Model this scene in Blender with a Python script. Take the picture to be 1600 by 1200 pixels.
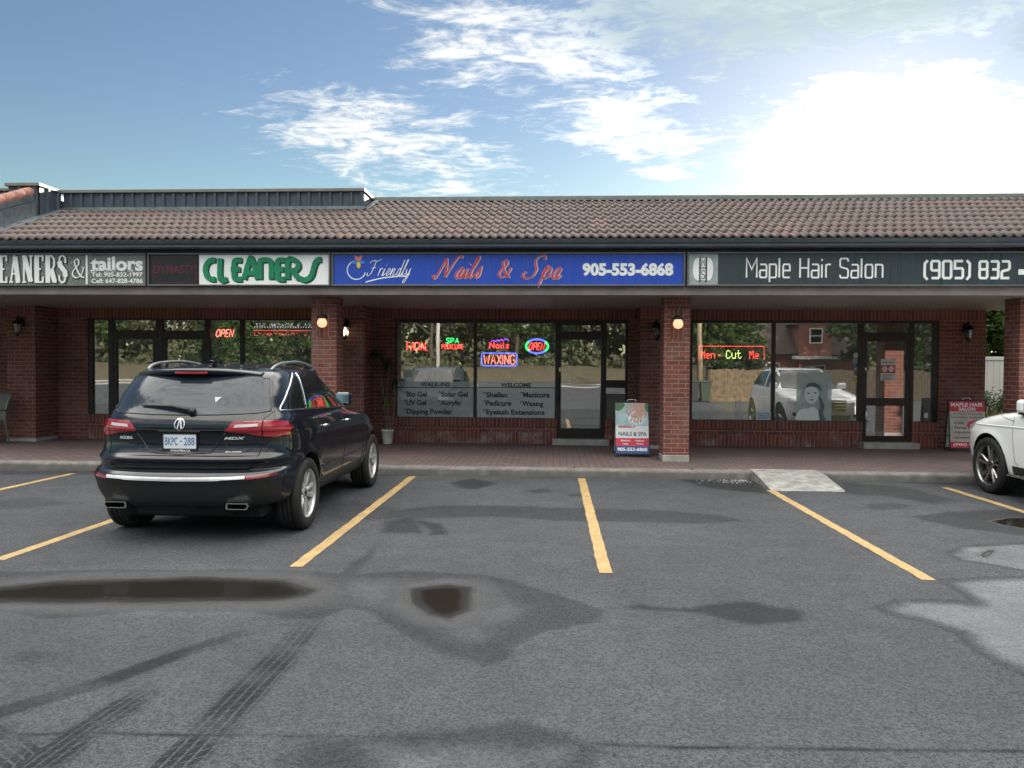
import bpy, bmesh, math, random
import numpy as np
from mathutils import Vector, Matrix
from mathutils.bvhtree import BVHTree
R = math.radians
rnd = random.Random(7)
for o in list(bpy.data.objects): bpy.data.objects.remove(o)
S = bpy.context.scene
COL = S.collection

# ------------------------------------------------------------------ camera
H = 1.68; F = 1200.0
YAW, HOR, ROLL = R(3.1), 574.0, R(.35)
_p = math.atan((600 - HOR) / F)
cF = Vector((-math.sin(YAW)*math.cos(_p), math.cos(YAW)*math.cos(_p), -math.sin(_p)))
_r = Vector((math.cos(YAW), math.sin(YAW), 0)); _u = _r.cross(cF)
cR = _r*math.cos(ROLL) + _u*math.sin(ROLL); cU = -_r*math.sin(ROLL) + _u*math.cos(ROLL)
cd = bpy.data.cameras.new('camera'); cd.sensor_width = 36; cd.lens = 36*F/1600
cd.clip_start = .05; cd.clip_end = 3000
cam = bpy.data.objects.new('camera', cd); COL.objects.link(cam)
M = Matrix((cR, cU, -cF)).transposed().to_4x4(); M.translation = Vector((0, 0, H))
cam.matrix_world = M
S.camera = cam
C0 = Vector((0, 0, H))
def gz(x, y, z=0.0):            # measured point of the photograph on the level z
    d = cF + cR*(x-800)/F + cU*(600-y)/F
    return C0 + d*((z-H)/d.z)
def gy(x, y, Y):                # measured point on the upright plane at distance Y
    d = cF + cR*(x-800)/F + cU*(600-y)/F
    return C0 + d*(Y/d.y)

# ------------------------------------------------------------------ light
SUN_AZ, SUN_EL = R(22), R(17)
S.view_settings.view_transform = 'Standard'; S.view_settings.look = 'None'
S.view_settings.exposure = 1.27; S.view_settings.gamma = 1
sd = Vector((math.sin(SUN_AZ)*math.cos(SUN_EL), math.cos(SUN_AZ)*math.cos(SUN_EL), math.sin(SUN_EL)))
sl = bpy.data.lights.new('sun', 'SUN'); sl.energy = 4.4; sl.angle = R(.5); sl.color = (1, .9, .76)
so = bpy.data.objects.new('sun', sl); COL.objects.link(so)
so.rotation_euler = sd.to_track_quat('Z', 'Y').to_euler(); so.location = sd*60

def node(nt, t, props=None, ins=None):
    n = nt.nodes.new(t)
    for k, v in (props or {}).items(): setattr(n, k, v)
    for k, v in (ins or {}).items():
        s = n.inputs[k]
        if isinstance(v, bpy.types.NodeSocket): nt.links.new(v, s)
        else: s.default_value = v
    return n
def mth(nt, op, a, b=None, c=None, clamp=False):
    ins = {0: a}
    if b is not None: ins[1] = b
    if c is not None: ins[2] = c
    return node(nt, 'ShaderNodeMath', {'operation': op, 'use_clamp': clamp}, ins).outputs[0]
def mixc(nt, f, a, b, blend='MIX'):
    c4 = lambda v: v if isinstance(v, bpy.types.NodeSocket) else (tuple(v)+(1,))[:4]
    return node(nt, 'ShaderNodeMix', {'data_type': 'RGBA', 'blend_type': blend}, {0: f, 6: c4(a), 7: c4(b)}).outputs[2]
def sstep(nt, v, a, b, lo=0.0, hi=1.0):
    return node(nt, 'ShaderNodeMapRange', {'interpolation_type': 'SMOOTHSTEP'}, {'Value': v, 'From Min': a, 'From Max': b, 'To Min': lo, 'To Max': hi}).outputs[0]
def noise(nt, vec, scale, detail=3, rough=.55, dist=0):
    return node(nt, 'ShaderNodeTexNoise', None, {'Vector': vec, 'Scale': scale, 'Detail': detail, 'Roughness': rough, 'Distortion': dist}).outputs[0]

W = bpy.data.worlds.new('World'); S.world = W; W.use_nodes = True
nt = W.node_tree; nt.nodes.clear()
tc = node(nt, 'ShaderNodeTexCoord').outputs['Generated']
sky = node(nt, 'ShaderNodeTexSky', {'sky_type': 'NISHITA', 'sun_disc': False, 'sun_elevation': SUN_EL, 'sun_rotation': SUN_AZ,
      'air_density': 1.0, 'dust_density': .18, 'ozone_density': 1.6}).outputs[0]
sp = node(nt, 'ShaderNodeSeparateXYZ', None, {0: tc})
X_, Y_, Z_ = sp.outputs
az = mth(nt, 'ARCTAN2', X_, Y_); el = mth(nt, 'ARCSINE', Z_)
zz = mth(nt, 'ADD', mth(nt, 'MAXIMUM', Z_, 0), .10)
cv = node(nt, 'ShaderNodeCombineXYZ', None, {0: mth(nt, 'DIVIDE', X_, zz), 1: mth(nt, 'MULTIPLY', mth(nt, 'DIVIDE', Y_, zz), 1.0), 2: 0.0}).outputs[0]
def blob(a, e, sa, se, w, tilt=0.0):
    da = mth(nt, 'SUBTRACT', az, a); de = mth(nt, 'ADD', mth(nt, 'SUBTRACT', el, e), mth(nt, 'MULTIPLY', da, tilt))
    q = mth(nt, 'ADD', mth(nt, 'POWER', mth(nt, 'ABSOLUTE', mth(nt, 'DIVIDE', da, sa)), 2.0), mth(nt, 'POWER', mth(nt, 'ABSOLUTE', mth(nt, 'DIVIDE', de, se)), 2.0))
    return mth(nt, 'MULTIPLY', mth(nt, 'EXPONENT', mth(nt, 'MULTIPLY', q, -1.0)), w)
bl = [blob(-.215, .275, .20, .075, .53, .20), blob(-.03, .385, .22, .105, .54, .22), blob(.08, .30, .16, .055, .52, .25),
      blob(.39, .25, .18, .082, .95, 0), blob(.36, .42, .40, .075, .46, 0), blob(-.13, .228, .09, .026, .50, .25),
      blob(.46, .17, .28, .085, .75, 0), blob(.13, .245, .08, .02, .42, .2)]
msk = bl[0]
for b_ in bl[1:]: msk = mth(nt, 'MAXIMUM', msk, b_)
# cloud cover added out of view, overhead and behind, to light ground and facade
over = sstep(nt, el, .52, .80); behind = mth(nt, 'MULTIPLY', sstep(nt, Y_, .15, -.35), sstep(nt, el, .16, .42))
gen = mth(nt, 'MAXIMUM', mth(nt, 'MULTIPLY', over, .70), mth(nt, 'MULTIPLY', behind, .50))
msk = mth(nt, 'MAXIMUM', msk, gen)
n1 = noise(nt, cv, 2.6, 7, .62, .35)
cv2 = node(nt, 'ShaderNodeMapping', None, {'Vector': cv, 'Rotation': (0, 0, .30), 'Scale': (3.4, 5.4, 1)}).outputs[0]
n2 = noise(nt, cv2, 1.5, 7, .68, .8)
n3 = noise(nt, cv2, 5.5, 4, .6, .4)
nn = mth(nt, 'ADD', mth(nt, 'MULTIPLY', n1, .30), mth(nt, 'ADD', mth(nt, 'MULTIPLY', n2, .50), mth(nt, 'MULTIPLY', n3, .20)))
nn = mth(nt, 'ADD', mth(nt, 'MULTIPLY', mth(nt, 'SUBTRACT', nn, .5), 2.1), .5)
den = sstep(nt, mth(nt, 'ADD', nn, msk), .76, 1.24)
den = mth(nt, 'MULTIPLY', den, .95)
sunv = node(nt, 'ShaderNodeVectorMath', {'operation': 'DOT_PRODUCT'}, {0: tc, 1: tuple(sd)}).outputs['Value']
sca = mth(nt, 'POWER', mth(nt, 'MAXIMUM', sunv, 0), 14.0)
glow = mth(nt, 'POWER', mth(nt, 'MAXIMUM', sunv, 0), 60.0)
lit = mth(nt, 'ADD', 1.0, mth(nt, 'MAXIMUM', mth(nt, 'MULTIPLY', over, 2.9), mth(nt, 'MULTIPLY', behind, .9)))      # added unseen cloud brightened overhead and opposite the sun to fill the shade
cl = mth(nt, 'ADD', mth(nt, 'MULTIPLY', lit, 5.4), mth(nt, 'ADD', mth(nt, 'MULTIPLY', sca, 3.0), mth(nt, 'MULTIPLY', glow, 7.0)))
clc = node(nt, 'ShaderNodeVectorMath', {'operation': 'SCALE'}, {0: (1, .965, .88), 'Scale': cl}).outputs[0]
skc = node(nt, 'ShaderNodeHueSaturation', None, {'Saturation': 1.02, 'Value': .51, 'Color': sky}).outputs[0]
skc = mixc(nt, sstep(nt, el, .34, .12), skc, mixc(nt, 1.0, skc, (1.05, 1.12, .93), 'MULTIPLY'))
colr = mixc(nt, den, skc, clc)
veil = mth(nt, 'MULTIPLY', sstep(nt, mth(nt, 'ADD', nn, blob(.40, .44, .40, .075, .85, -.05)), .72, 1.10), .92)      # grey high cloud right of the clusters
colr = mixc(nt, veil, colr, (2.3, 2.9, 3.1))
veil2 = mth(nt, 'MULTIPLY', sstep(nt, mth(nt, 'ADD', nn, blob(.58, .34, .07, .05, .75, 0)), .75, 1.15), .85)
colr = mixc(nt, veil2, colr, (2.3, 2.9, 3.1))
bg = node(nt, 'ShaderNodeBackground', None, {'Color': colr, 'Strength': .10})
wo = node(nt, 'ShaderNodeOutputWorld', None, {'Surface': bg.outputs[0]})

# ------------------------------------------------------------------ materials
def newmat(name):
    m = bpy.data.materials.new(name); m.use_nodes = True; m.node_tree.nodes.clear()
    return m, m.node_tree
def finish(nt, shader):
    node(nt, 'ShaderNodeOutputMaterial', None, {'Surface': shader})
def bsdf(nt, **k):
    names = {'col': 'Base Color', 'rough': 'Roughness', 'metal': 'Metallic', 'normal': 'Normal', 'coat': 'Coat Weight', 'crough': 'Coat Roughness',
             'ecol': 'Emission Color', 'estr': 'Emission Strength', 'spec': 'Specular IOR Level', 'alpha': 'Alpha'}
    ins = {}
    for a, v in k.items():
        if a in ('col', 'ecol') and not isinstance(v, bpy.types.NodeSocket): v = (tuple(v)+(1,))[:4]
        ins[names[a]] = v
    return node(nt, 'ShaderNodeBsdfPrincipled', None, ins).outputs[0]
def bump(nt, h, dist=.01, st=1.0, normal=None):
    ins = {'Height': h, 'Distance': dist, 'Strength': st}
    if normal is not None: ins['Normal'] = normal
    return node(nt, 'ShaderNodeBump', None, ins).outputs[0]
MC = {}
def pm(name, col, rough=.6, metal=0.0, var=.12, scale=6.0, bmp=0.0, coat=0.0, bscale=60.0, spec=.5):
    """painted / plain surface with uneven tone and gloss"""
    if name in MC: return MC[name]
    m, nt = newmat(name)
    P = node(nt, 'ShaderNodeNewGeometry').outputs['Position']
    n = noise(nt, P, scale, 5, .6)
    d = [max(0, c*(1-var)) for c in col]; l = [min(1, c*(1+var)) for c in col]
    c = mixc(nt, sstep(nt, n, .3, .7), d, l)
    rg = sstep(nt, noise(nt, P, scale*2.3, 3), .3, .7, max(0, rough-.07), min(1, rough+.07))
    k = dict(col=c, rough=rg, metal=metal, spec=spec)
    if coat: k['coat'] = coat; k['crough'] = .03
    if bmp: k['normal'] = bump(nt, noise(nt, P, bscale, 4), bmp)
    finish(nt, bsdf(nt, **k)); MC[name] = m; return m
def em(name, col, st):
    if name in MC: return MC[name]
    m, nt = newmat(name)
    finish(nt, bsdf(nt, col=[c*.3 for c in col], rough=.4, ecol=col, estr=st)); MC[name] = m; return m
def wallco(nt):
    g = node(nt, 'ShaderNodeNewGeometry'); P = node(nt, 'ShaderNodeSeparateXYZ', None, {0: g.outputs['Position']}); Nn = node(nt, 'ShaderNodeSeparateXYZ', None, {0: g.outputs['Normal']})
    f = mth(nt, 'GREATER_THAN', mth(nt, 'ABSOLUTE', Nn.outputs[0]), .6)
    u = mth(nt, 'ADD', mth(nt, 'MULTIPLY', P.outputs[1], f), mth(nt, 'MULTIPLY', P.outputs[0], mth(nt, 'SUBTRACT', 1.0, f)))
    return g.outputs['Position'], u, P.outputs[2]
def brick(name, bw, bh, off, z0=0.0, x0=0.0, grime=0.0, mortar=.0075, tone=1.0):
    m, nt = newmat(name)
    P, u, z = wallco(nt)
    v = node(nt, 'ShaderNodeCombineXYZ', None, {0: mth(nt, 'SUBTRACT', u, x0), 1: mth(nt, 'SUBTRACT', z, z0), 2: 0.0}).outputs[0]
    wob = node(nt, 'ShaderNodeTexNoise', None, {'Vector': P, 'Scale': 9.0, 'Detail': 2}).outputs['Color']
    v = node(nt, 'ShaderNodeVectorMath', {'operation': 'ADD'}, {0: v, 1: node(nt, 'ShaderNodeVectorMath', {'operation': 'SCALE'}, {0: wob, 'Scale': .006}).outputs[0]}).outputs[0]
    t = tone
    b = node(nt, 'ShaderNodeTexBrick', {'offset': off, 'offset_frequency': 2, 'squash': 1},
             {'Vector': v, 'Color1': (.255*t, .080*t, .056*t, 1), 'Color2': (.145*t, .047*t, .037*t, 1), 'Mortar': (.33*t, .25*t, .225*t, 1), 'Scale': 1.0, 'Mortar Size': mortar,
              'Mortar Smooth': .25, 'Bias': -.1, 'Brick Width': bw, 'Row Height': bh})
    fine = noise(nt, P, 45, 4, .65)
    big = noise(nt, P, 1.3, 4, .6)
    c = mixc(nt, sstep(nt, fine, .3, .75, 0, .45), b.outputs['Color'], (.07*t, .03*t, .028*t))
    c = mixc(nt, sstep(nt, big, .45, .75, 0, .35), c, (.10*t, .062*t, .055*t))
    if grime:
        g = sstep(nt, mth(nt, 'ADD', noise(nt, P, 2.2, 6, .7), mth(nt, 'MULTIPLY', fine, .22)), .60, .80, 0, grime)
        c = mixc(nt, g, c, (.34, .31, .29))
    h = mth(nt, 'ADD', mth(nt, 'MULTIPLY', b.outputs['Fac'], -1.0), mth(nt, 'MULTIPLY', fine, .35))
    finish(nt, bsdf(nt, col=c, rough=.85, spec=.3, normal=bump(nt, h, .006)))
    return m
M_BR = brick('brick', .252, .0765, .5, z0=.13, grime=.22)
M_BC = brick('column_brick', .222, .0765, .5, z0=.13, x0=1.858, grime=.25)
M_SH = brick('soldier_header', .0765, .40, 0, z0=2.55)
M_SS = brick('soldier_sill', .0765, .40, 0, z0=.35)
M_SB = brick('soldier_base', .0765, .46, 0, z0=.0, grime=.75)

def glassmat(name, tint=(.88, .91, .88), fac=.2, rough=0.0, rc=(1, 1, 1), dust_haze=.05):
    m, nt = newmat(name)
    fr = node(nt, 'ShaderNodeFresnel', None, {'IOR': 1.5}).outputs[0]
    f = mth(nt, 'ADD', fac, mth(nt, 'MULTIPLY', fr, .9), clamp=True)
    P = node(nt, 'ShaderNodeNewGeometry').outputs['Position']
    nrm = bump(nt, noise(nt, P, .9, 1), .006, .25)
    tr = node(nt, 'ShaderNodeBsdfTransparent', None, {'Color': tint+(1,)}).outputs[0]
    gl = node(nt, 'ShaderNodeBsdfGlossy', None, {'Color': rc+(1,), 'Roughness': rough, 'Normal': nrm}).outputs[0]
    mx = node(nt, 'ShaderNodeMixShader', None, {0: f, 1: tr, 2: gl}).outputs[0]
    du = node(nt, 'ShaderNodeBsdfDiffuse', None, {'Color': (.55, .58, .52, 1)}).outputs[0]
    mx = node(nt, 'ShaderNodeMixShader', None, {0: sstep(nt, noise(nt, P, 1.6, 5), .3, .75, dust_haze*.6, dust_haze*1.5), 1: mx, 2: du}).outputs[0]  # thin dust, plus interior haze put into the glass as pale diffuse colour
    finish(nt, mx); MC[name] = m; return m
G_SHOP = glassmat('shop_glass', fac=.36, dust_haze=.15)

# ------------------------------------------------------------------ mesh helpers
def wloc(o):
    v = Vector((0, 0, 0))
    while o is not None: v += o.location; o = o.parent
    return v
def meta(o, label=None, cat=None, group=None, kind=None):
    if label: o['label'] = label
    if cat: o['category'] = cat
    if group: o['group'] = group
    if kind: o['kind'] = kind
    return o
def thing(name, label, cat, loc=(0, 0, 0), group=None):
    o = bpy.data.objects.new(name, None); o.empty_display_size = .2; COL.objects.link(o); o.location = loc
    return meta(o, label, cat, group)
class MB:
    def __init__(s): s.v = []; s.f = []; s.m = []; s.sm = []
    def add(s, vs, fs, m=0, smooth=False):
        b = len(s.v); s.v += [tuple(q) for q in vs]
        for f in fs: s.f.append([b+i for i in f]); s.m.append(m); s.sm.append(smooth)
        return s
    def box(s, x0, x1, y0, y1, z0, z1, m=0):
        v = [(x, y, z) for x in (x0, x1) for y in (y0, y1) for z in (z0, z1)]
        return s.add(v, [(0, 1, 3, 2), (4, 6, 7, 5), (0, 4, 5, 1), (2, 3, 7, 6), (0, 2, 6, 4), (1, 5, 7, 3)], m)
    def bbox(s, x0, x1, y0, y1, z0, z1, b=.006, m=0):
        """box with chamfered edges"""
        bm = bmesh.new(); bmesh.ops.create_cube(bm, size=1)
        for q in bm.verts: q.co = Vector(((x0+x1)/2+q.co.x*(x1-x0), (y0+y1)/2+q.co.y*(y1-y0), (z0+z1)/2+q.co.z*(z1-z0)))
        bmesh.ops.bevel(bm, geom=bm.edges[:], offset=b, segments=2, affect='EDGES', profile=.5)
        bm.verts.index_update()
        s.add([q.co for q in bm.verts], [[q.index for q in f.verts] for f in bm.faces], m); bm.free(); return s
    def tube(s, pts, r, n=8, m=0, closed=False, caps=True, smooth=True, flat=None):
        pts = [Vector(p) for p in pts]; L = len(pts); vs = []; up = Vector((0, 0, 1)); pn = None
        for i, p in enumerate(pts):
            a = pts[i-1] if (i or closed) else p; b = pts[(i+1) % L] if (i < L-1 or closed) else p
            t = (b-a)
            t = t.normalized() if t.length > 1e-9 else Vector((0, 0, 1))
            if pn is None:
                ref = up if abs(t.z) < .9 else Vector((1, 0, 0)); pn = (ref - t*ref.dot(t)).normalized()
            else:
                q = pn - t*pn.dot(t); pn = q.normalized() if q.length > 1e-6 else pn
            bn = t.cross(pn); rr = r[i] if isinstance(r, (list, tuple)) else r
            for k in range(n):
                an = 2*math.pi*k/n; vs.append(p + pn*(math.cos(an)*rr) + bn*(math.sin(an)*rr))
        fs = []
        for i in range(L if closed else L-1):
            j = (i+1) % L
            for k in range(n): fs.append((i*n+k, i*n+(k+1) % n, j*n+(k+1) % n, j*n+k))
        if caps and not closed: fs.append(list(range(n))[::-1]); fs.append([(L-1)*n+k for k in range(n)])
        return s.add(vs, fs, m, smooth)
    def lathe(s, prof, c, axis='Z', n=28, m=0, smooth=True):
        """prof: list of (radius, along)"""
        vs = []; c = Vector(c)
        for r, h in prof:
            for k in range(n):
                a = 2*math.pi*k/n; p = (math.cos(a)*r, math.sin(a)*r)
                vs.append(c + (Vector((p[0], p[1], h)) if axis == 'Z' else Vector((h, p[0], p[1])) if axis == 'X' else Vector((p[0], h, p[1]))))
        fs = []
        for i in range(len(prof)-1):
            for k in range(n): fs.append((i*n+k, i*n+(k+1) % n, (i+1)*n+(k+1) % n, (i+1)*n+k))
        if prof[0][0] > 1e-4: fs.append(list(range(n))[::-1])
        if prof[-1][0] > 1e-4: fs.append([(len(prof)-1)*n+k for k in range(n)])
        return s.add(vs, fs, m, smooth)
    def prism(s, poly, y0, y1, m=0):
        """(x,z) outline extruded along y"""
        n = len(poly); vs = [(x, y0, z) for x, z in poly]+[(x, y1, z) for x, z in poly]
        return s.add(vs, [list(range(n)), [n+i for i in range(n)][::-1]]+[(i, n+i, n+(i+1) % n, (i+1) % n) for i in range(n)], m)
    def ribbon(s, pts, wid, y0, y1, m=0, nib=None, closed=False):
        """flat stroke in the xz plane with thickness y0..y1; nib=(angle, contrast) for broad pen strokes"""
        P = [Vector((p[0], p[1])) for p in pts]; L = len(P); vs = []
        for i, p in enumerate(P):
            a = P[i-1] if (i or closed) else None; b = P[(i+1) % L] if (i < L-1 or closed) else None
            d1 = (p-a).normalized() if a is not None and (p-a).length > 1e-9 else None
            d2 = (b-p).normalized() if b is not None and (b-p).length > 1e-9 else None
            t = (d1+d2) if d1 is not None and d2 is not None else (d1 if d1 is not None else d2)
            if t is None or t.length < 1e-6: t = d1 or Vector((1, 0))
            t = t.normalized(); nrm = Vector((-t.y, t.x)); w = wid/2
            if d1 is not None and d2 is not None: w = w/max(.55, nrm.dot(Vector((-d1.y, d1.x))))
            if nib: w *= (1-nib[1]) + nib[1]*abs(math.sin(math.atan2(t.y, t.x)-nib[0]))
            for q in (p+nrm*w, p-nrm*w):
                vs.append((q.x, y0-i*2e-5, q.y)); vs.append((q.x, y1, q.y))
        fs = []
        for i in range(L if closed else L-1):
            j = (i+1) % L; a = 4*i; b = 4*j
            fs += [(a, a+2, b+2, b), (a, b, b+1, a+1), (a+2, a+3, b+3, b+2)]
        if not closed: fs += [(0, 1, 3, 2), (4*L-4, 4*L-2, 4*L-1, 4*L-3)]
        return s.add(vs, fs, m)
    def build(s, name, mats, parent=None, loc=None, **k):
        me = bpy.data.meshes.new(name)
        off = wloc(parent) if parent is not None else Vector((0, 0, 0))
        o = bpy.data.objects.new(name, me); COL.objects.link(o)
        if parent is not None: o.parent = parent
        if loc is not None: o.location = Vector(loc)-off; off = Vector(loc)
        me.from_pydata([(x-off.x, y-off.y, z-off.z) for x, y, z in s.v], [], s.f)
        if not isinstance(mats, (list, tuple)): mats = [mats]
        for mm in mats: me.materials.append(mm)
        me.polygons.foreach_set('material_index', s.m); me.polygons.foreach_set('use_smooth', s.sm)
        me.update()
        bm = bmesh.new(); bm.from_mesh(me); bmesh.ops.recalc_face_normals(bm, faces=bm.faces[:]); bm.to_mesh(me); bm.free()
        return meta(o, **k)
def smooth_pts(pts, k=6, closed=False):
    P = [Vector(p) for p in pts]; L = len(P); out = []
    g = lambda i: P[i % L] if closed else P[max(0, min(L-1, i))]
    for i in range(L if closed else L-1):
        a, b, c, d = g(i-1), g(i), g(i+1), g(i+2)
        for j in range(k):
            t = j/k; out.append(.5*((2*b)+(c-a)*t+(2*a-5*b+4*c-d)*t*t+(3*b-a-3*c+d)*t**3))
    if not closed: out.append(P[-1])
    return out
def arc(cx, cz, rx, rz, a0, a1, n=14):
    return [(cx+rx*math.cos(R(a0+(a1-a0)*i/n)), cz+rz*math.sin(R(a0+(a1-a0)*i/n))) for i in range(n+1)]
_tc = {}
def textgeo(body, bold=0.0, shear=0.0, extr=.5):
    key = (body, bold, shear)
    if key not in _tc:
        c = bpy.data.curves.new('lettering', 'FONT'); c.body = body; c.offset = bold; c.shear = shear; c.extrude = 0; c.resolution_u = 3
        c.align_x = 'LEFT'
        o = bpy.data.objects.new('lettering', c); COL.objects.link(o)
        dg = bpy.context.evaluated_depsgraph_get(); me = bpy.data.meshes.new_from_object(o.evaluated_get(dg))
        vs = [(q.co.x, q.co.y) for q in me.vertices]; fs = [list(p.vertices) for p in me.polygons]
        bpy.data.objects.remove(o); bpy.data.curves.remove(c); bpy.data.meshes.remove(me)
        _tc[key] = (vs, fs)
    return _tc[key]
def text(mb, body, x0, x1, z0, z1, y, th=.004, m=0, bold=0.0, shear=0.0, fitw=True):
    """letters filling the rectangle x0..x1, z0..z1 on the plane y, facing -Y"""
    vs, fs = textgeo(body, bold, shear)
    if not vs: return
    ax = min(v[0] for v in vs); bx = max(v[0] for v in vs); az = min(v[1] for v in vs); bz = max(v[1] for v in vs)
    sz = (z1-z0)/(bz-az); sx = (x1-x0)/(bx-ax) if fitw else sz
    n = len(vs)
    pts = [(x0+(u-ax)*sx, z0+(w-az)*sz) for u, w in vs]
    from collections import Counter
    ec = Counter()
    for f in fs:
        for i in range(len(f)): ec[frozenset((f[i], f[(i+1) % len(f)]))] += 1
    F2 = [list(f) for f in fs]
    for f in fs:
        for i in range(len(f)):
            a, b = f[i], f[(i+1) % len(f)]
            if ec[frozenset((a, b))] == 1: F2.append([b, a, n+a, n+b])
    mb.add([(x, y-th, z) for x, z in pts]+[(x, y, z) for x, z in pts], F2, m)
# ------------------------------------------------------------------ building materials
M_SOF = None
def soffit_mat():
    m, nt = newmat('soffit_panel')
    P = node(nt, 'ShaderNodeNewGeometry').outputs['Position']; s_ = node(nt, 'ShaderNodeSeparateXYZ', None, {0: P})
    w = mth(nt, 'FRACT', mth(nt, 'DIVIDE', s_.outputs[1], .12))
    g = mth(nt, 'LESS_THAN', w, .10)
    w2 = mth(nt, 'LESS_THAN', mth(nt, 'FRACT', mth(nt, 'DIVIDE', s_.outputs[0], 3.05)), .006)
    gg = mth(nt, 'MAXIMUM', g, w2)
    c = mixc(nt, mth(nt, 'MULTIPLY', gg, .6), (.28, .255, .215), (.10, .09, .08))
    c = mixc(nt, sstep(nt, noise(nt, P, 1.2, 5), .4, .75, 0, .35), c, (.22, .19, .16))
    finish(nt, bsdf(nt, col=c, rough=.55, normal=bump(nt, mth(nt, 'MULTIPLY', gg, -1.0), .004))); return m
M_SOF = soffit_mat()
def tile_mat():
    m, nt = newmat('roof_tile')
    P = node(nt, 'ShaderNodeNewGeometry').outputs['Position']
    a = node(nt, 'ShaderNodeAttribute', {'attribute_name': 'tile'}).outputs['Fac']
    wn = node(nt, 'ShaderNodeTexWhiteNoise', {'noise_dimensions': '1D'}, {'W': a}).outputs['Value']
    c = mixc(nt, wn, (.056, .034, .029), (.076, .048, .042))
    c = mixc(nt, sstep(nt, noise(nt, P, .6, 4), .45, .7, 0, .45), c, (.062, .052, .050))
    c = mixc(nt, sstep(nt, noise(nt, P, 14, 5, .7), .45, .8, 0, .35), c, (.030, .025, .024))
    c = mixc(nt, sstep(nt, wn, .95, .99, 0, .25), c, (.17, .085, .062))
    finish(nt, bsdf(nt, col=c, rough=.62, normal=bump(nt, noise(nt, P, 90, 3), .003))); return m
M_TILE = tile_mat()
M_NAVY = pm('navy_metal', (.050, .062, .080), .42, .0, .15, 3, spec=.6)
M_GUT = pm('gutter_metal', (.070, .088, .108), .38, .0, .18, 2.2, spec=.6)
M_CAP = pm('cap_flashing', (.20, .20, .18), .45, .3, .12, 4)
M_FASC = pm('fascia_board', (.20, .165, .165), .6, 0, .16, 2.4, bmp=.001)
M_FLASH = pm('bare_flashing', (.20, .23, .25), .35, .6, .2, 8)
M_FRAME = pm('bronze_frame', (.030, .025, .024), .38, .35, .2, 8)
M_CONC = pm('concrete', (.34, .34, .32), .85, 0, .22, 5, bmp=.004, bscale=70)
M_BLK = pm('black_plastic', (.012, .012, .013), .45, 0, .2, 20)
M_STEEL = pm('steel', (.55, .55, .55), .25, 1.0, .1, 10)
M_WHITE = pm('white_paint', (.78, .78, .77), .4, 0, .05, 10)
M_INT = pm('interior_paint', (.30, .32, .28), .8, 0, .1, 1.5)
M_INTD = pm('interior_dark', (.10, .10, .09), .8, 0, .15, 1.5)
M_IFLR = pm('interior_floor', (.22, .21, .19), .3, 0, .15, 3)

WY = 15.6; ZS = 2.86      # storefront plane and soffit level
mall = thing('strip_mall', 'single storey red brick strip mall with brown tiled roof, canopy and dark framed shop windows', 'building', (0, WY, 0))
def wall_part(x0, x1, zt=ZS, z0=.10, y0=WY, y1=WY+.26, mb=None): mb.box(x0, x1, y0, y1, z0, zt, 0)
mb = MB()
HZ = 2.655                # underside of the soldier course over the windows
opens = [(-9.75, -4.78), (-3.255, 1.497), (2.747, 7.589)]
xs = [-26.0]+[v for o_ in opens for v in o_]+[8.481]
for i in range(0, len(xs), 2): mb.box(xs[i], xs[i+1], WY, WY+.26, .10, HZ, 0)
mb.box(-26, 8.481, WY-.006, WY+.26, HZ, ZS+.02, 1)                   # soldier course under the soffit
# under the windows: sill course, plain bricks, base course
for a, b in ((-9.75, -9.27), (-7.1, -4.78), (-3.255, .07), (1.04, 1.497), (2.747, 6.12), (7.09, 7.589)):
    mb.box(a, b, WY-.02, WY+.2, .475, .645, 2)
    mb.box(a, b, WY-.004, WY+.2, .365, .475, 0)
    mb.box(a, b, WY-.012, WY+.2, .10, .365, 3)
mb.box(8.221, 8.478, WY+.26, 27, .10, 4.2, 0)                        # end wall running back
mb.box(-26, 8.478, 26.8, 27, .1, 4.2, 0)
mb.build('wall', [M_BR, M_SH, M_SS, M_SB], mall)
for (a, b) in ((-11.0, -10.4), (-4.42, -3.715), (1.66, 2.34)):
    q = MB(); q.box(a, b, 14.9, WY-.001, .12, ZS+.01, 0); q.box(a+.12, b-.12, 14.896, 14.95, HZ, ZS+.005, 1)
    pl = q.build('pilaster', [M_BR, M_SH], mall)
    q = MB(); q.bbox(a-.01, b+.01, 14.885, WY-.02, .06, .19, .01); q.build('footing', M_CONC, pl)
for cx in (-3.912, 2.041, 7.76):
    q = MB(); q.box(cx-.215, cx+.215, 12.9, 13.33, .22, ZS+.012, 0); q.box(cx-.105, cx+.105, 12.895, 12.93, 2.18, 2.66, 1)
    cl_ = q.build('column', [M_BC, M_SH], mall)
    q = MB(); q.bbox(cx-.222, cx+.222, 12.89, 13.34, .05, .235, .012); q.build('footing', M_CONC, cl_)
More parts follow.
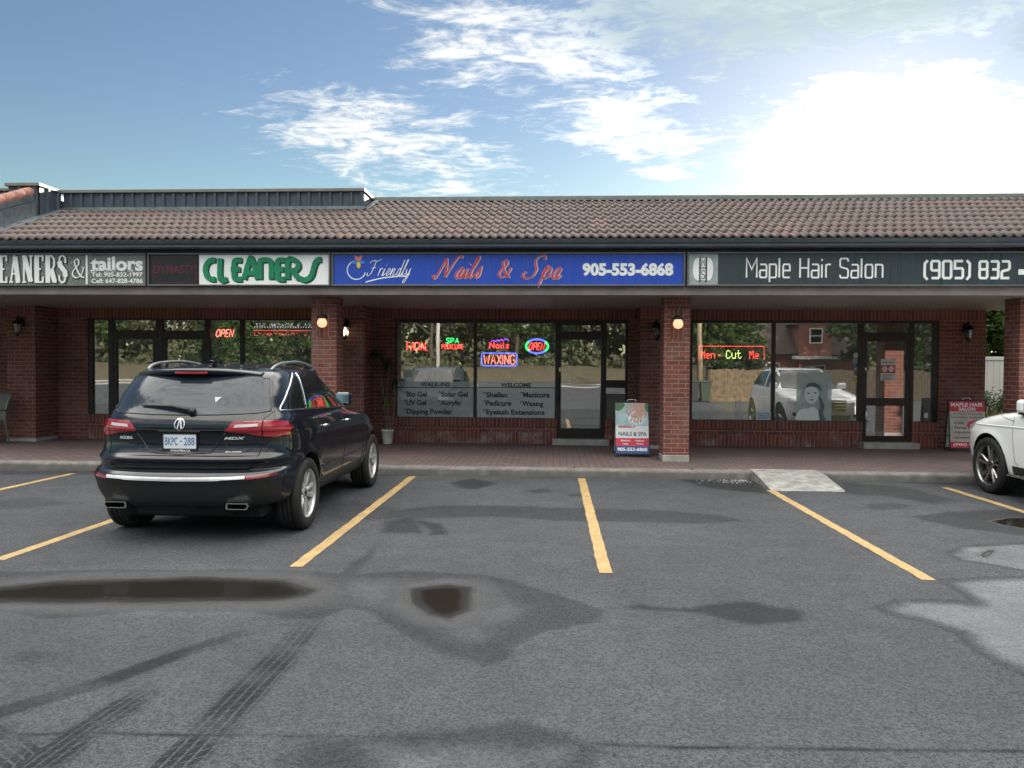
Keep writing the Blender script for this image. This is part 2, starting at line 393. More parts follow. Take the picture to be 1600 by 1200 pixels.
# canopy
RX1 = 14.0
q = MB(); q.box(-26, RX1, 12.56, WY+.01, ZS, ZS+.02); q.build('soffit', M_SOF, mall)
q = MB(); q.box(-26, RX1, 12.52, 12.60, 2.855, 2.99); q.box(-26, RX1, 12.512, 12.522, 2.862, 2.872); q.build('fascia', M_FASC, mall)
q = MB(); q.box(-26, RX1, 12.62, 12.66, 2.99, 3.72); q.build('sign_band', M_NAVY, mall)
gp = [(12.62, 3.60), (12.36, 3.60), (12.33, 3.62), (12.33, 3.655), (12.30, 3.675), (12.28, 3.715), (12.28, 3.735), (12.30, 3.735), (12.31, 3.72), (12.60, 3.70)]
q = MB(); n = len(gp); vs = []
for x in (-26, RX1): vs += [(x, y, z) for y, z in gp]
q.add(vs, [(i, (i+1) % n, n+(i+1) % n, n+i) for i in range(n)]+[list(range(n)), [n+i for i in range(n)][::-1]])
q.build('gutter', M_GUT, mall)
def tiles(x0, x1, Y0, z0, Y1, z1, rows, per=.147):
    L = math.hypot(Y1-Y0, z1-z0); cy, cz = (Y1-Y0)/L, (z1-z0)/L; ny, nz = -cz, cy
    nx = int((x1-x0)/per*10); vs = []; fs = []; at = []; e = L/rows
    for r_ in range(rows):
        base = len(vs)
        for j, (s_, lift) in enumerate(((r_*e-.012, -.008), (r_*e-.012, .020), ((r_+.5)*e, .010), ((r_+1)*e+.03, -.006))):
            for i in range(nx+1):
                x = x0+(x1-x0)*i/nx; ph = ((x+ (r_*37 % 5)*.003)/per) % 1.0
                w = .0195*(math.cos(2*math.pi*ph)+.28*math.cos(4*math.pi*ph+.9))
                k = int(x/per/2)
                jig = (math.sin(k*12.9898+r_*78.233)*43758.5453) % 1.0
                hh = lift + (w if j else w-.004) + (jig-.5)*.006
                vs.append((x, Y0+cy*s_+ny*hh, z0+cz*s_+nz*hh))
        for j in range(3):
            for i in range(nx):
                a = base+j*(nx+1)+i; fs.append((a, a+1, a+nx+2, a+nx+1)); x = x0+(x1-x0)*(i+.5)/nx; at.append(float(int(x/per/2+1000)*17+r_*131))
    return vs, fs, at
def roof(x0, x1, Y0, z0, Y1, z1, rows, parent, name='roof'):
    vs, fs, at = tiles(x0, x1, Y0, z0, Y1, z1, rows)
    q = MB(); q.add(vs, fs, 0, True); o = q.build(name, M_TILE, parent)
    A = o.data.attributes.new('tile', 'FLOAT', 'FACE'); A.data.foreach_set('value', at)
    return o
rf = roof(-9.62, RX1, 12.27, 3.755, 15.32, 5.0, 9, mall)
q = MB(); q.add([(-26, 12.4, 3.72), (RX1, 12.4, 3.72), (RX1, 15.3, 4.92), (-26, 15.3, 4.92), (-26, 15.3, 3.72), (RX1, 15.3, 3.72)], [(0, 1, 2, 3), (3, 2, 5, 4), (0, 3, 4), (1, 5, 2)])
q.box(-26, RX1, 12.6, 15.5, ZS+.03, 3.6)
q.build('roof_deck', M_NAVY, mall)
# parapet of ribbed metal with a cap
def ribbed(x0, x1, Y, z0, z1, q, ax='x'):
    p = .20; n = max(1, int(abs(x1-x0)/p)); prof = []
    for i in range(n):
        a = x0+(x1-x0)*i/n; d = (x1-x0)/n
        prof += [(a, 0), (a+d*.62, 0), (a+d*.70, -.035), (a+d*.92, -.035), (a+d, 0)]
    vs = []
    for u, o_ in prof:
        for z in (z0, z1): vs.append((u, Y+o_, z) if ax == 'x' else (Y-o_, u, z))
    q.add(vs, [(2*i, 2*i+2, 2*i+3, 2*i+1) for i in range(len(prof)-1)])
q = MB()
ribbed(-9.53, -3.62, 14.5, 4.5, 5.01, q); ribbed(-10.2, -9.63, 13.9, 4.2, 5.01, q); ribbed(13.9, 14.5, -9.60, 4.2, 5.01, q, 'y'); ribbed(-26.0, -10.2, 14.15, 4.2, 4.98, q)
q.box(-9.5, -3.64, 14.52, 15.36, 4.4, 5.0); q.box(-26, -9.64, 14.17, 15.36, 4.2, 4.97); q.box(-3.62, RX1, 15.34, 15.40, 4.5, 5.03); q.box(-10.18, -9.64, 13.92, 14.4, 4.2, 5.0)
pp = q.build('parapet', pm('ribbed_metal', (.048, .062, .086), .4, .0, .15, 3, spec=.6), mall)
q = MB()
q.bbox(-9.60, -3.60, 14.44, 14.66, 5.0, 5.065, .008); q.bbox(-10.24, -9.57, 13.84, 14.55, 5.0, 5.065, .008); q.bbox(-26, -10.2, 14.1, 14.3, 4.97, 5.03, .008)
q.bbox(-3.64, RX1, 15.27, 15.46, 5.005, 5.075, .008); q.bbox(-3.74, -3.60, 14.6, 15.4, 5.0, 5.063, .008)
q.build('cap', M_CAP, pp)
q = MB(); q.box(-9.53, -3.60, 14.44, 14.49, 4.66, 4.72); q.add([(-3.62, 14.45, 4.68), (-3.5, 14.45, 4.68), (-3.5, 15.3, 5.02), (-3.62, 15.3, 5.02)], [(0, 1, 2, 3)]); q.box(-3.5, RX1, 15.20, 15.27, 4.97, 5.01); q.build('flashing', M_FLASH, pp)
q = MB(); v0 = gy(792, 332, 14.6); q.lathe([(.11, -.12), (.11, 0), (.14, .01), (.14, .07), (.0, .10)], v0, n=14); q.build('roof_vent', M_NAVY, mall)
q = MB(); q.box(-26, 8.4, 15.5, 26.9, 4.15, 4.3); q.build('flat_roof', M_CAP, mall)
# raised roof of the wing at the left with its verge tiles
q0 = roof(-26.0, -9.86, 12.40, 4.22, 13.95, 4.86, 5, mall, 'wing_roof')
q = MB()
for i in range(6):
    y0 = 12.35+i*.262; z = lambda y: 4.24+(y-12.4)*.413
    pr = []
    n = 9
    for j, (yy, rr) in enumerate(((y0, .118), (y0+.262, .103))):
        for k in range(n+1):
            a = R(-25+230*k/n); pr.append((-9.78+math.cos(a)*rr, yy, z(yy)+.03+math.sin(a)*rr))
    q.add(pr, [(k, k+1, n+2+k, n+1+k) for k in range(n)]+[list(range(n+1))], 0, True)
vt = q.build('verge_tile', pm('verge_red', (.26, .115, .085), .65, 0, .25, 5, bmp=.003), q0)
q = MB()
for (d, zz0, zz1) in ((0, .0, -.10), (.03, -.10, -.42)):
    x = -9.67+d
    q.add([(x, 12.3, 4.19+zz0), (x, 13.9, 4.85+zz0), (x, 13.9, 4.85+zz1), (x, 12.3, 4.19+zz1), (x-.1, 12.3, 4.19+zz1), (x-.1, 13.9, 4.85+zz1)], [(0, 1, 2, 3), (3, 2, 5, 4)], 0)
q.add([(-9.64, 12.3, 3.80), (-9.44, 12.3, 3.79), (-9.44, 14.5, 4.70), (-9.64, 14.5, 4.71)], [(0, 1, 2, 3)], 0)
q.build('flashing', M_FLASH, q0)

# ------------------------------------------------------------------ storefronts
FY0, FY1, GY = WY+.02, WY+.12, WY+.07
def bars(q, L):
    for a, b, c, d in L: q.bbox(a, b, FY0, FY1, c, d, .004)
def pane(parent, rects, mat=None, dy=0.0):
    q = MB()
    for a, b, c, d in rects: q.add([(a, GY+dy, c), (b, GY+dy, c), (b, GY+dy, d), (a, GY+dy, d)], [(0, 1, 2, 3)])
    return q.build('pane', mat or G_SHOP, parent)
def door(a, b, z0, z1, rects, hx, style):
    q = MB(); s = .065
    q.bbox(a, a+s, FY0+.01, FY1-.01, z0, z1, .004); q.bbox(b-s, b, FY0+.01, FY1-.01, z0, z1, .004)
    zs = sorted([z0]+[v for r_ in rects for v in r_]+[z1])
    for i in range(0, len(zs), 2): q.bbox(a+s-.003, b-s+.003, FY0+.012, FY1-.012, zs[i], zs[i+1], .004)
    d = q.build('door', M_FRAME, mall)
    pane(d, [(a+s, b-s, c, e) for c, e in rects])
    h = MB()
    if style == 'lever':
        k = MB(); k.bbox(hx-.02, hx+.02, FY0-.03, FY0+.011, 1.60, 1.69, .006); k.build('lock', M_STEEL, d); h.bbox(hx-.025, hx+.025, FY0-.05, FY0+.011, .97, 1.02, .006, 1); h.tube([(hx, FY0-.05, 1.0), (hx, FY0-.06, 1.25), (hx, FY0-.04, 1.5)], .014, m=1)
    else:
        h.tube([(hx, FY0+.012, .54), (hx, FY0-.05, .56), (hx, FY0-.055, .74), (hx, FY0-.05, .92), (hx, FY0+.012, .94)], .012); k = MB(); k.bbox(hx-.018, hx+.018, FY0-.01, FY0+.011, 1.66, 1.72, .004); k.build('lock', M_STEEL, d)
    h.build('handle', [M_STEEL, M_BLK], d)
    return d
# cleaners
q = MB(); T = 2.655
bars(q, [(-9.75, -4.78, 2.622, T), (-9.75, -9.667, .62, 2.622), (-9.322, -9.212, .16, 2.622), (-8.305, -8.154, .16, 2.622), (-7.254, -7.145, .16, 2.622), (-6.507, -6.426, .64, 2.622), (-4.85, -4.78, .64, 2.622),
         (-9.667, -9.322, .60, .645), (-7.145, -6.507, .60, .645), (-6.426, -4.85, .60, .645), (-9.212, -8.305, 2.29, 2.405), (-8.154, -7.254, 2.29, 2.405)])
w1 = q.build('window', M_FRAME, mall)
pane(w1, [(-9.667, -9.322, .645, 2.622), (-7.145, -6.507, .645, 2.622), (-6.426, -4.85, .645, 2.622), (-9.212, -8.305, 2.405, 2.622), (-8.154, -7.254, 2.405, 2.622)])
door(-9.212, -8.305, .17, 2.29, [(.40, 2.22)], -8.35, 'pull'); door(-8.154, -7.254, .17, 2.29, [(.40, 2.22)], -8.10, 'pull')
# nails
q = MB()
bars(q, [(-3.255, 1.497, 2.58, T), (-3.255, -3.21, .60, 2.58), (-1.636, -1.57, .64, 2.58), (.03, .085, .17, 2.58), (1.023, 1.065, .17, 2.58), (1.447, 1.497, .6, 2.58), (-3.21, -1.636, .595, .645), (-1.57, .03, .595, .645),
         (1.065, 1.447, .595, .645), (1.065, 1.447, 1.278, 1.434), (.085, 1.023, 2.33, 2.41), (.085, 1.023, 2.54, 2.58), (.085, .155, 2.41, 2.54), (.945, 1.023, 2.41, 2.54), (.515, .555, 2.41, 2.54)])
w2 = q.build('window', M_FRAME, mall)
pane(w2, [(-3.21, -1.636, .645, 2.58), (-1.57, .03, .645, 2.58), (1.065, 1.447, .645, 1.278), (1.065, 1.447, 1.434, 2.58), (.155, .515, 2.41, 2.54), (.555, .945, 2.41, 2.54)])
door(.085, 1.023, .25, 2.33, [(.45, 2.25)], .125, 'lever')
q = MB(); q.bbox(-.02, 1.12, WY-.22, WY+.15, .08, .245, .015); q.build('threshold', M_CONC, mall)
# hair salon
q = MB()
bars(q, [(2.747, 7.589, 2.595, T), (2.747, 2.786, .6, 2.595), (4.363, 4.426, .645, 2.595), (6.048, 6.155, .17, 2.595), (7.049, 7.123, .17, 2.595), (7.492, 7.589, .6, 2.595), (2.786, 4.363, .60, .655), (4.426, 6.048, .60, .655), (7.123, 7.492, .6, .655), (6.155, 7.049, 2.31, 2.41)])
w3 = q.build('window', M_FRAME, mall)
pane(w3, [(2.786, 4.363, .655, 2.595), (4.426, 6.048, .655, 2.595), (7.123, 7.492, .655, 2.595), (6.155, 7.049, 2.41, 2.595)])
dm = door(6.155, 7.049, .25, 2.31, [(.36, .964), (1.116, 2.24)], 6.19, 'pull')
q = MB(); q.bbox(6.07, 7.15, WY-.24, WY+.15, .08, .245, .015); q.build('threshold', M_CONC, mall)
# rooms behind the glass
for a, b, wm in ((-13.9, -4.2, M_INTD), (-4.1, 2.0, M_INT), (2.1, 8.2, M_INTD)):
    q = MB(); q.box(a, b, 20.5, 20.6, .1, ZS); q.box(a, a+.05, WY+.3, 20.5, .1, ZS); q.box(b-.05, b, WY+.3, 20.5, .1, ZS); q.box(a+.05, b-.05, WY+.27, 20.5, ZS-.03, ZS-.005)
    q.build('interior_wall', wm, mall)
    q = MB(); q.box(a+.06, b-.06, WY+.27, 20.49, .09, .15); q.build('interior_floor', M_IFLR, mall)
q = MB(); q.box(-.6, .35, 18.0, 18.06, .16, 2.3); q.box(.35, .40, 18.0, 20.4, .16, 2.3); q.build('interior_partition', pm('partition', (.36, .36, .33), .8), mall)

# ------------------------------------------------------------------ ground
terr = MB(); terr.add([(-900, -900, -.12), (900, -900, -.12), (900, 1500, -.12), (-900, 1500, -.12)], [(0, 1, 2, 3)])
M_GRASS = pm('grass_ground', (.055, .085, .025), .9, 0, .35, 3, bmp=.03, bscale=30)
M_DRY = pm('dry_grass', (.085, .070, .036), .9, 0, .35, 1.6, bmp=.03, bscale=30)
terr.build('ground', M_GRASS, kind='structure')

# asphalt: one sheet, fine where the photograph looks closely
ys = [-34.0, -20, -12, -6, -3, -1, .5, 1.5]; y = 2.2
while y < 11.76: ys.append(y); y *= 1.0042
ys.append(11.79)
xs = [-40.0, -28, -20, -14.5]+list(np.arange(-10.5, 10.51, .027))+[14.5, 20, 28, 40.0]
ys = np.array(ys); xs = np.array(xs); NX, NY = len(xs), len(ys)
GX, GYY = np.meshgrid(xs, ys)
_rs = np.random.RandomState(3); _lat = _rs.rand(256, 256)
def vnoise(x, y):
    xi = np.floor(x).astype(int); yi = np.floor(y).astype(int); fx = x-xi; fy = y-yi
    fx = fx*fx*(3-2*fx); fy = fy*fy*(3-2*fy)
    g = lambda a, b: _lat[a % 256, b % 256]
    return (g(xi, yi)*(1-fx)+g(xi+1, yi)*fx)*(1-fy)+(g(xi, yi+1)*(1-fx)+g(xi+1, yi+1)*fx)*fy
def fbm(x, y, s, o=4):
    t = 0; a = .5
    for i in range(o): t = t+a*(vnoise(x*s+i*17.3, y*s+i*9.1)-.5); s *= 2.1; a *= .5
    return t
PX = GX.ravel(); PY = GYY.ravel()
WX = PX+.22*fbm(PX, PY, 2.2)+.05*fbm(PX+40, PY, 11); WYY = PY+.22*fbm(PX+70, PY+30, 2.2)+.05*fbm(PX, PY+40, 11)
def sdist(poly, x, y):
    """signed distance to a polygon (inside negative)"""
    d = np.full(x.shape, 1e9); ins = np.zeros(x.shape, bool); n = len(poly)
    for i in range(n):
        ax, ay = poly[i]; bx, by = poly[(i+1) % n]; ex, ey = bx-ax, by-ay
        wx, wy = x-ax, y-ay; t = np.clip((wx*ex+wy*ey)/(ex*ex+ey*ey+1e-12), 0, 1)
        d = np.minimum(d, (wx-ex*t)**2+(wy-ey*t)**2)
        c = ((ay <= y) & (by > y)) | ((by <= y) & (ay > y))
        with np.errstate(divide='ignore', invalid='ignore'):
            xx = ax+(y-ay)*(bx-ax)/(by-ay if by != ay else 1e-12)
        ins ^= c & (x < xx)
    d = np.sqrt(d); return np.where(ins, -d, d)
def ss(d, w): t = np.clip(.5-d/w*.5, 0, 1); return t*t*(3-2*t)
near = (PY > 2) & (np.abs(PX) < 10.6)
def mask(pix, w, wob=1.0):
    P = [gz(a, b) for a, b in pix]; P = [(p.x, p.y) for p in P]; o = np.full(PX.shape, 9.0)
    o[near] = sdist(P, (PX+(WX-PX)*wob)[near], (PY+(WYY-PY)*wob)[near]); return ss(o, w), o
dark = np.zeros(PX.shape); film = np.zeros(PX.shape); pud = np.zeros(PX.shape); lite = np.zeros(PX.shape)
P1 = [(-260, 905), (-100, 897), (0, 893), (150, 890), (300, 890), (480, 892), (560, 897), (640, 893), (760, 899), (800, 908), (850, 925), (900, 935), (948, 955), (938, 970), (850, 985), (805, 1003), (785, 1030), (755, 1038), (690, 1018), (650, 1000), (600, 975), (565, 953), (540, 950), (490, 968), (440, 962), (380, 955), (330, 957), (220, 955), (130, 965), (60, 968), (0, 958), (-260, 975)]
m, d = mask(P1, .03, .5); dark = np.maximum(dark, m*.62)
edge = m*np.exp(-(d/.035)**2)
fl, _ = mask([(-260, 915), (0, 902), (300, 896), (600, 900), (760, 905), (815, 925), (838, 950), (800, 975), (740, 1005), (680, 990), (600, 960), (540, 945), (430, 958), (200, 950), (0, 952), (-260, 965)], .30, .6)
film = np.maximum(film, fl*.42)
for pz, w, v in (([(-200, 916), (0, 911), (100, 902), (300, 897), (460, 901), (520, 918), (495, 938), (430, 946), (300, 948), (100, 951), (0, 949), (-200, 949)], .28, 1), ([(626, 917), (700, 908), (754, 914), (756, 955), (708, 976), (648, 966), (624, 942)], .20, 1)):
    m, _ = mask(pz, w, .35); pud = np.maximum(pud, m*v)
for pz, w, v in (([(985, 948), (1010, 943), (1050, 949), (1085, 950), (1110, 943), (1170, 938), (1245, 955), (1248, 970), (1190, 977), (1150, 970), (1100, 958), (1060, 955), (1010, 952)], .05, .85),
                 ([(590, 800), (700, 789), (900, 793), (1050, 799), (1130, 804), (1165, 814), (1080, 818), (900, 814), (760, 807), (600, 812)], .07, .65),
                 ([(705, 754), (740, 748), (778, 755), (745, 765), (712, 763)], .08, .9), ([(820, 766), (850, 763), (862, 768), (835, 771)], .05, .7), ([(885, 772), (912, 771), (915, 776), (890, 776)], .05, .6),
                 ([(598, 816), (640, 808), (657, 815), (650, 833), (600, 833)], .05, .8), ([(655, 812), (690, 818), (694, 836), (668, 836)], .05, .9), ([(598, 850), (588, 862), (555, 899), (528, 899), (560, 872)], .04, .6),
                 ([(1310, 752), (1400, 760), (1500, 782), (1460, 788), (1380, 775), (1320, 772)], .12, .6), ([(1060, 748), (1185, 752), (1202, 772), (1130, 766), (1090, 760)], .12, .95), ([(1420, 806), (1480, 800), (1600, 797), (1800, 795), (1800, 845), (1600, 838), (1520, 828), (1450, 815)], .06, .75),
                 ([(1350, 788), (1390, 785), (1425, 790), (1420, 797), (1370, 797)], .06, .55), ([(480, 1158), (560, 1148), (700, 1138), (800, 1130), (870, 1150), (925, 1168), (905, 1230), (500, 1230)], .06, .65), ([(500, 790), (560, 782), (640, 800), (600, 812), (520, 815)], .15, .4),
                 ([(-200, 790), (60, 778), (120, 786), (40, 795), (-200, 805)], .12, .4), ([(940, 740), (1040, 748), (1190, 752), (1190, 742), (940, 738)], .06, .6), ([(1320, 750), (1600, 764), (1600, 757), (1320, 743)], .06, .6), ([(0, 741), (940, 744), (940, 739), (0, 735)], .06, .5)):
    m, d = mask(pz, w, .8); dark = np.maximum(dark, m*v)
P3 = [(1365, 948), (1400, 936), (1450, 936), (1515, 940), (1490, 922), (1460, 905), (1530, 902), (1600, 900), (1800, 890), (1800, 1120), (1600, 1057), (1540, 1030), (1505, 1005), (1490, 990), (1440, 970), (1385, 960)]
m, d = mask(P3, .02, .3); dark = np.maximum(dark, m*.35); edge = np.maximum(edge, m*np.exp(-(d/.03)**2)); film = np.maximum(film, ss(d+.08, .12)*.62)
P4 = [(1478, 865), (1500, 853), (1600, 848), (1750, 846), (1750, 905), (1600, 893), (1540, 882), (1495, 876)]
m, d = mask(P4, .03, .3); dark = np.maximum(dark, m*.3); edge = np.maximum(edge, m*np.exp(-(d/.03)**2)); film = np.maximum(film, ss(d+.05, .08)*.5)
for pz in ([(1532, 868), (1545, 860), (1560, 859), (1552, 868), (1540, 872)], [(1545, 814), (1570, 809), (1620, 808), (1800, 810), (1800, 832), (1620, 829), (1575, 822)]):
    m, _ = mask(pz, .03, .3); pud = np.maximum(pud, m)
m, d = mask([(560, 1160), (700, 1155), (900, 1170), (880, 1230), (560, 1230)], .2, .6); film = np.maximum(film, m*.5)
# repair seam across the foreground
seam = [(-100, 1150), (120, 1146), (340, 1149), (520, 1150), (700, 1155), (850, 1160), (1000, 1166), (1200, 1170), (1600, 1173), (1800, 1175)]
sp_ = [gz(a, b) for a, b in seam]; dd = np.full(PX.shape, 9.0); sel = near & (PY < 4.2)
for a, b in zip(sp_[:-1], sp_[1:]):
    ex, ey = b.x-a.x, b.y-a.y; t = np.clip(((PX[sel]-a.x)*ex+(PY[sel]+.03*fbm(PX, PY, 6)[sel]-a.y)*ey)/(ex*ex+ey*ey), 0, 1)
    dd[sel] = np.minimum(dd[sel], np.hypot(PX[sel]-a.x-ex*t, PY[sel]+.03*fbm(PX, PY, 6)[sel]-a.y-ey*t))
crack = np.exp(-(dd/.016)**2)*np.clip(.75+2.0*fbm(PX, PY, 3), 0.15, 1)
# tyre marks: u across, v along, strength
tu = np.zeros(PX.shape); tv = np.zeros(PX.shape); tm = np.zeros(PX.shape); tk = np.zeros(PX.shape)
for pts, wd, st, kind in (([(-60, 1137), (0, 1113), (160, 1066), (300, 1015), (382, 988)], .15, .75, 0), ([(-40, 1275), (60, 1196), (130, 1146), (200, 1100), (243, 1074)], .20, .8, 1),
                          ([(180, 1290), (270, 1200), (340, 1128), (405, 1060), (445, 1020), (492, 964)], .22, .85, 1), ([(-60, 1130), (0, 1160), (60, 1206), (90, 1240)], .2, .75, 1), ([(355, 1008), (400, 1020), (445, 1032)], .10, .55, 1), ([(30, 1022), (68, 1030), (105, 1024)], .16, .5, 1), ([(450, 1180), (520, 1200), (560, 1230)], .15, .5, 1)):
    Q = [gz(a, b) for a, b in pts]; acc = 0
    for i, (a, b) in enumerate(zip(Q[:-1], Q[1:])):
        ex, ey = b.x-a.x, b.y-a.y; L = math.hypot(ex, ey); ux, uy = ex/L, ey/L
        al = (PX-a.x)*ux+(PY-a.y)*uy; ac = -(PX-a.x)*uy+(PY-a.y)*ux
        wv = wd*(.85 if i == len(Q)-2 else 1)
        k = near & (al > -.03) & (al < L+.03) & (np.abs(ac) < wv*.75)
        s_ = ss(np.abs(ac)-wv/2+.012*fbm(PX, PY, 20), .025)*st
        if i == len(Q)-2: s_ = s_*np.clip(1.15-al/L*.9, 0, 1)
        kk = k & (s_ > tm); tu[kk] = ac[kk]/wd; tv[kk] = acc+al[kk]; tm[kk] = s_[kk]; tk[kk] = kind
        acc += L
tm = tm*np.clip(.75+1.6*fbm(PX+9, PY, 5), .2, 1)
me = bpy.data.meshes.new('parking_lot')
zr = .006*fbm(PX, PY, .5)*np.where(near, 1, 0)
me.vertices.add(NX*NY); me.vertices.foreach_set('co', np.stack([PX, PY, np.zeros_like(PX)], 1).astype(np.float32).ravel())
idx = np.arange(NX*NY).reshape(NY, NX); quads = np.stack([idx[:-1, :-1], idx[:-1, 1:], idx[1:, 1:], idx[1:, :-1]], -1).reshape(-1, 4)
me.loops.add(quads.size); me.loops.foreach_set('vertex_index', quads.ravel().astype(np.int32))
me.polygons.add(len(quads)); me.polygons.foreach_set('loop_start', np.arange(0, quads.size, 4, dtype=np.int32)); me.polygons.foreach_set('loop_total', np.full(len(quads), 4, np.int32))
me.update(calc_edges=True)
A = me.attributes.new('wet', 'FLOAT_VECTOR', 'POINT'); A.data.foreach_set('vector', np.stack([dark, film, pud], 1).astype(np.float32).ravel())
A = me.attributes.new('mark', 'FLOAT_VECTOR', 'POINT'); A.data.foreach_set('vector', np.stack([np.clip(edge, 0, 1), crack, tk], 1).astype(np.float32).ravel())
A = me.attributes.new('track', 'FLOAT_VECTOR', 'POINT'); A.data.foreach_set('vector', np.stack([tu, tv, tm], 1).astype(np.float32).ravel())
lot = bpy.data.objects.new('parking_lot', me); COL.objects.link(lot); meta(lot, kind='structure')
def asphalt():
    m, nt = newmat('asphalt')
    P = node(nt, 'ShaderNodeNewGeometry').outputs['Position']
    at = lambda n: node(nt, 'ShaderNodeSeparateXYZ', None, {0: node(nt, 'ShaderNodeAttribute', {'attribute_name': n}).outputs['Vector']}).outputs
    wet, mark, trk = at('wet'), at('mark'), at('track')
    big = noise(nt, P, .35, 5, .6); mid = noise(nt, P, 2.6, 5, .65)
    vor = node(nt, 'ShaderNodeTexVoronoi', {'feature': 'F1'}, {'Vector': P, 'Scale': 84.0, 'Randomness': 1.0})
    vc = node(nt, 'ShaderNodeSeparateColor', None, {0: vor.outputs['Color']}).outputs
    vor2 = node(nt, 'ShaderNodeTexVoronoi', {'feature': 'F1'}, {'Vector': P, 'Scale': 36.0, 'Randomness': 1.0})
    vc2 = node(nt, 'ShaderNodeSeparateColor', None, {0: vor2.outputs['Color']}).outputs
    c = mixc(nt, sstep(nt, mth(nt, 'ADD', mth(nt, 'MULTIPLY', big, .6), mth(nt, 'MULTIPLY', mid, .4)), .34, .66), (.168, .178, .200), (.238, .250, .274))
    c = mixc(nt, sstep(nt, vc[0], .15, .95, .0, .60), c, (.070, .074, .084))
    st = mth(nt, 'MULTIPLY', mth(nt, 'GREATER_THAN', vc[1], .70), sstep(nt, vor.outputs['Distance'],   .0064, .0026))
    c = mixc(nt, mth(nt, 'MULTIPLY', st, .75), c, (.55, .55, .54))
    st2 = mth(nt, 'MULTIPLY', mth(nt, 'GREATER_THAN', vc2[1], .92), sstep(nt, vor2.outputs['Distance'],   .0115, .006))
    c = mixc(nt, mth(nt, 'MULTIPLY', st2, .85), c, (.58, .57, .55))
    # tyre marks
    grooves = mth(nt, 'FRACT', mth(nt, 'MULTIPLY', trk[0], 4.5))
    gl = mth(nt, 'MAXIMUM', mth(nt, 'LESS_THAN', grooves, .26), mth(nt, 'LESS_THAN', mth(nt, 'FRACT', mth(nt, 'ADD', mth(nt, 'MULTIPLY', trk[1], 14.0), mth(nt, 'MULTIPLY', trk[0], 3.0))), .10))
    tread = mth(nt, 'SUBTRACT', 1.0, mth(nt, 'MULTIPLY', mth(nt, 'MULTIPLY', gl, mark[2]), .75))
    t_ = mth(nt, 'MULTIPLY', trk[2], tread)
    dk = mth(nt, 'MAXIMUM', mth(nt, 'MULTIPLY', t_, .95), mth(nt, 'MAXIMUM', mth(nt, 'MULTIPLY', wet[0], .68), mth(nt, 'MULTIPLY', mark[0], .55)))
    dk = mth(nt, 'MAXIMUM', dk, mth(nt, 'MULTIPLY', mark[1], .85))
    drip = node(nt, 'ShaderNodeTexVoronoi', {'feature': 'F1'}, {'Vector': P, 'Scale': 1.7, 'Randomness': 1.0})
    dc = node(nt, 'ShaderNodeSeparateColor', None, {0: drip.outputs['Color']}).outputs
    dr = mth(nt, 'MULTIPLY', mth(nt, 'GREATER_THAN', dc[0], .55), sstep(nt, mth(nt, 'ADD', drip.outputs['Distance'], mth(nt, 'MULTIPLY', mth(nt, 'SUBTRACT', noise(nt, P, 22, 3), .5), .07)), .050, .012))
    dk = mth(nt, 'MAXIMUM', dk, mth(nt, 'MULTIPLY', dr, .5))
    blot = sstep(nt, noise(nt, P, 1.1, 6, .68, .6), .60, .74, 0, .22)
    dk = mth(nt, 'MAXIMUM', dk, blot)
    c = mixc(nt, dk, c, (.028, .030, .034))
    c = mixc(nt, mth(nt, 'MULTIPLY', wet[2], .96), c, (.012, .010, .007))
    f_ = sstep(nt, mth(nt, 'ADD', wet[1], mth(nt, 'MULTIPLY', mth(nt, 'SUBTRACT', mid, .5), .3)), .1, .9)
    rough = mth(nt, 'SUBTRACT', .82, mth(nt, 'MULTIPLY', f_, .30))
    rough = mth(nt, 'SUBTRACT', rough, mth(nt, 'MULTIPLY', dk, .12))
    rough = node(nt, 'ShaderNodeMix', {'data_type': 'FLOAT'}, {0: wet[2], 2: rough, 3: .06}).outputs[0]
    h = mth(nt, 'ADD', mth(nt, 'MULTIPLY', mth(nt, 'SUBTRACT', .012, vor.outputs['Distance']), 60.0), mth(nt, 'MULTIPLY', noise(nt, P, 240, 2), .5))
    flat = mth(nt, 'SUBTRACT', 1.0, mth(nt, 'MAXIMUM', mth(nt, 'MULTIPLY', wet[2], .97), mth(nt, 'MULTIPLY', f_, .7)))
    b = node(nt, 'ShaderNodeBump', None, {'Height': h, 'Distance': .004, 'Strength': mth(nt, 'MULTIPLY', flat, .8)}).outputs[0]
    spc = mth(nt, 'ADD', .10, mth(nt, 'MULTIPLY', mth(nt, 'MAXIMUM', wet[2], mth(nt, 'MULTIPLY', f_, .30)), .40))
    finish(nt, bsdf(nt, col=c, rough=rough, spec=spc, normal=b)); return m
me.materials.append(asphalt())

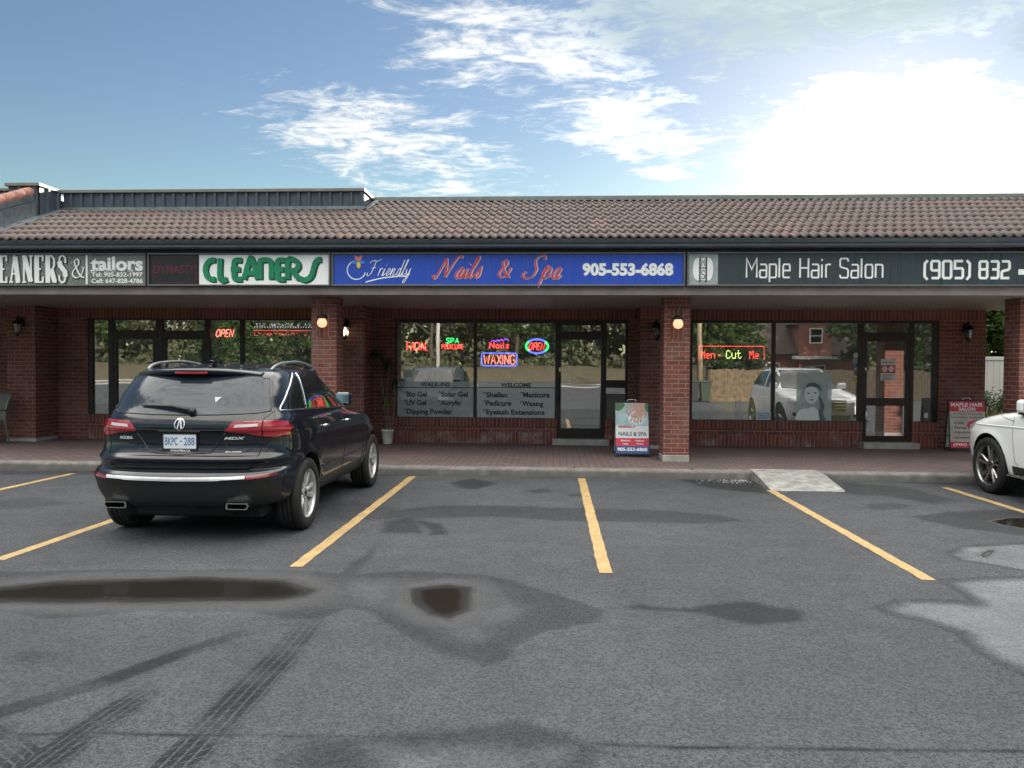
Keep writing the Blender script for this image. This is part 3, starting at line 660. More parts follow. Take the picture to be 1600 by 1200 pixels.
# parking lines, worn paint
def linemat():
    m, nt = newmat('line_paint')
    P = node(nt, 'ShaderNodeNewGeometry').outputs['Position']
    w = sstep(nt, mth(nt, 'ADD', noise(nt, P, 55, 4, .7), mth(nt, 'MULTIPLY', noise(nt, P, 5, 3), .35)), .51, .70)
    c = mixc(nt, noise(nt, P, 6, 3), (.55, .33, .09), (.66, .43, .15))
    c = mixc(nt, mth(nt, 'MULTIPLY', w, .75), c, (.20, .16, .10))
    finish(nt, bsdf(nt, col=c, rough=.7, normal=bump(nt, noise(nt, P, 120, 3), .003))); return m
M_LINE = linemat()
for X, y0, y1 in ((-7.39, 6.25, 11.42), (-4.745, 6.3, 11.5), (-2.14, 6.28, 11.62), (.435, 6.28, 11.65), (3.005, 6.27, 10.76), (5.585, 6.27, 11.25)):
    q = MB(); n = 60
    vs = []
    for i in range(n+1):
        yy = y0+(y1-y0)*i/n; e = .004*math.sin(i*1.7+X)+.003*math.sin(i*.61+2*X); vs += [(X-.055+e, yy, .004), (X+.055+e*.6, yy, .004)]
    q.add(vs, [(2*i, 2*i+1, 2*i+3, 2*i+2) for i in range(n)]); q.build('parking_line', M_LINE, kind='structure')

# sidewalk, kerb, ramp
def paver():
    m, nt = newmat('paver')
    P = node(nt, 'ShaderNodeNewGeometry').outputs['Position']
    b = node(nt, 'ShaderNodeTexBrick', {'offset': .5}, {'Vector': P, 'Color1': (.205, .132, .126, 1), 'Color2': (.125, .102, .104, 1), 'Mortar': (.028, .026, .026, 1), 'Scale': 1.0, 'Mortar Size': .0105, 'Mortar Smooth': .3, 'Bias': 0.0, 'Brick Width': .225, 'Row Height': .1125})
    c = mixc(nt, sstep(nt, noise(nt, P, .9, 5, .6), .4, .7, 0, .55), b.outputs['Color'], (.105, .095, .095))
    c = mixc(nt, sstep(nt, noise(nt, P, 30, 4, .7), .5, .8, 0, .5), c, (.07, .06, .058))
    c = mixc(nt, sstep(nt, noise(nt, P, 7, 5, .7), .63, .75, 0, .35), c, (.22, .19, .18))
    h = mth(nt, 'ADD', mth(nt, 'MULTIPLY', b.outputs['Fac'], -1.0), mth(nt, 'MULTIPLY', noise(nt, P, 5, 3), .9))
    finish(nt, bsdf(nt, col=c, rough=.75, normal=bump(nt, h, .008))); return m
q = MB(); q.add([(-40, 11.95, .13), (40, 11.95, .13), (40, WY+.1, .13), (-40, WY+.1, .13), (-40, 11.95, -.1), (40, 11.95, -.1)], [(0, 1, 2, 3), (0, 4, 5, 1)]); q.build('sidewalk', paver(), kind='structure')
def kerb(x0, x1):
    bm_v = []; n = int((x1-x0)/.04); q = MB(); prof = [(0, -.05), (0, .085), (.012, .112), (.035, .128), (.09, .132), (.195, .131)]
    for i in range(n+1):
        x = x0+(x1-x0)*i/n
        jt = .012 if abs(((x+50) % 1.83)-.9) < .02 else 0
        for j, (dy, z) in enumerate(prof):
            a = _k(x*3.1, j*.7); c_ = _k(x*14, j*2.1+5)
            ch = max(0, c_-.66)*.10 if 1 <= j <= 3 else 0
            bm_v.append((x, 11.755+dy+(a-.5)*.012+ch*.6+jt, z-ch-(jt if j > 0 else 0) + (a-.5)*.006*(j > 0)))
    k = len(prof); q.add(bm_v, [(i*k+j, (i+1)*k+j, (i+1)*k+j+1, i*k+j+1) for i in range(n) for j in range(k-1)], 0, True); return q
def _k(x, y): return float(vnoise(np.array([x+300.0]), np.array([y+50.0]))[0])
def kerbmat():
    m, nt = newmat('kerb_concrete')
    P = node(nt, 'ShaderNodeNewGeometry').outputs['Position']; z = node(nt, 'ShaderNodeSeparateXYZ', None, {0: P}).outputs[2]
    c = mixc(nt, sstep(nt, noise(nt, P, 4, 6, .7), .35, .7), (.135, .13, .122), (.235, .228, .215))
    c = mixc(nt, sstep(nt, noise(nt, P, 26, 4, .7), .52, .75, 0, .65), c, (.11, .105, .10))
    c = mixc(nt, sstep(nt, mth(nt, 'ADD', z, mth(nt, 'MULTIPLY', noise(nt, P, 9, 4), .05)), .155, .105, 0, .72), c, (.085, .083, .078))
    finish(nt, bsdf(nt, col=c, rough=.88, normal=bump(nt, noise(nt, P, 55, 5), .008))); return m
M_KERB = kerbmat()
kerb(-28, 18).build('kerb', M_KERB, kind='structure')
q = MB()
rv = []
n = 24
for i in range(n+1):
    t = i/n; x0 = 3.02; x1 = 3.985; xx = x0+(x1-x0)*t
    e = .02*(_k(xx*6, 2)-.5)
    for (yy, zz) in ((10.72+e, .002), (10.74+e, .018), (11.1, .068), (11.45, .118), (11.76, .141), (11.96, .141)): rv.append((xx+(.0 if 0 < i < n else (-.015 if i == 0 else .01)*(1+_k(yy*9, 3))), yy, zz+.006*(_k(xx*3, yy*3)-.5)))
q.add(rv, [(i*6+j, (i+1)*6+j, (i+1)*6+j+1, i*6+j+1) for i in range(n) for j in range(5)], 0, True)
for s_ in (0, n):
    b_ = [rv[s_*6+j] for j in range(6)]; q.add(b_+[(p[0], p[1], -.02) for p in b_], [(j, j+1, 7+j, 6+j) for j in range(5)], 0)
q.build('concrete_ramp', pm('ramp_concrete', (.25, .25, .238), .85, 0, .3, 7, bmp=.006, bscale=45), kind='structure')
# crumbs of broken kerb and asphalt beside the ramp
q = MB(); rr = random.Random(4)
for i in range(340):
    cx = 2.95-abs(rr.gauss(0, .33)); cy = 11.70-abs(rr.gauss(0, .16)); s_ = rr.uniform(.004, .018)*(.6 if rr.random() < .7 else 1.2); a = rr.random()*6
    pts = [(cx+math.cos(a+k*2.09)*s_*rr.uniform(.6, 1.2), cy+math.sin(a+k*2.09)*s_, 0.0) for k in range(3)]+[(cx, cy, s_*1.1)]
    q.add(pts, [(0, 1, 3), (1, 2, 3), (2, 0, 3)], 0 if rr.random() < .6 else 1)
q.build('loose_gravel', [pm('gravel_dark', (.07, .07, .07), .9), pm('gravel_light', (.32, .31, .30), .9)], kind='stuff')
# ------------------------------------------------------------------ stroke lettering
def stroke(mb, glyphs, word, x0, x1, z0, z1, wid, y, th=.004, m=0, gap=.28, shear=0.0, sm=0, nib=None, dx=0, dz=0, tube=None):
    """draws a word of pen strokes into the box (z0 = baseline, z1 = cap height)"""
    adv = []; tot = 0
    for i, ch in enumerate(word):
        w = glyphs[ch][0] if ch != ' ' else .38
        adv.append(tot); tot += w + (gap if i < len(word)-1 else 0)
    hgt = z1-z0; sx = (x1-x0)/tot
    kk = 0
    for ch, a in zip(word, adv):
        if ch == ' ': continue
        gw, strokes = glyphs[ch]
        for st in strokes:
            closed = len(st) > 3 and st[0] == st[-1]
            pts = [(x0+(a+px*gw)*sx+pz*hgt*shear+dx, z0+pz*hgt+dz) for px, pz in st]
            if sm: pts = [(p.x, p.y) for p in smooth_pts([Vector((p[0], p[1])) for p in pts], sm)]
            kk += 1
            if tube: mb.tube([(p[0], y, p[1]) for p in pts], tube, 6, m)
            else: mb.ribbon(pts[:-1] if closed and not sm else pts, wid, y-th-.0002*kk, y, m, nib, closed and not sm)
AG = {'M': (.80, [[(0, 0), (0, 1), (.5, .42), (1, 1), (1, 0)]]), 'H': (.62, [[(0, 0), (0, 1)], [(1, 0), (1, 1)], [(0, .5), (1, .5)]]), 'l': (.06, [[(0, 0), (0, 1)]]),
      'a': (.52, [[(.05, .68), (.85, .68), (1, .6), (1, 0)], [(1, 0), (.12, 0), (0, .07), (0, .3), (.12, .37), (1, .37)]]), 'p': (.52, [[(0, -.24), (0, .68), (.88, .68), (1, .6), (1, .08), (.88, 0), (0, 0)]]),
      'e': (.52, [[(0, .36), (1, .36), (1, .6), (.88, .68), (.12, .68), (0, .6), (0, .08), (.12, 0), (1, 0)]]), 'i': (.06, [[(0, 0), (0, .68)], [(0, .86), (0, .96)]]),
      'r': (.36, [[(0, 0), (0, .68)], [(0, .60), (.3, .68), (1, .68)]]), 'S': (.60, [[(1, .84), (1, .92), (.88, 1), (.12, 1), (0, .92), (0, .63), (.12, .55), (.88, .46), (1, .38), (1, .08), (.88, 0), (.12, 0), (0, .08), (0, .16)]]),
      'o': (.52, [[(.12, 0), (0, .08), (0, .6), (.12, .68), (.88, .68), (1, .6), (1, .08), (.88, 0), (.12, 0)]]), 'n': (.52, [[(0, 0), (0, .68), (.88, .68), (1, .6), (1, 0)]]),
      '9': (.56, [[(1, .45), (.14, .45), (0, .53), (0, .92), (.14, 1), (.86, 1), (1, .92), (1, .08), (.86, 0), (.05, 0)]]), '0': (.56, [[(.14, 0), (0, .08), (0, .92), (.14, 1), (.86, 1), (1, .92), (1, .08), (.86, 0), (.14, 0)]]),
      '5': (.56, [[(1, 1), (0, 1), (0, .57), (.86, .57), (1, .49), (1, .08), (.86, 0), (0, 0)]]), '8': (.56, [[(.14, 0), (0, .08), (0, .45), (.14, .52), (0, .6), (0, .92), (.14, 1), (.86, 1), (1, .92), (1, .6), (.86, .52), (1, .45), (1, .08), (.86, 0), (.14, 0)], [(.14, .52), (.86, .52)]]),
      '3': (.56, [[(0, 1), (.86, 1), (1, .92), (1, .6), (.86, .52), (.2, .52)], [(.86, .52), (1, .44), (1, .08), (.86, 0), (0, 0)]]), '2': (.56, [[(0, 1), (.86, 1), (1, .92), (1, .58), (.86, .50), (.14, .42), (0, .34), (0, 0), (1, 0)]]),
      '(': (.26, [[(1, 1.05), (.2, .85), (.2, .10), (1, -.1)]]), ')': (.26, [[(0, 1.05), (.8, .85), (.8, .10), (0, -.1)]]), '-': (.4, [[(0, .42), (1, .42)]])}
SC = {'F': (.85, [[(.0, .80), (.06, .90), (.3, .94), (.7, .93), (1.0, 1.05)], [(.55, .93), (.46, .5), (.34, .12), (.14, 0), (.0, .08), (.03, .2)], [(.25, .48), (.68, .52)]]),
      'r': (.26, [[(.12, .46), (-.02, .0)], [(.02, .14), (.35, .40), (.62, .48), (.95, .42)]]), 'i': (.18, [[(-.3, 0), (.35, .45)], [(.35, .45), (.15, .08), (.5, 0), (1.2, .16)], [(.55, .64), (.65, .68)]]),
      'e': (.28, [[(-.1, .1), (.5, .2), (.88, .34), (.62, .46), (.2, .32), (.15, .1), (.5, 0), (1.1, .16)]]), 'n': (.40, [[(-.1, .1), (.14, .45), (.05, .0)], [(.08, .15), (.4, .42), (.62, .44), (.62, .3), (.52, .06), (.7, 0), (1.1, .14)]]),
      'd': (.36, [[(.7, .38), (.4, .46), (.1, .25), (.12, .05), (.4, 0), (.68, .25), (1.0, 1.0)], [(1.0, 1.0), (.7, .12), (.8, 0), (1.12, .14)]]), 'l': (.20, [[(-.3, .05), (.5, .5), (1.05, .92), (.85, 1.02), (.6, .85), (.15, .12), (.45, 0), (1.2, .15)]]),
      'y': (.38, [[(.0, .42), (.1, .14), (.32, .02), (.62, .22), (.82, .46)], [(.82, .46), (.55, -.12), (.2, -.42), (-.08, -.40), (-.02, -.24), (.5, -.06), (1.0, .14)]]),
      'N': (.95, [[(-.16, .12), (-.08, .0), (.06, .05), (.3, .95)], [(.3, .95), (.46, .5), (.56, .02)], [(.56, .02), (.74, .6), (.92, 1.0), (1.08, 1.05), (1.14, .96)]]),
      'a': (.38, [[(.78, .40), (.45, .46), (.1, .25), (.12, .05), (.4, 0), (.72, .28), (.84, .45)], [(.84, .45), (.66, .1), (.82, 0), (1.12, .15)]]), 's': (.30, [[(-.1, .05), (.4, .34), (.62, .5), (.66, .34), (.72, .1), (.4, 0), (.1, .07)]]),
      'S': (.75, [[(.98, .84), (.9, .99), (.62, 1.0), (.40, .82), (.5, .6), (.66, .38), (.55, .1), (.22, 0), (-.08, .08), (-.1, .24), (.08, .27)]]), 'p': (.42, [[(.0, .12), (.32, .55), (-.02, -.40)], [(.14, .15), (.45, .42), (.75, .45), (.85, .28), (.62, .02), (.25, .03)], [(.62, .02), (1.1, .16)]]),
      '&': (.75, [[(.92, .55), (.72, .15), (.38, 0), (.12, .15), (.22, .42), (.52, .65), (.56, .88), (.40, .97), (.26, .85), (.38, .52), (.66, .12), (.95, .0)]])}
BH = {'C': (.80, [[(.86, 1), (.5, 1), (.14, .82), (0, .5), (.14, .16), (.5, 0), (.86, 0)]]), 'L': (.66, [[(.12, 1.1), (.12, 0), (.85, 0)]]), 'E': (.75, [[(1, 1), (.5, 1), (.30, .84), (.30, .16), (.5, 0), (1, 0)], [(.0, .52), (.85, .52)]]),
      'A': (.95, [[(0, 0), (.40, 1), (.62, 1), (1, 0)], [(.22, .32), (.80, .32)]]), 'N': (.82, [[(0, 0), (0, .84), (.14, 1), (.72, 1), (.95, .78), (.95, 0)]]), 'R': (.82, [[(.05, 0), (.05, 1), (.62, 1), (.9, .82), (.9, .62), (.62, .46), (.05, .46)], [(.40, .46), (.98, 0)]]),
      'S': (1.05, [[(1.28, 1.04), (1.05, 1.0), (.86, .78), (.70, .28), (.50, .05), (.2, -.04), (-.12, .04)]])}
NE = {'A': (.7, [[(0, 0), (.5, 1), (1, 0)], [(.2, .35), (.8, .35)]]), 'C': (.65, [[(1, .85), (.7, 1), (.25, 1), (0, .75), (0, .25), (.25, 0), (.7, 0), (1, .15)]]), 'D': (.65, [[(0, 0), (0, 1), (.6, 1), (1, .75), (1, .25), (.6, 0), (0, 0)]]),
      'E': (.55, [[(1, 1), (0, 1), (0, 0), (1, 0)], [(0, .5), (.8, .5)]]), 'F': (.55, [[(1, 1), (0, 1), (0, 0)], [(0, .5), (.8, .5)]]), 'G': (.7, [[(1, .85), (.7, 1), (.25, 1), (0, .75), (0, .25), (.25, 0), (.75, 0), (1, .2), (1, .45), (.6, .45)]]), 'I': (.08, [[(0, 0), (0, 1)]]),
      'L': (.5, [[(0, 1), (0, 0), (1, 0)]]), 'N': (.65, [[(0, 0), (0, 1), (1, 0), (1, 1)]]), 'O': (.72, [[(.3, 0), (0, .3), (0, .7), (.3, 1), (.7, 1), (1, .7), (1, .3), (.7, 0), (.3, 0)]]), 'P': (.6, [[(0, 0), (0, 1), (.7, 1), (1, .85), (1, .6), (.7, .45), (0, .45)]]),
      'R': (.6, [[(0, 0), (0, 1), (.7, 1), (1, .85), (1, .6), (.7, .45), (0, .45)], [(.45, .45), (1, 0)]]), 'S': (.6, [[(1, .85), (.75, 1), (.25, 1), (0, .8), (.15, .58), (.85, .42), (1, .2), (.75, 0), (.25, 0), (0, .15)]]), 'U': (.65, [[(0, 1), (0, .25), (.25, 0), (.75, 0), (1, .25), (1, 1)]]),
      'W': (.9, [[(0, 1), (.25, 0), (.5, .8), (.75, 0), (1, 1)]]), 'X': (.65, [[(0, 0), (1, 1)], [(0, 1), (1, 0)]]), 'a': (.5, [[(1, .62), (1, 0)], [(1, .5), (.6, .64), (.15, .55), (0, .3), (.15, .05), (.6, 0), (1, .15)]]), 'i': (.08, [[(0, 0), (0, .62)], [(0, .82), (0, .88)]]), 'l': (.08, [[(0, 0), (0, 1)]]),
      's': (.45, [[(1, .55), (.6, .65), (.1, .55), (.1, .38), (.9, .25), (.9, .08), (.4, 0), (0, .1)]]), 'M': (.8, [[(0, 0), (0, 1), (.5, .3), (1, 1), (1, 0)]]), 'D_': (.5, [])}
SL = {'E': (.62, [[(.2, 0), (.2, 1)]], [[(0, .97), (.95, .97)], [(0, .03), (.95, .03)], [(.2, .5), (.7, .5)], [(.92, .78), (.92, 1)], [(.92, 0), (.92, .22)]]), 'A': (.80, [[(.55, .95), (.82, .05)]], [[(.5, 1), (.15, .03)], [(.26, .33), (.75, .33)], [(0, .03), (.36, .03)], [(.62, .03), (1, .03)]]),
      'N': (.80, [[(.22, .97), (.80, .05)]], [[(.17, 0), (.17, .97)], [(.82, .03), (.82, 1)], [(0, .97), (.3, .97)], [(0, .03), (.36, .03)], [(.64, .97), (1, .97)]]), 'R': (.78, [[(.2, 0), (.2, 1)], [(.55, .48), (.85, .03)]], [[(0, .97), (.6, .97), (.82, .85), (.82, .62), (.6, .48), (.2, .48)], [(0, .03), (.4, .03)], [(.75, .03), (1.02, .03)]]),
      'S': (.60, [[(.12, .78), (.25, .62), (.8, .40), (.88, .22)]], [[(.88, .72), (.86, .9), (.55, 1), (.2, .93), (.1, .75)], [(.9, .25), (.75, .06), (.45, 0), (.15, .1), (.08, .28)]]), 'C': (.72, [[(.12, .7), (.1, .5), (.12, .3)]], [[(.9, .72), (.85, .9), (.55, 1), (.2, .9), (.12, .7)], [(.12, .3), (.25, .08), (.55, 0), (.85, .1), (.92, .25)]]), 'L': (.60, [[(.2, 0), (.2, 1)]], [[(0, .97), (.45, .97)], [(0, .03), (.95, .03)], [(.92, .02), (.92, .3)]])}
def slab(mb, word, x0, x1, z0, z1, w1, w2, y, m=0):
    tot = sum(SL[c][0] for c in word)+.16*(len(word)-1); sx = (x1-x0)/tot; a = 0; kk = 0
    for c in word:
        gw, A, B = SL[c]
        for L, wd in ((A, w1), (B, w2)):
            for st in L: kk += 1; mb.ribbon([(x0+(a+p*gw)*sx, z0+q_*(z1-z0)) for p, q_ in st], wd, y-.005-.00015*kk, y, m)
        a += gw+.16

# ------------------------------------------------------------------ fascia signs
SY = 12.49
def sxp(px, py=420, Y=SY): return gy(px, py, Y).x
def szp(py, px=800, Y=SY): return gy(px, py, Y).z
Z0S, Z1S = 2.995, 3.545
M_SFR = pm('sign_frame', (.15, .15, .14), .4, .5, .12, 5)
def signbox(label, x0, x1, panels):
    t = thing('shop_sign', label, 'sign', ((x0+x1)/2, 12.55, Z0S))
    q = MB(); f = .028
    q.bbox(x0, x1, SY-.03, 12.63, Z0S, Z0S+f, .004); q.bbox(x0, x1, SY-.03, 12.63, Z1S-f, Z1S, .004)
    q.bbox(x0, x0+f, SY-.028, 12.63, Z0S+f, Z1S-f, .004); q.bbox(x1-f, x1, SY-.028, 12.63, Z0S+f, Z1S-f, .004)
    q.build('frame', M_SFR, t)
    for a, b, mt in panels:
        q = MB(); q.box(a, b, SY, 12.6, Z0S+f, Z1S-f); q.build('panel', mt, t)
    return t
def panelmat(name, col, rough=.3, var=.06):
    m, nt = newmat(name); P = node(nt, 'ShaderNodeNewGeometry').outputs['Position']
    st = noise(nt, node(nt, 'ShaderNodeMapping', None, {'Vector': P, 'Scale': (9, 9, .8)}).outputs[0], 1.0, 5, .65)      # rain streaks down the panel
    c = mixc(nt, sstep(nt, st, .48, .78, 0, .18), col, [k*.45+.03 for k in col])
    c = mixc(nt, sstep(nt, noise(nt, P, .7, 3), .4, .7, 0, .14), c, [min(1, k*1.3+.03) for k in col])
    finish(nt, bsdf(nt, col=c, rough=sstep(nt, st, .3, .8, rough-.06, rough+.15), spec=.5)); return m
M_WH = panelmat('sign_white', (.90, .92, .93)); M_BLUE = panelmat('sign_blue', (.026, .075, .46), .28, .05); M_GRN = pm('sign_green', (.012, .23, .105), .4); M_DGRN = pm('sign_dark_green', (.008, .075, .045), .5)
M_DK = panelmat('sign_charcoal', (.038, .052, .060), .3, .06); M_RED = pm('sign_red', (.55, .055, .055), .4); M_LET = pm('letter_white', (.84, .86, .86), .4, 0, .04); M_BLKP = panelmat('sign_black', (.014, .015, .020), .35)
m_, nt = newmat('pebble_panel'); P = node(nt, 'ShaderNodeNewGeometry').outputs['Position']
v_ = node(nt, 'ShaderNodeTexVoronoi', {'feature': 'DISTANCE_TO_EDGE'}, {'Vector': node(nt, 'ShaderNodeMapping', None, {'Vector': P, 'Rotation': (0, .5, 0), 'Scale': (1, 1, 2.2)}).outputs[0], 'Scale': 26.0}).outputs['Distance']
c_ = mixc(nt, sstep(nt, v_, .02, .10), (.34, .36, .35), (.085, .105, .098)); c_ = mixc(nt, sstep(nt, noise(nt, P, 3, 4), .4, .7, 0, .6), c_, (.16, .18, .17))
finish(nt, bsdf(nt, col=c_, rough=.4)); M_PEB = m_
# cleaners and tailors
t = signbox('grey pebble patterned sign with white serif CLEANERS & tailors lettering', -11.4, -6.79, [(-11.37, -7.83, M_PEB), (-7.80, -6.82, M_PEB)])
q = MB(); q.bbox(-7.83, -7.80, SY-.01, 12.58, Z0S+.03, Z1S-.03, .003); q.build('divider', M_WH, t)
q = MB(); a = sxp(-36); b = sxp(104.5); slab(q, 'CLEANERS', a, b, szp(442, 50), szp(399, 50), .082, .030, SY-.002, 0)
stroke(q, SC, '&', sxp(111), sxp(133), szp(434, 120), szp(404, 120), .028, SY-.002, m=0, sm=5, nib=(.6, .6))
q2 = MB(); slab(q2, 'CLEANERS', a+.012, b+.012, szp(443.5, 50), szp(400, 50), .10, .046, SY, 0); stroke(q2, SC, '&', sxp(111.5), sxp(133.5), szp(435, 120), szp(404.5, 120), .048, SY, m=0, sm=5)
text(q, 'tailors', sxp(142), sxp(223.5), szp(423.5, 180), szp(401, 180), SY-.001, .005, 0, .035)
for px_, w_ in ((146, 9), (167, 8), (177, 7), (204, 8)): q.box(sxp(px_-w_/2), sxp(px_+w_/2), SY-.006, SY-.001, szp(424, 180), szp(421.8, 180))
text(q, 'Tel: 905-832-1997', sxp(143), sxp(223), szp(432.5, 180), szp(425.5, 180), SY-.001, .003, 0, .02); text(q, 'Cell: 647-828-4786', sxp(143), sxp(223), szp(442.5, 180), szp(435.2, 180), SY-.001, .003, 0, .02)
q.build('lettering', M_LET, t); q2.build('letter_shadow', pm('letter_black', (.03, .035, .035), .5), t)
# cleaners, green
t = signbox('white sign with green retro CLEANERS letters beside an unlit red and black panel', -6.765, -3.675, [(-6.737, -5.90, M_BLKP), (-5.89, -3.703, M_WH)])
q = MB(); q2 = MB(); a, b = sxp(321), sxp(495); zb, zc = szp(436, 410), szp(406.5, 410)
stroke(q, BH, 'CLEANERS', a, b, zb, zc, .084, SY-.004, .006, gap=.15, sm=3)
for d_ in (.35, .7, 1.0): stroke(q2, BH, 'CLEANERS', a, b, zb, zc, .084, SY-.0014*(2-d_), .001, gap=.15, sm=3, dx=.028*d_, dz=-.022*d_)
q.build('lettering', M_GRN, t); q2.build('letter_shadow', M_DGRN, t)
q = MB(); mdr = pm('led_off_red', (.13, .016, .022), .4)
x0, x1, z0, z1 = sxp(239), sxp(307), szp(442, 270), szp(401, 270)
for aa, bb, cc, dd_ in ((x0+.03, x1-.03, z0, z0+.012), (x0+.03, x1-.03, z1-.012, z1), (x0, x0+.012, z0+.04, z1-.04), (x1-.012, x1, z0+.04, z1-.04)): q.box(aa, bb, SY-.004, SY, cc, dd_)
text(q, 'DYNASTY', sxp(240.5), sxp(305), szp(427.5, 270), szp(414, 270), SY, .004, 0, .012)
q.build('lettering', mdr, t)
# nails and spa
t = signbox('long royal blue sign reading Friendly Nails & Spa with phone number', -3.655, 2.095, [(-3.627, 2.067, M_BLUE)])
q = MB(); stroke(q, SC, 'Friendly', sxp(573), sxp(640), szp(431, 600), szp(406, 600), .016, SY-.001, .004, gap=.10, shear=.30, sm=6, nib=(.5, .6))
cxx, czz = sxp(557), szp(422, 557); rr_ = .152
pts = arc(cxx, czz, rr_, rr_, 100, 345, 40); q.ribbon([(p[0], p[1]) for p in pts], .016, SY-.004, SY)
q.ribbon([(p.x, p.y) for p in smooth_pts([Vector((sxp(571), szp(441, 571))), Vector((sxp(590), szp(436, 590))), Vector((sxp(612), szp(432.6, 612))), Vector((sxp(636), szp(431.5, 636)))], 6)], .02, SY-.004, SY, nib=(1.6, .5))
text(q, '905-553-6868', sxp(910), sxp(1052), szp(431.5, 980), szp(410.5, 980), SY, .006, 0, .05)
q.build('lettering', M_LET, t)
q = MB(); q2 = MB()
for mb_, w_, yy, ddx, ddz in ((q2, .044, SY-.001, .006, -.006), (q2, .044, SY-.0045, -.002, .002), (q, .034, SY-.010, -.003, .003)):
    stroke(mb_, SC, 'Nails', sxp(680), sxp(750), szp(434, 715), szp(402, 715), w_, yy, .003, gap=.10, shear=.34, sm=6, nib=(.45, .62), dx=ddx, dz=ddz)
    stroke(mb_, SC, '&', sxp(776), sxp(798), szp(433, 790), szp(406, 790), w_, yy, .003, shear=.2, sm=6, nib=(.45, .62), dx=ddx, dz=ddz)
    stroke(mb_, SC, 'Spa', sxp(818), sxp(874), szp(435, 850), szp(400, 850), w_, yy, .003, gap=.10, shear=.34, sm=6, nib=(.45, .62), dx=ddx, dz=ddz)
q.build('red_lettering', M_RED, t); q2.build('letter_outline', pm('outline_pale', (.74, .66, .76), .4), t)
def petal(px, py, ang, L, w, mt, nm):
    cx, cz = sxp(px, py), szp(py, px); pts = []
    for i in range(13):
        s_ = i/12; pts.append((s_*L, math.sin(s_*math.pi)**.8*w))
    pts += [(p[0], -p[1]) for p in pts[-2:0:-1]]
    c, s_ = math.cos(R(ang)), math.sin(R(ang))
    qq = MB(); qq.prism([(cx+a*c-b*s_, cz+a*s_+b*c) for a, b in pts], SY-.006-.001*(ang % 7), SY, 0); qq.build('petal', mt, t)
mpk = pm('petal_pink', (.72, .26, .30), .4); mlb = pm('petal_blue', (.06, .26, .72), .4); myl = pm('petal_yellow', (.80, .58, .06), .4)
petal(560.5, 408.5, 122, .115, .030, mpk, 0); petal(560.5, 408.5, 62, .115, .030, mpk, 0); petal(559.5, 409.5, 185, .11, .026, mlb, 0); petal(561, 409.5, -3, .11, .026, mlb, 0); petal(560.5, 408.5, 270, .12, .034, myl, 0)
# hair salon
t = signbox('long dark charcoal sign with thin white Maple Hair Salon lettering', 2.12, 11.9, [(2.148, 2.615, pm('logo_grey', (.33, .37, .38), .4)), (2.62, 11.87, M_DK)])
q = MB(); stroke(q, AG, 'Maple', sxp(1166.5), sxp(1234), szp(433.5, 1200), szp(403.5, 1200), .026, SY, .005, gap=.24)
stroke(q, AG, 'Hair', sxp(1250), sxp(1298), szp(433.8, 1270), szp(403.5, 1270), .026, SY, .005, gap=.24); stroke(q, AG, 'Salon', sxp(1312.5), sxp(1379), szp(434, 1345), szp(404, 1345), .026, SY, .005, gap=.24)
stroke(q, AG, '(905)', sxp(1443.5), sxp(1516), szp(434.5, 1480), szp(408, 1480), .040, SY, .005, gap=.26); stroke(q, AG, '832', sxp(1530.5), sxp(1577), szp(434.5, 1550), szp(408.5, 1550), .040, SY, .005, gap=.26)
q.ribbon([(sxp(1591), szp(425, 1595)), (sxp(1603), szp(425, 1595))], .085, SY-.005, SY)
q.build('lettering', M_LET, t)
q = MB(); cx = sxp(1098.5)
for s_ in (-1, 1):
    pts = [(cx+s_*(.055+max(0, math.cos(R(a)))**.6*.105), szp(420.5, 1098)+math.sin(R(a))*.185) for a in range(-90, 91, 10)]
    q.prism(pts if s_ > 0 else pts[::-1], SY-.004, SY, 0)
q.box(cx-.038, cx+.038, SY-.006, SY, szp(417, 1098), szp(403, 1098)); q.box(cx-.038, cx+.038, SY-.006, SY, szp(438, 1098), szp(421, 1098)); q.build('logo_shape', M_LET, t)
q = MB()
for s_ in (-.050, .050): q.box(cx+s_-.011, cx+s_+.011, SY-.010, SY, szp(440, 1098), szp(402, 1098))
stroke(q, AG, 'M', cx-.022, cx+.022, szp(415.5, 1098), szp(405, 1098), .012, SY-.006, .003); stroke(q, AG, 'S', cx-.022, cx+.022, szp(435.5, 1098), szp(423, 1098), .012, SY-.006, .003); q.build('logo_mark', M_BLKP, t)
# fixing straps over the sign boxes
# ------------------------------------------------------------------ neon and LED signs inside the windows
NY_ = WY+.20
nx = lambda px, py=560: gy(px, py, NY_).x
nz = lambda py, px=800: gy(px, py, NY_).z
N_RED = em('neon_red', (1.0, .055, .045), 2.2); N_GRN = em('neon_green', (.04, 1.0, .22), 1.6); N_BLU = em('neon_blue', (.07, .12, 1.0), 2.2); N_PUR = em('neon_purple', (.36, .07, 1.0), 1.6); N_PNK = em('neon_pink', (1.0, .20, .15), 2.0); N_YG = em('led_lime', (.78, 1.0, .25), 1.8); N_WH = em('led_white', (.85, .72, .95), .9)
M_BRD = pm('sign_board', (.010, .010, .010), .35)
def board(t, x0, x1, z0, z1, y=NY_+.03):
    q = MB(); q.bbox(x0, x1, y, y+.02, z0, z1, .005); q.build('backing', M_BRD, t)
    for x in (x0+.04, x1-.04):
        q = MB(); q.tube([(x, y+.01, z1-.01), (x, y+.012, 2.60)], .003, 5); q.build('wire', M_BRD, t)
def neon(label, ctr): return thing('neon_sign', label, 'neon sign', (nx(*ctr), NY_, nz(ctr[1], ctr[0])))
t = neon('red italic neon OPEN sign hanging in the cleaners window', (352, 520)); board(t, nx(335), nx(369), nz(528, 352), nz(512, 352))
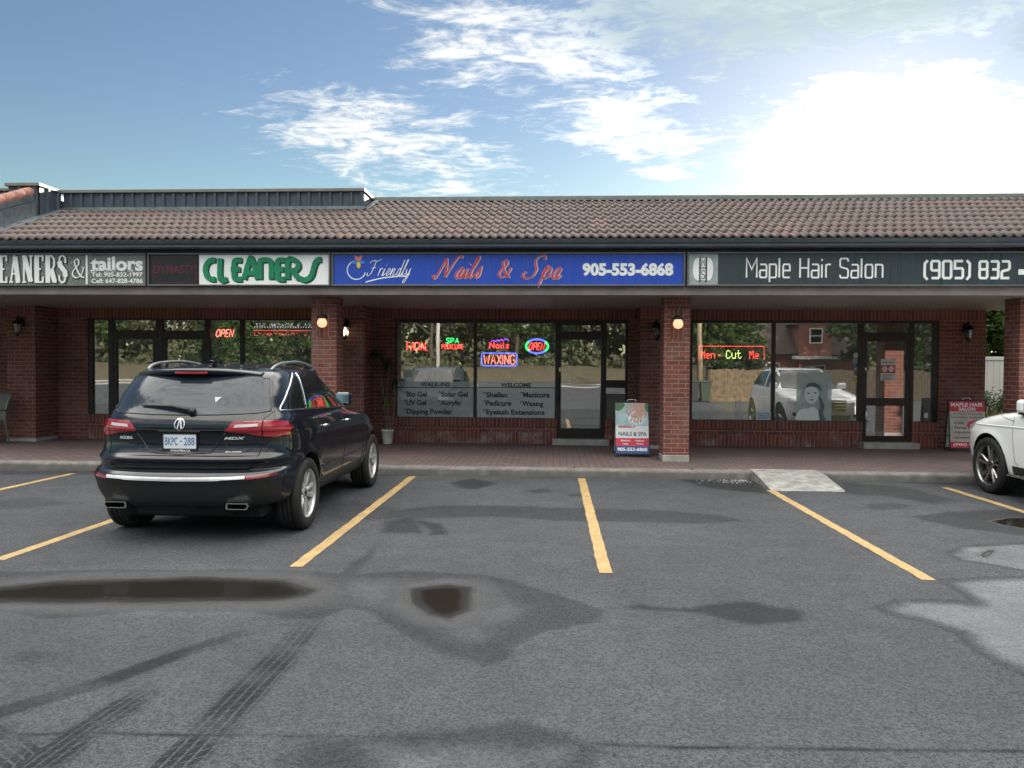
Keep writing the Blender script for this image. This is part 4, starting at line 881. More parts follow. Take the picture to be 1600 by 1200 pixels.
q = MB(); stroke(q, NE, 'OPEN', nx(337), nx(363), nz(526, 352), nz(515, 352), 0, NY_, shear=.25, sm=0, tube=.011, gap=.3); q.build('tube', N_PNK, t)
t = neon('red neon FACIAL sign on dark board', (652, 540)); board(t, nx(632), nx(673), nz(551, 650), nz(527, 650))
q = MB(); stroke(q, NE, 'FACIAL', nx(636), nx(668), nz(547, 650), nz(535, 650), 0, NY_, tube=.011, gap=.26); q.build('tube', N_RED, t)
t = neon('green SPA over red PEDICURE neon sign', (707, 536)); board(t, nx(688), nx(726), nz(546.5, 707), nz(526.5, 707))
q = MB(); stroke(q, NE, 'SPA', nx(697.5), nx(716.5), nz(536, 707), nz(528.5, 707), 0, NY_, tube=.010, gap=.3); q.build('tube', N_GRN, t)
q = MB(); stroke(q, NE, 'PEDICURE', nx(690.5), nx(723.5), nz(545, 707), nz(538, 707), 0, NY_, tube=.009, gap=.28); q.build('tube', N_RED, t)
t = neon('red neon Nails sign with small purple hand outline on top', (780, 537)); board(t, nx(762), nx(798), nz(546, 780), nz(528, 780), NY_+.045)
q = MB(); stroke(q, NE, 'Nails', nx(765), nx(795), nz(544, 780), nz(535, 780), 0, NY_, tube=.011, gap=.28); q.build('tube', N_RED, t)
q = MB(); pts = [(767, 534.5), (770, 532), (774, 533.5), (777, 531), (780, 533), (783, 530), (786, 533), (789, 529.5), (793, 530.5), (794.5, 533)]
q.tube([(p.x, p.y, p.z) for p in smooth_pts([Vector((nx(a), NY_, nz(b, 780))) for a, b in pts], 4)], .009, 6); q.build('tube', N_PUR, t)
t = neon('oval neon OPEN sign with blue and green rim', (839, 541)); cx, cz = nx(839), nz(541, 839); board(t, nx(823), nx(855), nz(551, 839), nz(531, 839))
rx, rz = nx(857)-cx, nz(529.5, 839)-cz
for a0, a1, mt in ((42, 138, N_BLU), (222, 318, N_BLU), (138, 222, N_GRN), (-42, 42, N_GRN)):
    for k in (1.0, .90): 
        q = MB(); q.tube([(x, NY_, z) for x, z in arc(cx, cz, rx*k, rz*k, a0, a1, 18)], .010, 6); q.build('tube', mt, t)
q = MB(); stroke(q, NE, 'OPEN', nx(825.5), nx(849), nz(546.5, 839), nz(536, 839), 0, NY_, shear=.25, tube=.013, gap=.28); q.build('tube', N_RED, t)
t = neon('red neon WAXING sign in blue rectangle', (780, 561)); board(t, nx(751), nx(809), nz(572.5, 780), nz(550.5, 780))
q = MB(); stroke(q, NE, 'WAXING', nx(756), nx(804.5), nz(569, 780), nz(554.5, 780), 0, NY_, tube=.010, gap=.24); q.build('tube', N_PNK, t)
q = MB(); a, b, c, d = nx(752.5), nx(807.5), nz(571.5, 780), nz(551.8, 780); q.tube([(a, NY_, c+.03), (a, NY_, d-.03), (a+.03, NY_, d), (b-.03, NY_, d), (b, NY_, d-.03), (b, NY_, c+.03), (b-.03, NY_, c), (a+.03, NY_, c)], .011, 6, closed=True); q.build('tube', N_BLU, t)
# dot matrix message boards
DM = {'M': '10001 11011 10101 10101 10001 10001 10001', 'e': '00000 00000 01110 10001 11111 10000 01110', 'n': '00000 00000 11110 10001 10001 10001 10001', '-': '00000 00000 00000 01110 00000 00000 00000', 'C': '01110 10001 10000 10000 10000 10001 01110', 'u': '00000 00000 10001 10001 10001 10001 01111', 't': '01000 01000 11110 01000 01000 01001 00110', 'o': '00000 00000 01110 10001 10001 10001 01110', ' ': '000 000 000 000 000 000 000'}
def dots(q, pts, r, y):
    for x, z in pts: q.lathe([(r, .006), (r, 0), (r*.5, -.004), (0, -.005)], (x, y, z), 'Y', 6, 0, False)
def message(word, x0, z0, z1, out):
    p = (z1-z0)/6; x = x0
    for ch, key in word:
        rows = DM[ch].split()
        for r_, row in enumerate(rows):
            for c, v in enumerate(row):
                if v == '1': out.setdefault(key, []).append((x+c*p*.74, z1-r_*p))
        x += (len(rows[0])+1)*p*.74
    return x
t = thing('led_sign', 'wide dot matrix board with red and lime Men - Cut message and red dotted border', 'led sign', (nx(1143), NY_, nz(552, 1143)))
board(t, nx(1090), nx(1197), nz(564, 1143), nz(538, 1143)); D = {}
message([('M', 'r'), ('e', 'r'), ('n', 'r')], nx(1096), nz(559.5, 1120), nz(549, 1120), D); message([('-', 'r')], nx(1122), nz(560, 1120), nz(549, 1120), D); message([('C', 'y'), ('u', 'y'), ('t', 'y')], nx(1135.5), nz(559.5, 1140), nz(548, 1140), D); message([('M', 'r'), ('e', 'r')], nx(1172), nz(560, 1180), nz(549, 1180), D)
for i in range(44): D.setdefault('b', []).append((nx(1092.5)+(nx(1194.5)-nx(1092.5))*i/43, nz(541, 1143)))
for i in range(8):
    D['b'].append((nx(1092.5), nz(541+2.8*i, 1143))); D['b'].append((nx(1194.5), nz(541+2.8*i, 1143)))
for k, mt in (('r', N_RED), ('y', N_YG), ('b', N_RED)):
    q = MB(); dots(q, D[k], .0105, NY_+.03); q.build('dots', mt, t)
t = thing('led_sign', 'scrolling message board with pale and red dots at the right end of the cleaners window', 'led sign', (nx(445), NY_, nz(515, 445)))
board(t, nx(394), nx(520), nz(527, 445), nz(502, 445)); q = MB(); dots(q, [(nx(396)+i*.022, nz(516.5, 445)) for i in range(66)], .009, NY_+.03)
rr = random.Random(5); dots(q, [(nx(397)+rr.randrange(40)*.028, nz(521+rr.choice((0, 1.6, 3.2)), 445)) for i in range(46)], .009, NY_+.03); q.build('dots', em('led_dim_red', (1, .05, .10), 1.3), t)
q = MB(); dots(q, [(nx(397)+i*.055, nz(511, 445)) for i in range(27)], .011, NY_+.03); dots(q, [(nx(397)+rr.randrange(60)*.02, nz(506+rr.choice((0, 1.5, 3)), 445)) for i in range(50)], .008, NY_+.03); q.build('dots', N_WH, t)

# ------------------------------------------------------------------ window film, notices, poster
m_, nt = newmat('frosted_film'); P = node(nt, 'ShaderNodeNewGeometry').outputs['Position']
df = node(nt, 'ShaderNodeBsdfDiffuse', None, {'Color': (.70, .78, .80, 1)}).outputs[0]; tl = node(nt, 'ShaderNodeBsdfTranslucent', None, {'Color': (.4, .46, .48, 1)}).outputs[0]
trn = node(nt, 'ShaderNodeBsdfTransparent').outputs[0]; a_ = node(nt, 'ShaderNodeMixShader', None, {0: .3, 1: df, 2: tl}).outputs[0]
gs = node(nt, 'ShaderNodeBsdfGlossy', None, {'Color': (1, 1, 1, 1), 'Roughness': .05}).outputs[0]
a_ = node(nt, 'ShaderNodeMixShader', None, {0: .12, 1: a_, 2: gs}).outputs[0]
finish(nt, node(nt, 'ShaderNodeMixShader', None, {0: sstep(nt, noise(nt, P, 2.5, 3), .3, .7, .58, .74), 1: trn, 2: a_}).outputs[0]); M_FILM = m_
DY = WY+.055
dx_ = lambda px, py=625: gy(px, py, DY).x
dzz = lambda py, px=745: gy(px, py, DY).z
M_VINYL = pm('vinyl_dark', (.030, .040, .045), .5)
for lab, a, b, T_ in (('frosted window film listing WALK-INS, Bio Gel, Solar Gel, UV Gel, Acrylic and Dipping Powder', 621, 739.5, [('WALK-INS', 657, 703, 604, 597), ('*Bio Gel', 630, 667, 620, 611), ('*Solar Gel', 684, 731, 620, 611), ('*UV Gel', 630, 666, 633, 624.5), ('*Acrylic', 684, 721, 635, 625), ('*Dipping Powder', 630, 707, 649, 638)]),
                      ('frosted window film listing WELCOME, Shellac, Manicure, Pedicure, Waxing and Eyelash Extensions', 746, 867.5, [('WELCOME', 782, 830, 605, 598), ('*Shellac', 754, 793, 621, 612), ('*Manicure', 812, 859, 621, 612), ('*Pedicure', 754, 799, 634, 625), ('*Waxing', 812, 849, 637, 626), ('*Eyelash Extensions', 754, 851, 650, 639)])):
    t = thing('window_film', lab, 'window film', (dx_((a+b)/2), DY, .66))
    q = MB(); q.box(dx_(a), dx_(b), DY, DY+.003, .652, dzz(605.8, a)); q.box(dx_(a), dx_(b), DY, DY+.003, dzz(604.6, a), dzz(595.5, a)); q.build('film', M_FILM, t)
    q = MB(); q.box(dx_(a), dx_(b), DY-.001, DY+.002, dzz(605.8, a), dzz(604.6, a))
    for s_, x0, x1, z0, z1 in T_: text(q, s_, dx_(x0), dx_(x1), dzz(z0, x0), dzz(z1, x0), DY-.0005, .002, 0, .035)
    q.build('lettering', M_VINYL, t)
def notice(name, label, cat, x0, x1, y0, y1, mt, Y=DY):
    a, b = gy(x0, y1, Y), gy(x1, y0, Y)
    t = thing(name, label, cat, ((a.x+b.x)/2, Y, a.z)); q = MB(); q.box(a.x, b.x, Y, Y+.003, a.z, b.z); q.build('sheet', mt, t); return t, a.x, b.x, a.z, b.z
M_PAPER = pm('paper', (.62, .64, .60), .7); M_INK = pm('ink', (.04, .04, .045), .6); M_REDP = pm('print_red', (.45, .035, .045), .5); M_BLUP = pm('print_blue', (.09, .17, .36), .5); M_YELP = pm('print_yellow', (.62, .48, .05), .5)
t, a, b, c, d = notice('paper_notice', 'small pale paper sheet taped inside window under the FACIAL sign', 'notice', 630, 644, 578, 590, pm('paper_green', (.50, .58, .53), .7))
q = MB()
for i in range(4): q.box(a+.03, b-.03-.02*(i % 2), DY-.001, DY, d-.05-i*.03, d-.045-i*.03)
q.build('lines', M_INK, t)
t, a, b, c, d = notice('door_notice', 'white notice with red band and two round symbols on the salon door', 'notice', 1376, 1399, 561, 594.5, M_PAPER)
q = MB(); q.box(a, b, DY-.001, DY, d-.28, d-.125); q.build('band', M_REDP, t)
q = MB()
for s_ in (.27, .73): q.prism([(a+(b-a)*s_+.055*math.cos(R(k)), d-.20+.055*math.sin(R(k))) for k in range(0, 360, 20)], DY-.002, DY-.001)
q.build('symbol', M_LET, t)
q = MB()
for s_ in (.27, .73):
    cx = a+(b-a)*s_; q.ribbon(arc(cx, d-.20, .038, .038, 0, 360, 20)[:-1], .007, DY-.003, DY-.002, closed=True); q.ribbon([(cx-.022, d-.18), (cx+.022, d-.22)], .012, DY-.003, DY-.002)
q.build('symbol_mark', M_REDP, t)
q = MB(); text(q, 'APPROVED', a+.02, b-.02, d-.085, d-.055, DY, .001, 0, .02)
for i in range(6): q.box(a+.03, b-.03-.03*(i % 3), DY-.001, DY, d-.315-i*.02, d-.308-i*.02)
q.build('lines', M_INK, t)
for x0, x1, y0, y1, mt, lab, sh in ((1334, 1342, 551, 559, M_PAPER, 'round white sticker at the top of the sticker column on the salon window', 1), (1333, 1344, 560.5, 567.5, pm('sticker_grey', (.33, .36, .38), .5), 'grey lined sticker under the round white one', 0), (1334, 1343, 570, 575, M_BLUP, 'blue card sticker on salon window', 0), (1335, 1342, 577, 586, pm('sticker_mauve', (.24, .15, .22), .5), 'mauve sticker between the blue and yellow ones', 0), (1333.5, 1343, 588.5, 597, M_YELP, 'yellow square sticker with dark print on salon window', 0)):
    a, b = gy(x0, y1, DY), gy(x1, y0, DY); t = thing('window_sticker', lab, 'sticker', ((a.x+b.x)/2, DY, a.z), 'stickers in a column on the salon window'); q = MB()
    if sh: q.prism([((a.x+b.x)/2+(b.x-a.x)/2*math.cos(R(k)), (a.z+b.z)/2+(b.z-a.z)/2*math.sin(R(k))) for k in range(0, 360, 24)], DY, DY+.002)
    else: q.box(a.x, b.x, DY, DY+.002, a.z, b.z)
    q.build('sheet', mt, t); q = MB()
    for i in range(2): q.box(a.x+.02, b.x-.02, DY-.001, DY, a.z+(b.z-a.z)*(.35+.3*i), a.z+(b.z-a.z)*(.42+.3*i))
    q.build('lines', M_INK, t)
t, a, b, c, d = notice('hours_sign', 'pale blue opening hours card at the bottom of the salon window', 'notice', 1181, 1205, 644, 656, pm('card_blue', (.50, .60, .64), .5))
q = MB()
for i in range(3): q.box(a+.04+.02*(i % 2), b-.04, DY-.001, DY, d-.045-i*.04, d-.028-i*.04)
q.build('lines', M_BLUP, t)
t, a, b, c, d = notice('door_sticker', 'small white sticker low in the sidelight right of the salon door', 'sticker', 1444, 1450, 645, 653, M_PAPER)
# poster of a model with long hair
m_, nt = newmat('poster_film'); P = node(nt, 'ShaderNodeNewGeometry').outputs['Position']
df = node(nt, 'ShaderNodeBsdfDiffuse', None, {'Color': (.75, .86, .84, 1)}).outputs[0]
finish(nt, node(nt, 'ShaderNodeMixShader', None, {0: .36, 1: node(nt, 'ShaderNodeBsdfTransparent').outputs[0], 2: df}).outputs[0]); M_POST = m_
def film(name, col, k):
    m, nt = newmat(name); d_ = node(nt, 'ShaderNodeBsdfDiffuse', None, {'Color': col+(1,)}).outputs[0]
    finish(nt, node(nt, 'ShaderNodeMixShader', None, {0: k, 1: node(nt, 'ShaderNodeBsdfTransparent').outputs[0], 2: d_}).outputs[0]); return m
PYY = WY+.064
t, a, b, c, d = notice('hair_poster', 'faded translucent poster of a long haired model standing in the salon window', 'poster', 1244, 1300, 582, 657, M_POST, PYY)
mp = lambda u, v: (gy(u, v, PYY).x, gy(u, v, PYY).z)
def shape(nm, pts, mt, y, smf=4):
    q = MB(); P_ = [Vector(mp(*p)) for p in pts]; P_ = smooth_pts(P_, smf, True) if smf else P_
    q.prism([(p.x, p.y) for p in P_], y-.0015, y); q.build(nm, mt, t)
F_L = film('film_light', (.85, .95, .92), .95); F_M = film('film_mid', (.60, .72, .70), .5); F_D = film('film_dark', (.20, .27, .27), .6)
shape('hair', [(1253, 612), (1256, 602), (1265, 596), (1276, 595), (1286, 600), (1292, 610), (1296, 625), (1297, 645), (1294, 656.5), (1279, 656.5), (1281, 640), (1282, 626), (1279, 615), (1256, 618), (1253, 630), (1249, 628)], F_M, PYY-.001)
shape('hair_strand', [(1278, 618), (1283, 622), (1288, 634), (1286, 645), (1290, 656), (1281, 656), (1279, 645), (1281, 634)], F_D, PYY-.004); shape('hair_strand', [(1262, 600), (1272, 598), (1281, 603), (1284, 612), (1278, 606), (1268, 604), (1260, 608)], F_D, PYY-.004)
shape('shoulder', [(1244.5, 656.5), (1246, 645), (1252, 639), (1262, 638), (1270, 636), (1277, 640), (1279, 650), (1278, 656.5)], F_L, PYY-.0025)
shape('face', [(1257, 612), (1260, 606), (1268, 604), (1276, 607), (1279, 614), (1278, 622), (1273, 629), (1267, 631), (1260, 627), (1257, 620)], F_L, PYY-.005)
for pts in ([(1260, 614.5), (1263, 613.4), (1266, 614.5), (1263, 615.4)], [(1270.5, 614), (1273.5, 613), (1276.5, 614), (1273.5, 615)], [(1265, 624.5), (1268.5, 623.8), (1272, 624.3), (1268.5, 626)], [(1267.5, 619.5), (1268.6, 618.8), (1269.5, 619.8), (1268.6, 620.4)]): shape('feature', pts, F_D, PYY-.007, 3)
# ------------------------------------------------------------------ vehicles
def hermite(xs, ys, x):
    """monotone cubic through (xs, ys)"""
    xs = np.array(xs, float); ys = np.array(ys, float); h = np.diff(xs); d = np.diff(ys)/h; m = np.zeros(len(xs))
    m[0] = d[0]; m[-1] = d[-1]
    for i in range(1, len(xs)-1): m[i] = 0 if d[i-1]*d[i] <= 0 else 2*d[i-1]*d[i]/(d[i-1]+d[i])
    x = np.clip(x, xs[0], xs[-1]); i = np.clip(np.searchsorted(xs, x)-1, 0, len(h)-1); t = (x-xs[i])/h[i]
    return (2*t**3-3*t**2+1)*ys[i]+(t**3-2*t**2+t)*h[i]*m[i]+(-2*t**3+3*t**2)*ys[i+1]+(t**3-t**2)*h[i]*m[i+1]
class CarBody:
    """outlines in plan stacked over the height; y runs from tail (0) to nose"""
    def __init__(s, lev, a, n, b, nf, axles, tyre, zax, dz=.008):
        Z = np.array([l[0] for l in lev]); yr = [l[1] for l in lev]; yf = [l[2] for l in lev]; w = [l[3] for l in lev]
        zs = [Z[0]]
        for i in range(len(Z)-1):
            k = max(2, int(round((Z[i+1]-Z[i])/.018)))
            zs += [Z[i]+(Z[i+1]-Z[i])*j/k for j in range(1, k+1)]
        zs = np.array(zs); YR = hermite(Z, yr, zs); YF = hermite(Z, yf, zs); WW = hermite(Z, w, zs)
        v = []; f = []; rings = []; NQ = 30; NM = 46
        for z, r_, q_, ww in zip(zs, YR, YF, WW):
            L = q_-r_; aa, bb = a, b
            if aa+bb > L*.96: k = L*.96/(aa+bb); aa *= k; bb *= k
            half = []
            for i in range(NQ+1):
                th = math.pi/2*i/NQ; x = ww*math.sin(th)**(2/n); y = r_+aa*(1-max(0, math.cos(th))**(2/n)); half.append((x, y))
            for i in range(1, NM): half.append((ww, r_+aa+(L-aa-bb)*i/NM))
            for i in range(NQ+1):
                th = math.pi/2*(1-i/NQ); x = ww*math.sin(th)**(2/nf); y = q_-bb*(1-max(0, math.cos(th))**(2/nf)); half.append((x, y))
            hh = []
            for x, y in half:
                t = (y-2.4)/2.6; x *= 1-.018*t*t
                if z < 1.0 and x > ww*.78:
                    for ya in axles:
                        d = math.hypot(y-ya, z-zax)
                        x += .016*math.exp(-((d-tyre-.055)/.055)**2)
                hh.append((x, y))
            ring = hh+[(-x, y) for x, y in hh[-2:0:-1]]
            rings.append(list(range(len(v), len(v)+len(ring)))); v += [(x, y, z) for x, y in ring]
        for A, B in zip(rings[:-1], rings[1:]):
            k = len(A)
            for i in range(k): f.append((A[i], A[(i+1) % k], B[(i+1) % k], B[i]))
        # crowned roof: rings drawn towards the middle line
        top = rings[-1]; ct = np.array([v[i] for i in top]); mid_y = (ct[:, 1].min()+ct[:, 1].max())/2
        prev = top
        for s_, dzz in ((.86, .010), (.62, .021), (.34, .028), (.1, .031)):
            cur = list(range(len(v), len(v)+len(top)))
            for p in ct: v.append((p[0]*s_, mid_y+(p[1]-mid_y)*(1-(1-s_)*.85), p[2]+dzz))
            k = len(top)
            for i in range(k): f.append((prev[i], prev[(i+1) % k], cur[(i+1) % k], cur[i]))
            prev = cur
        f.append(prev); f.append(rings[0][::-1])
        s.v = v; s.f = f; s.axles = axles; s.R = tyre; s.zax = zax
        s.bvh = BVHTree.FromPolygons(v, f); s.wmax = max(WW)
    def hit(s, p, axis):
        """point on the skin: axis 'r' rear (ray +y), 'f' front, 's' right side, 'l' left side, 't' top"""
        o, d = {'r': ((p[0], -2, p[1]), (0, 1, 0)), 'f': ((p[0], 8, p[1]), (0, -1, 0)), 's': ((3, p[0], p[1]), (-1, 0, 0)), 'l': ((-3, p[0], p[1]), (1, 0, 0)), 't': ((p[0], p[1], 4), (0, 0, -1))}[axis]
        c, n, i, dist = s.bvh.ray_cast(Vector(o), Vector(d))
        if c is None:
            q = {'r': (p[0], 0, p[1]), 'f': (p[0], 5, p[1]), 's': (1, p[0], p[1]), 'l': (-1, p[0], p[1]), 't': (p[0], p[1], 1.7)}[axis]
            c, n, i, dist = s.bvh.find_nearest(Vector(q))
        if n.dot(Vector(d)) > 0: n = -n
        return c, n
    def patch(s, mb, top, bot, axis, off=.004, nu=22, nv=10, m=0, depth=.02):
        def res(P, k):
            P = [Vector(p) for p in P]; L = [0]
            for a, b in zip(P[:-1], P[1:]): L.append(L[-1]+(b-a).length)
            out = []
            for i in range(k+1):
                t = L[-1]*i/k; j = 0
                while j < len(L)-2 and L[j+1] < t: j += 1
                u = (t-L[j])/max(1e-9, L[j+1]-L[j]); out.append(P[j].lerp(P[j+1], u))
            return out
        T = res(top, nu); B = res(bot, nu); vs = []; ins = []
        for j in range(nv+1):
            for i in range(nu+1):
                p = T[i].lerp(B[i], j/nv); c, n = s.hit(p, axis); vs.append(c+n*off); ins.append(c-n*depth)
        W_ = nu+1; fs = [(j*W_+i, j*W_+i+1, (j+1)*W_+i+1, (j+1)*W_+i) for j in range(nv) for i in range(nu)]
        bd = [i for i in range(nu+1)]+[j*W_+nu for j in range(1, nv+1)]+[nv*W_+i for i in range(nu-1, -1, -1)]+[j*W_ for j in range(nv-1, 0, -1)]
        mb.add(vs, fs, m, True); base = [vs[i] for i in bd]+[ins[i] for i in bd]; k = len(bd)
        mb.add(base, [(i, (i+1) % k, k+(i+1) % k, k+i) for i in range(k)], m, False)
    def line(s, mb, pts, axis, r=.005, off=.0, m=0, step=.04, n=6):
        P = [Vector(p) for p in pts]; Q = []
        for a, b in zip(P[:-1], P[1:]):
            k = max(1, int((b-a).length/step))
            for i in range(k): Q.append(a.lerp(b, i/k))
        Q.append(P[-1]); out = []
        for p in Q:
            c, nn = s.hit(p, axis); out.append(c+nn*off)
        mb.tube(out, r, n, m)
    def proj(s, mb, src, axis, off, m=0):
        """lays flat lettering (x,z in the plane) on the skin"""
        vs = []
        for x, y, z in src.v:
            c, nn = s.hit((x, z), axis); vs.append(c+nn*(off-y))
        mb.add(vs, src.f, m)
    def build(s, name, mats, parent, arch=.055, wy=.60):
        q = MB(); q.add(s.v, s.f, 0, True); o = q.build(name, mats, None)
        bm = bmesh.new()
        for ya in s.axles:
            for sx in (-1, 1):
                r = bmesh.ops.create_cone(bm, cap_ends=True, segments=56, radius1=s.R+arch, radius2=s.R+arch, depth=.7)
                for vv in r['verts']:
                    x, y, z = vv.co; vv.co = Vector((sx*(wy+.35)+z, ya+x, s.zax+y))
        bmesh.ops.recalc_face_normals(bm, faces=bm.faces[:])
        me = bpy.data.meshes.new('cut'); bm.to_mesh(me); bm.free()
        for m_ in mats: me.materials.append(m_)
        for p in me.polygons: p.material_index = 1
        co = bpy.data.objects.new('cut', me); COL.objects.link(co)
        md = o.modifiers.new('b', 'BOOLEAN'); md.object = co; md.operation = 'DIFFERENCE'; md.solver = 'EXACT'; md.use_self = False
        dg = bpy.context.evaluated_depsgraph_get(); me2 = bpy.data.meshes.new_from_object(o.evaluated_get(dg))
        o.modifiers.clear(); old = o.data; o.data = me2; me2.name = name; bpy.data.meshes.remove(old); bpy.data.objects.remove(co); bpy.data.meshes.remove(me)
        for p in me2.polygons: p.use_smooth = True
        me2.set_sharp_from_angle(angle=R(38))
        o.parent = parent; return o
def wheel(parent, x, y, z, rad, wid, side, spokes, mt, rimR):
    """side = +1 outer face towards +x"""
    tb = MB(); w = wid/2
    prof = [(rimR*.985, -w*.86), (rimR+.012, -w*.98), (rad*.90, -w), (rad*.965, -w*.88), (rad, -w*.62), (rad, -w*.36), (rad-.010, -w*.345), (rad-.010, -w*.29), (rad, -w*.28), (rad, -w*.04), (rad-.010, -w*.03), (rad-.010, w*.03), (rad, w*.04), (rad, w*.28), (rad-.010, w*.29), (rad-.010, w*.345), (rad, w*.36), (rad, w*.62), (rad*.965, w*.88), (rad*.90, w), (rimR+.012, w*.98), (rimR*.985, w*.86)]
    tb.lathe([(r, h) for r, h in prof], (x, y, z), 'X', 56)
    g = MB(); g.v = tb.v; g.f = tb.f[:-2]; g.m = tb.m[:-2]; g.sm = tb.sm[:-2]
    wh = thing_part('wheel', parent, (x, y, z))
    g.build('tyre', mt['tyre'], wh).location = (0, 0, 0)
    for o in wh.children:
        for v in o.data.vertices: v.co -= Vector((0, 0, 0))
    r = MB(); s = side
    r.lathe([(rimR, s*w*.90), (rimR*.965, s*w*.86), (rimR*.945, s*w*.70), (rimR*.93, -s*w*.4), (rimR*.93, -s*w*.7)], (x, y, z), 'X', 48)
    g = MB(); g.v = r.v; g.f = r.f[:-2]; g.m = r.m[:-2]; g.sm = r.sm[:-2]
    hub = .055; face = s*w*.72
    for ang, wd0, wd1 in spokes:
        a = R(ang); ca, sa = math.cos(a), math.sin(a); vs = []
        for t, wd, dx in ((hub*.7, wd0, .80), (rimR*.5, (wd0+wd1)/2, .93), (rimR*.95, wd1, 1.0)):
            for k, dd in ((-wd, -.012), (-wd*.45, .0), (wd*.45, .0), (wd, -.012), (wd*.8, -.045), (-wd*.8, -.045)):
                vs.append((x+face*dx+s*dd, y+ca*t-sa*k, z+sa*t+ca*k))
        fs = []
        for i in range(2):
            for k in range(6): fs.append((i*6+k, i*6+(k+1) % 6, i*6+6+(k+1) % 6, i*6+6+k))
        g.add(vs, fs, 0, False)
    g.lathe([(hub*1.35, face*.74), (hub*1.3, face*.84), (hub*.9, face*.90), (0, face*.92)], (x, y, z), 'X', 20)
    g.build('rim', mt['rim'], wh)
    b = MB(); b.lathe([(0, face*.1), (rimR*.72, face*.1), (rimR*.72, face*.3), (rimR*.25, face*.32), (0, face*.32)], (x, y, z), 'X', 30); b.build('brake_disc', mt['disc'], wh)
    b = MB(); b.lathe([(0, -s*w*.3), (rimR*.92, -s*w*.3)], (x, y, z), 'X', 30); b.build('wheel_back', mt['dark'], wh)
    lug = MB()
    for k in range(5):
        a = R(72*k+18); lug.lathe([(.011, face*.84), (.011, face*.92), (0, face*.93)], (x, y+.034*math.cos(a), z+.034*math.sin(a)), 'X', 6)
    lug.lathe([(.026, face*.90), (.024, face*.96), (0, face*.97)], (x, y, z), 'X', 18)
    lug.build('hub_cap', mt['dark'], wh)
    return wh
def thing_part(name, parent, loc):
    o = bpy.data.objects.new(name, None); o.empty_display_size = .1; COL.objects.link(o); o.parent = parent; o.location = Vector(loc)
    return o
def mirror_x(pts): return [(-x, z) for x, z in pts]

def paint(name, col, rough=.16, dust_haze=.0, flake=0.0):
    m, nt = newmat(name); P = node(nt, 'ShaderNodeNewGeometry').outputs['Position']
    z = node(nt, 'ShaderNodeSeparateXYZ', None, {0: P}).outputs[2]
    d = sstep(nt, mth(nt, 'ADD', z, mth(nt, 'MULTIPLY', noise(nt, P, 5, 5, .7), .5)), .95, .45, 0, dust_haze)
    c = mixc(nt, d, col, (.16, .15, .135))
    rg = mth(nt, 'ADD', rough, mth(nt, 'MULTIPLY', d, .5))
    nr = bump(nt, noise(nt, P, 3.0, 2), .004, .12)
    finish(nt, bsdf(nt, col=c, rough=rg, spec=.12 if col[0] < .1 else .5, coat=1.0, crough=mth(nt, 'ADD', .02, mth(nt, 'MULTIPLY', d, .35)), normal=nr)); return m
M_CARB = paint('black_paint', (.004, .0065, .012), .35, .04); M_CARW = paint('white_car_paint', (.88, .90, .92), .3, .04)
M_WELL = pm('wheel_well', (.008, .008, .008), .9); M_TRIM = pm('black_trim', (.014, .015, .017), .5, 0, .2, 15); M_CHR = pm('chrome', (.68, .69, .70), .10, 1.0, .04, 10)
M_TYRE = pm('tyre_rubber', (.013, .013, .014), .75, 0, .25, 30, bmp=.001); M_RIM = pm('alloy', (.56, .57, .58), .34, .6, .1, 20); M_RIMD = pm('alloy_dark', (.10, .10, .105), .3, .8, .15, 20); M_DISC = pm('brake_steel', (.22, .21, .20), .4, .8, .2, 30); M_GAP = pm('panel_gap', (.003, .003, .003), .9)
def dark_glass(name, col=(.012, .014, .016)):
    m, nt = newmat(name); finish(nt, bsdf(nt, col=col, rough=.03, spec=.45)); return m
M_TINT = dark_glass('tinted_glass'); M_TINT2 = dark_glass('rear_glass', (.026, .035, .050))
def lens(name, col, e=0.0):
    m, nt = newmat(name); P = node(nt, 'ShaderNodeNewGeometry').outputs['Position']; z = node(nt, 'ShaderNodeSeparateXYZ', None, {0: P}).outputs[2]
    w = mth(nt, 'PINGPONG', mth(nt, 'MULTIPLY', z, 1.0), .022)
    c = mixc(nt, sstep(nt, w, .002, .010), [k*.45 for k in col], col)
    finish(nt, bsdf(nt, col=c, rough=.12, spec=.6, coat=1.0, crough=.02)); return m
M_TAIL = lens('tail_red', (.34, .010, .022)); M_REFL = lens('reflector_red', (.22, .010, .02)); M_CLR = pm('lens_clear', (.62, .52, .54), .12, .2, .15, 60); M_LAMP = pm('lamp_lens', (.52, .55, .57), .06, .3, .15, 25)
M_PLATE = pm('plate_white', (.62, .68, .74), .4, 0, .04); M_PBLU = pm('plate_blue', (.10, .17, .34), .5)

# --- the black one
BX, BY = -3.50, 6.86
lev = [(.30, .50, 4.40, .84), (.345, .20, 4.56, .90), (.40, .10, 4.62, .935), (.50, .045, 4.68, .965), (.585, .018, 4.70, .978), (.625, .0, 4.70, .982), (.655, .012, 4.70, .985), (.690, .05, 4.70, .988), (.712, .115, 4.70, .989),
       (.75, .118, 4.69, .990), (.795, .092, 4.67, .990), (.815, .100, 4.66, .990), (.85, .150, 4.63, .989), (.95, .175, 4.52, .985), (1.045, .172, 4.22, .975), (1.07, .152, 4.05, .970), (1.12, .158, 3.62, .958), (1.17, .175, 3.45, .940), (1.215, .205, 3.33, .918),
       (1.26, .245, 3.24, .905), (1.40, .325, 2.95, .868), (1.52, .415, 2.70, .825), (1.58, .48, 2.58, .793), (1.625, .57, 2.46, .748), (1.650, .72, 2.36, .695), (1.668, .90, 2.22, .63)]
cb = CarBody(lev, .82, 3.5, 1.35, 2.5, (.93, 3.74), .37, .372)
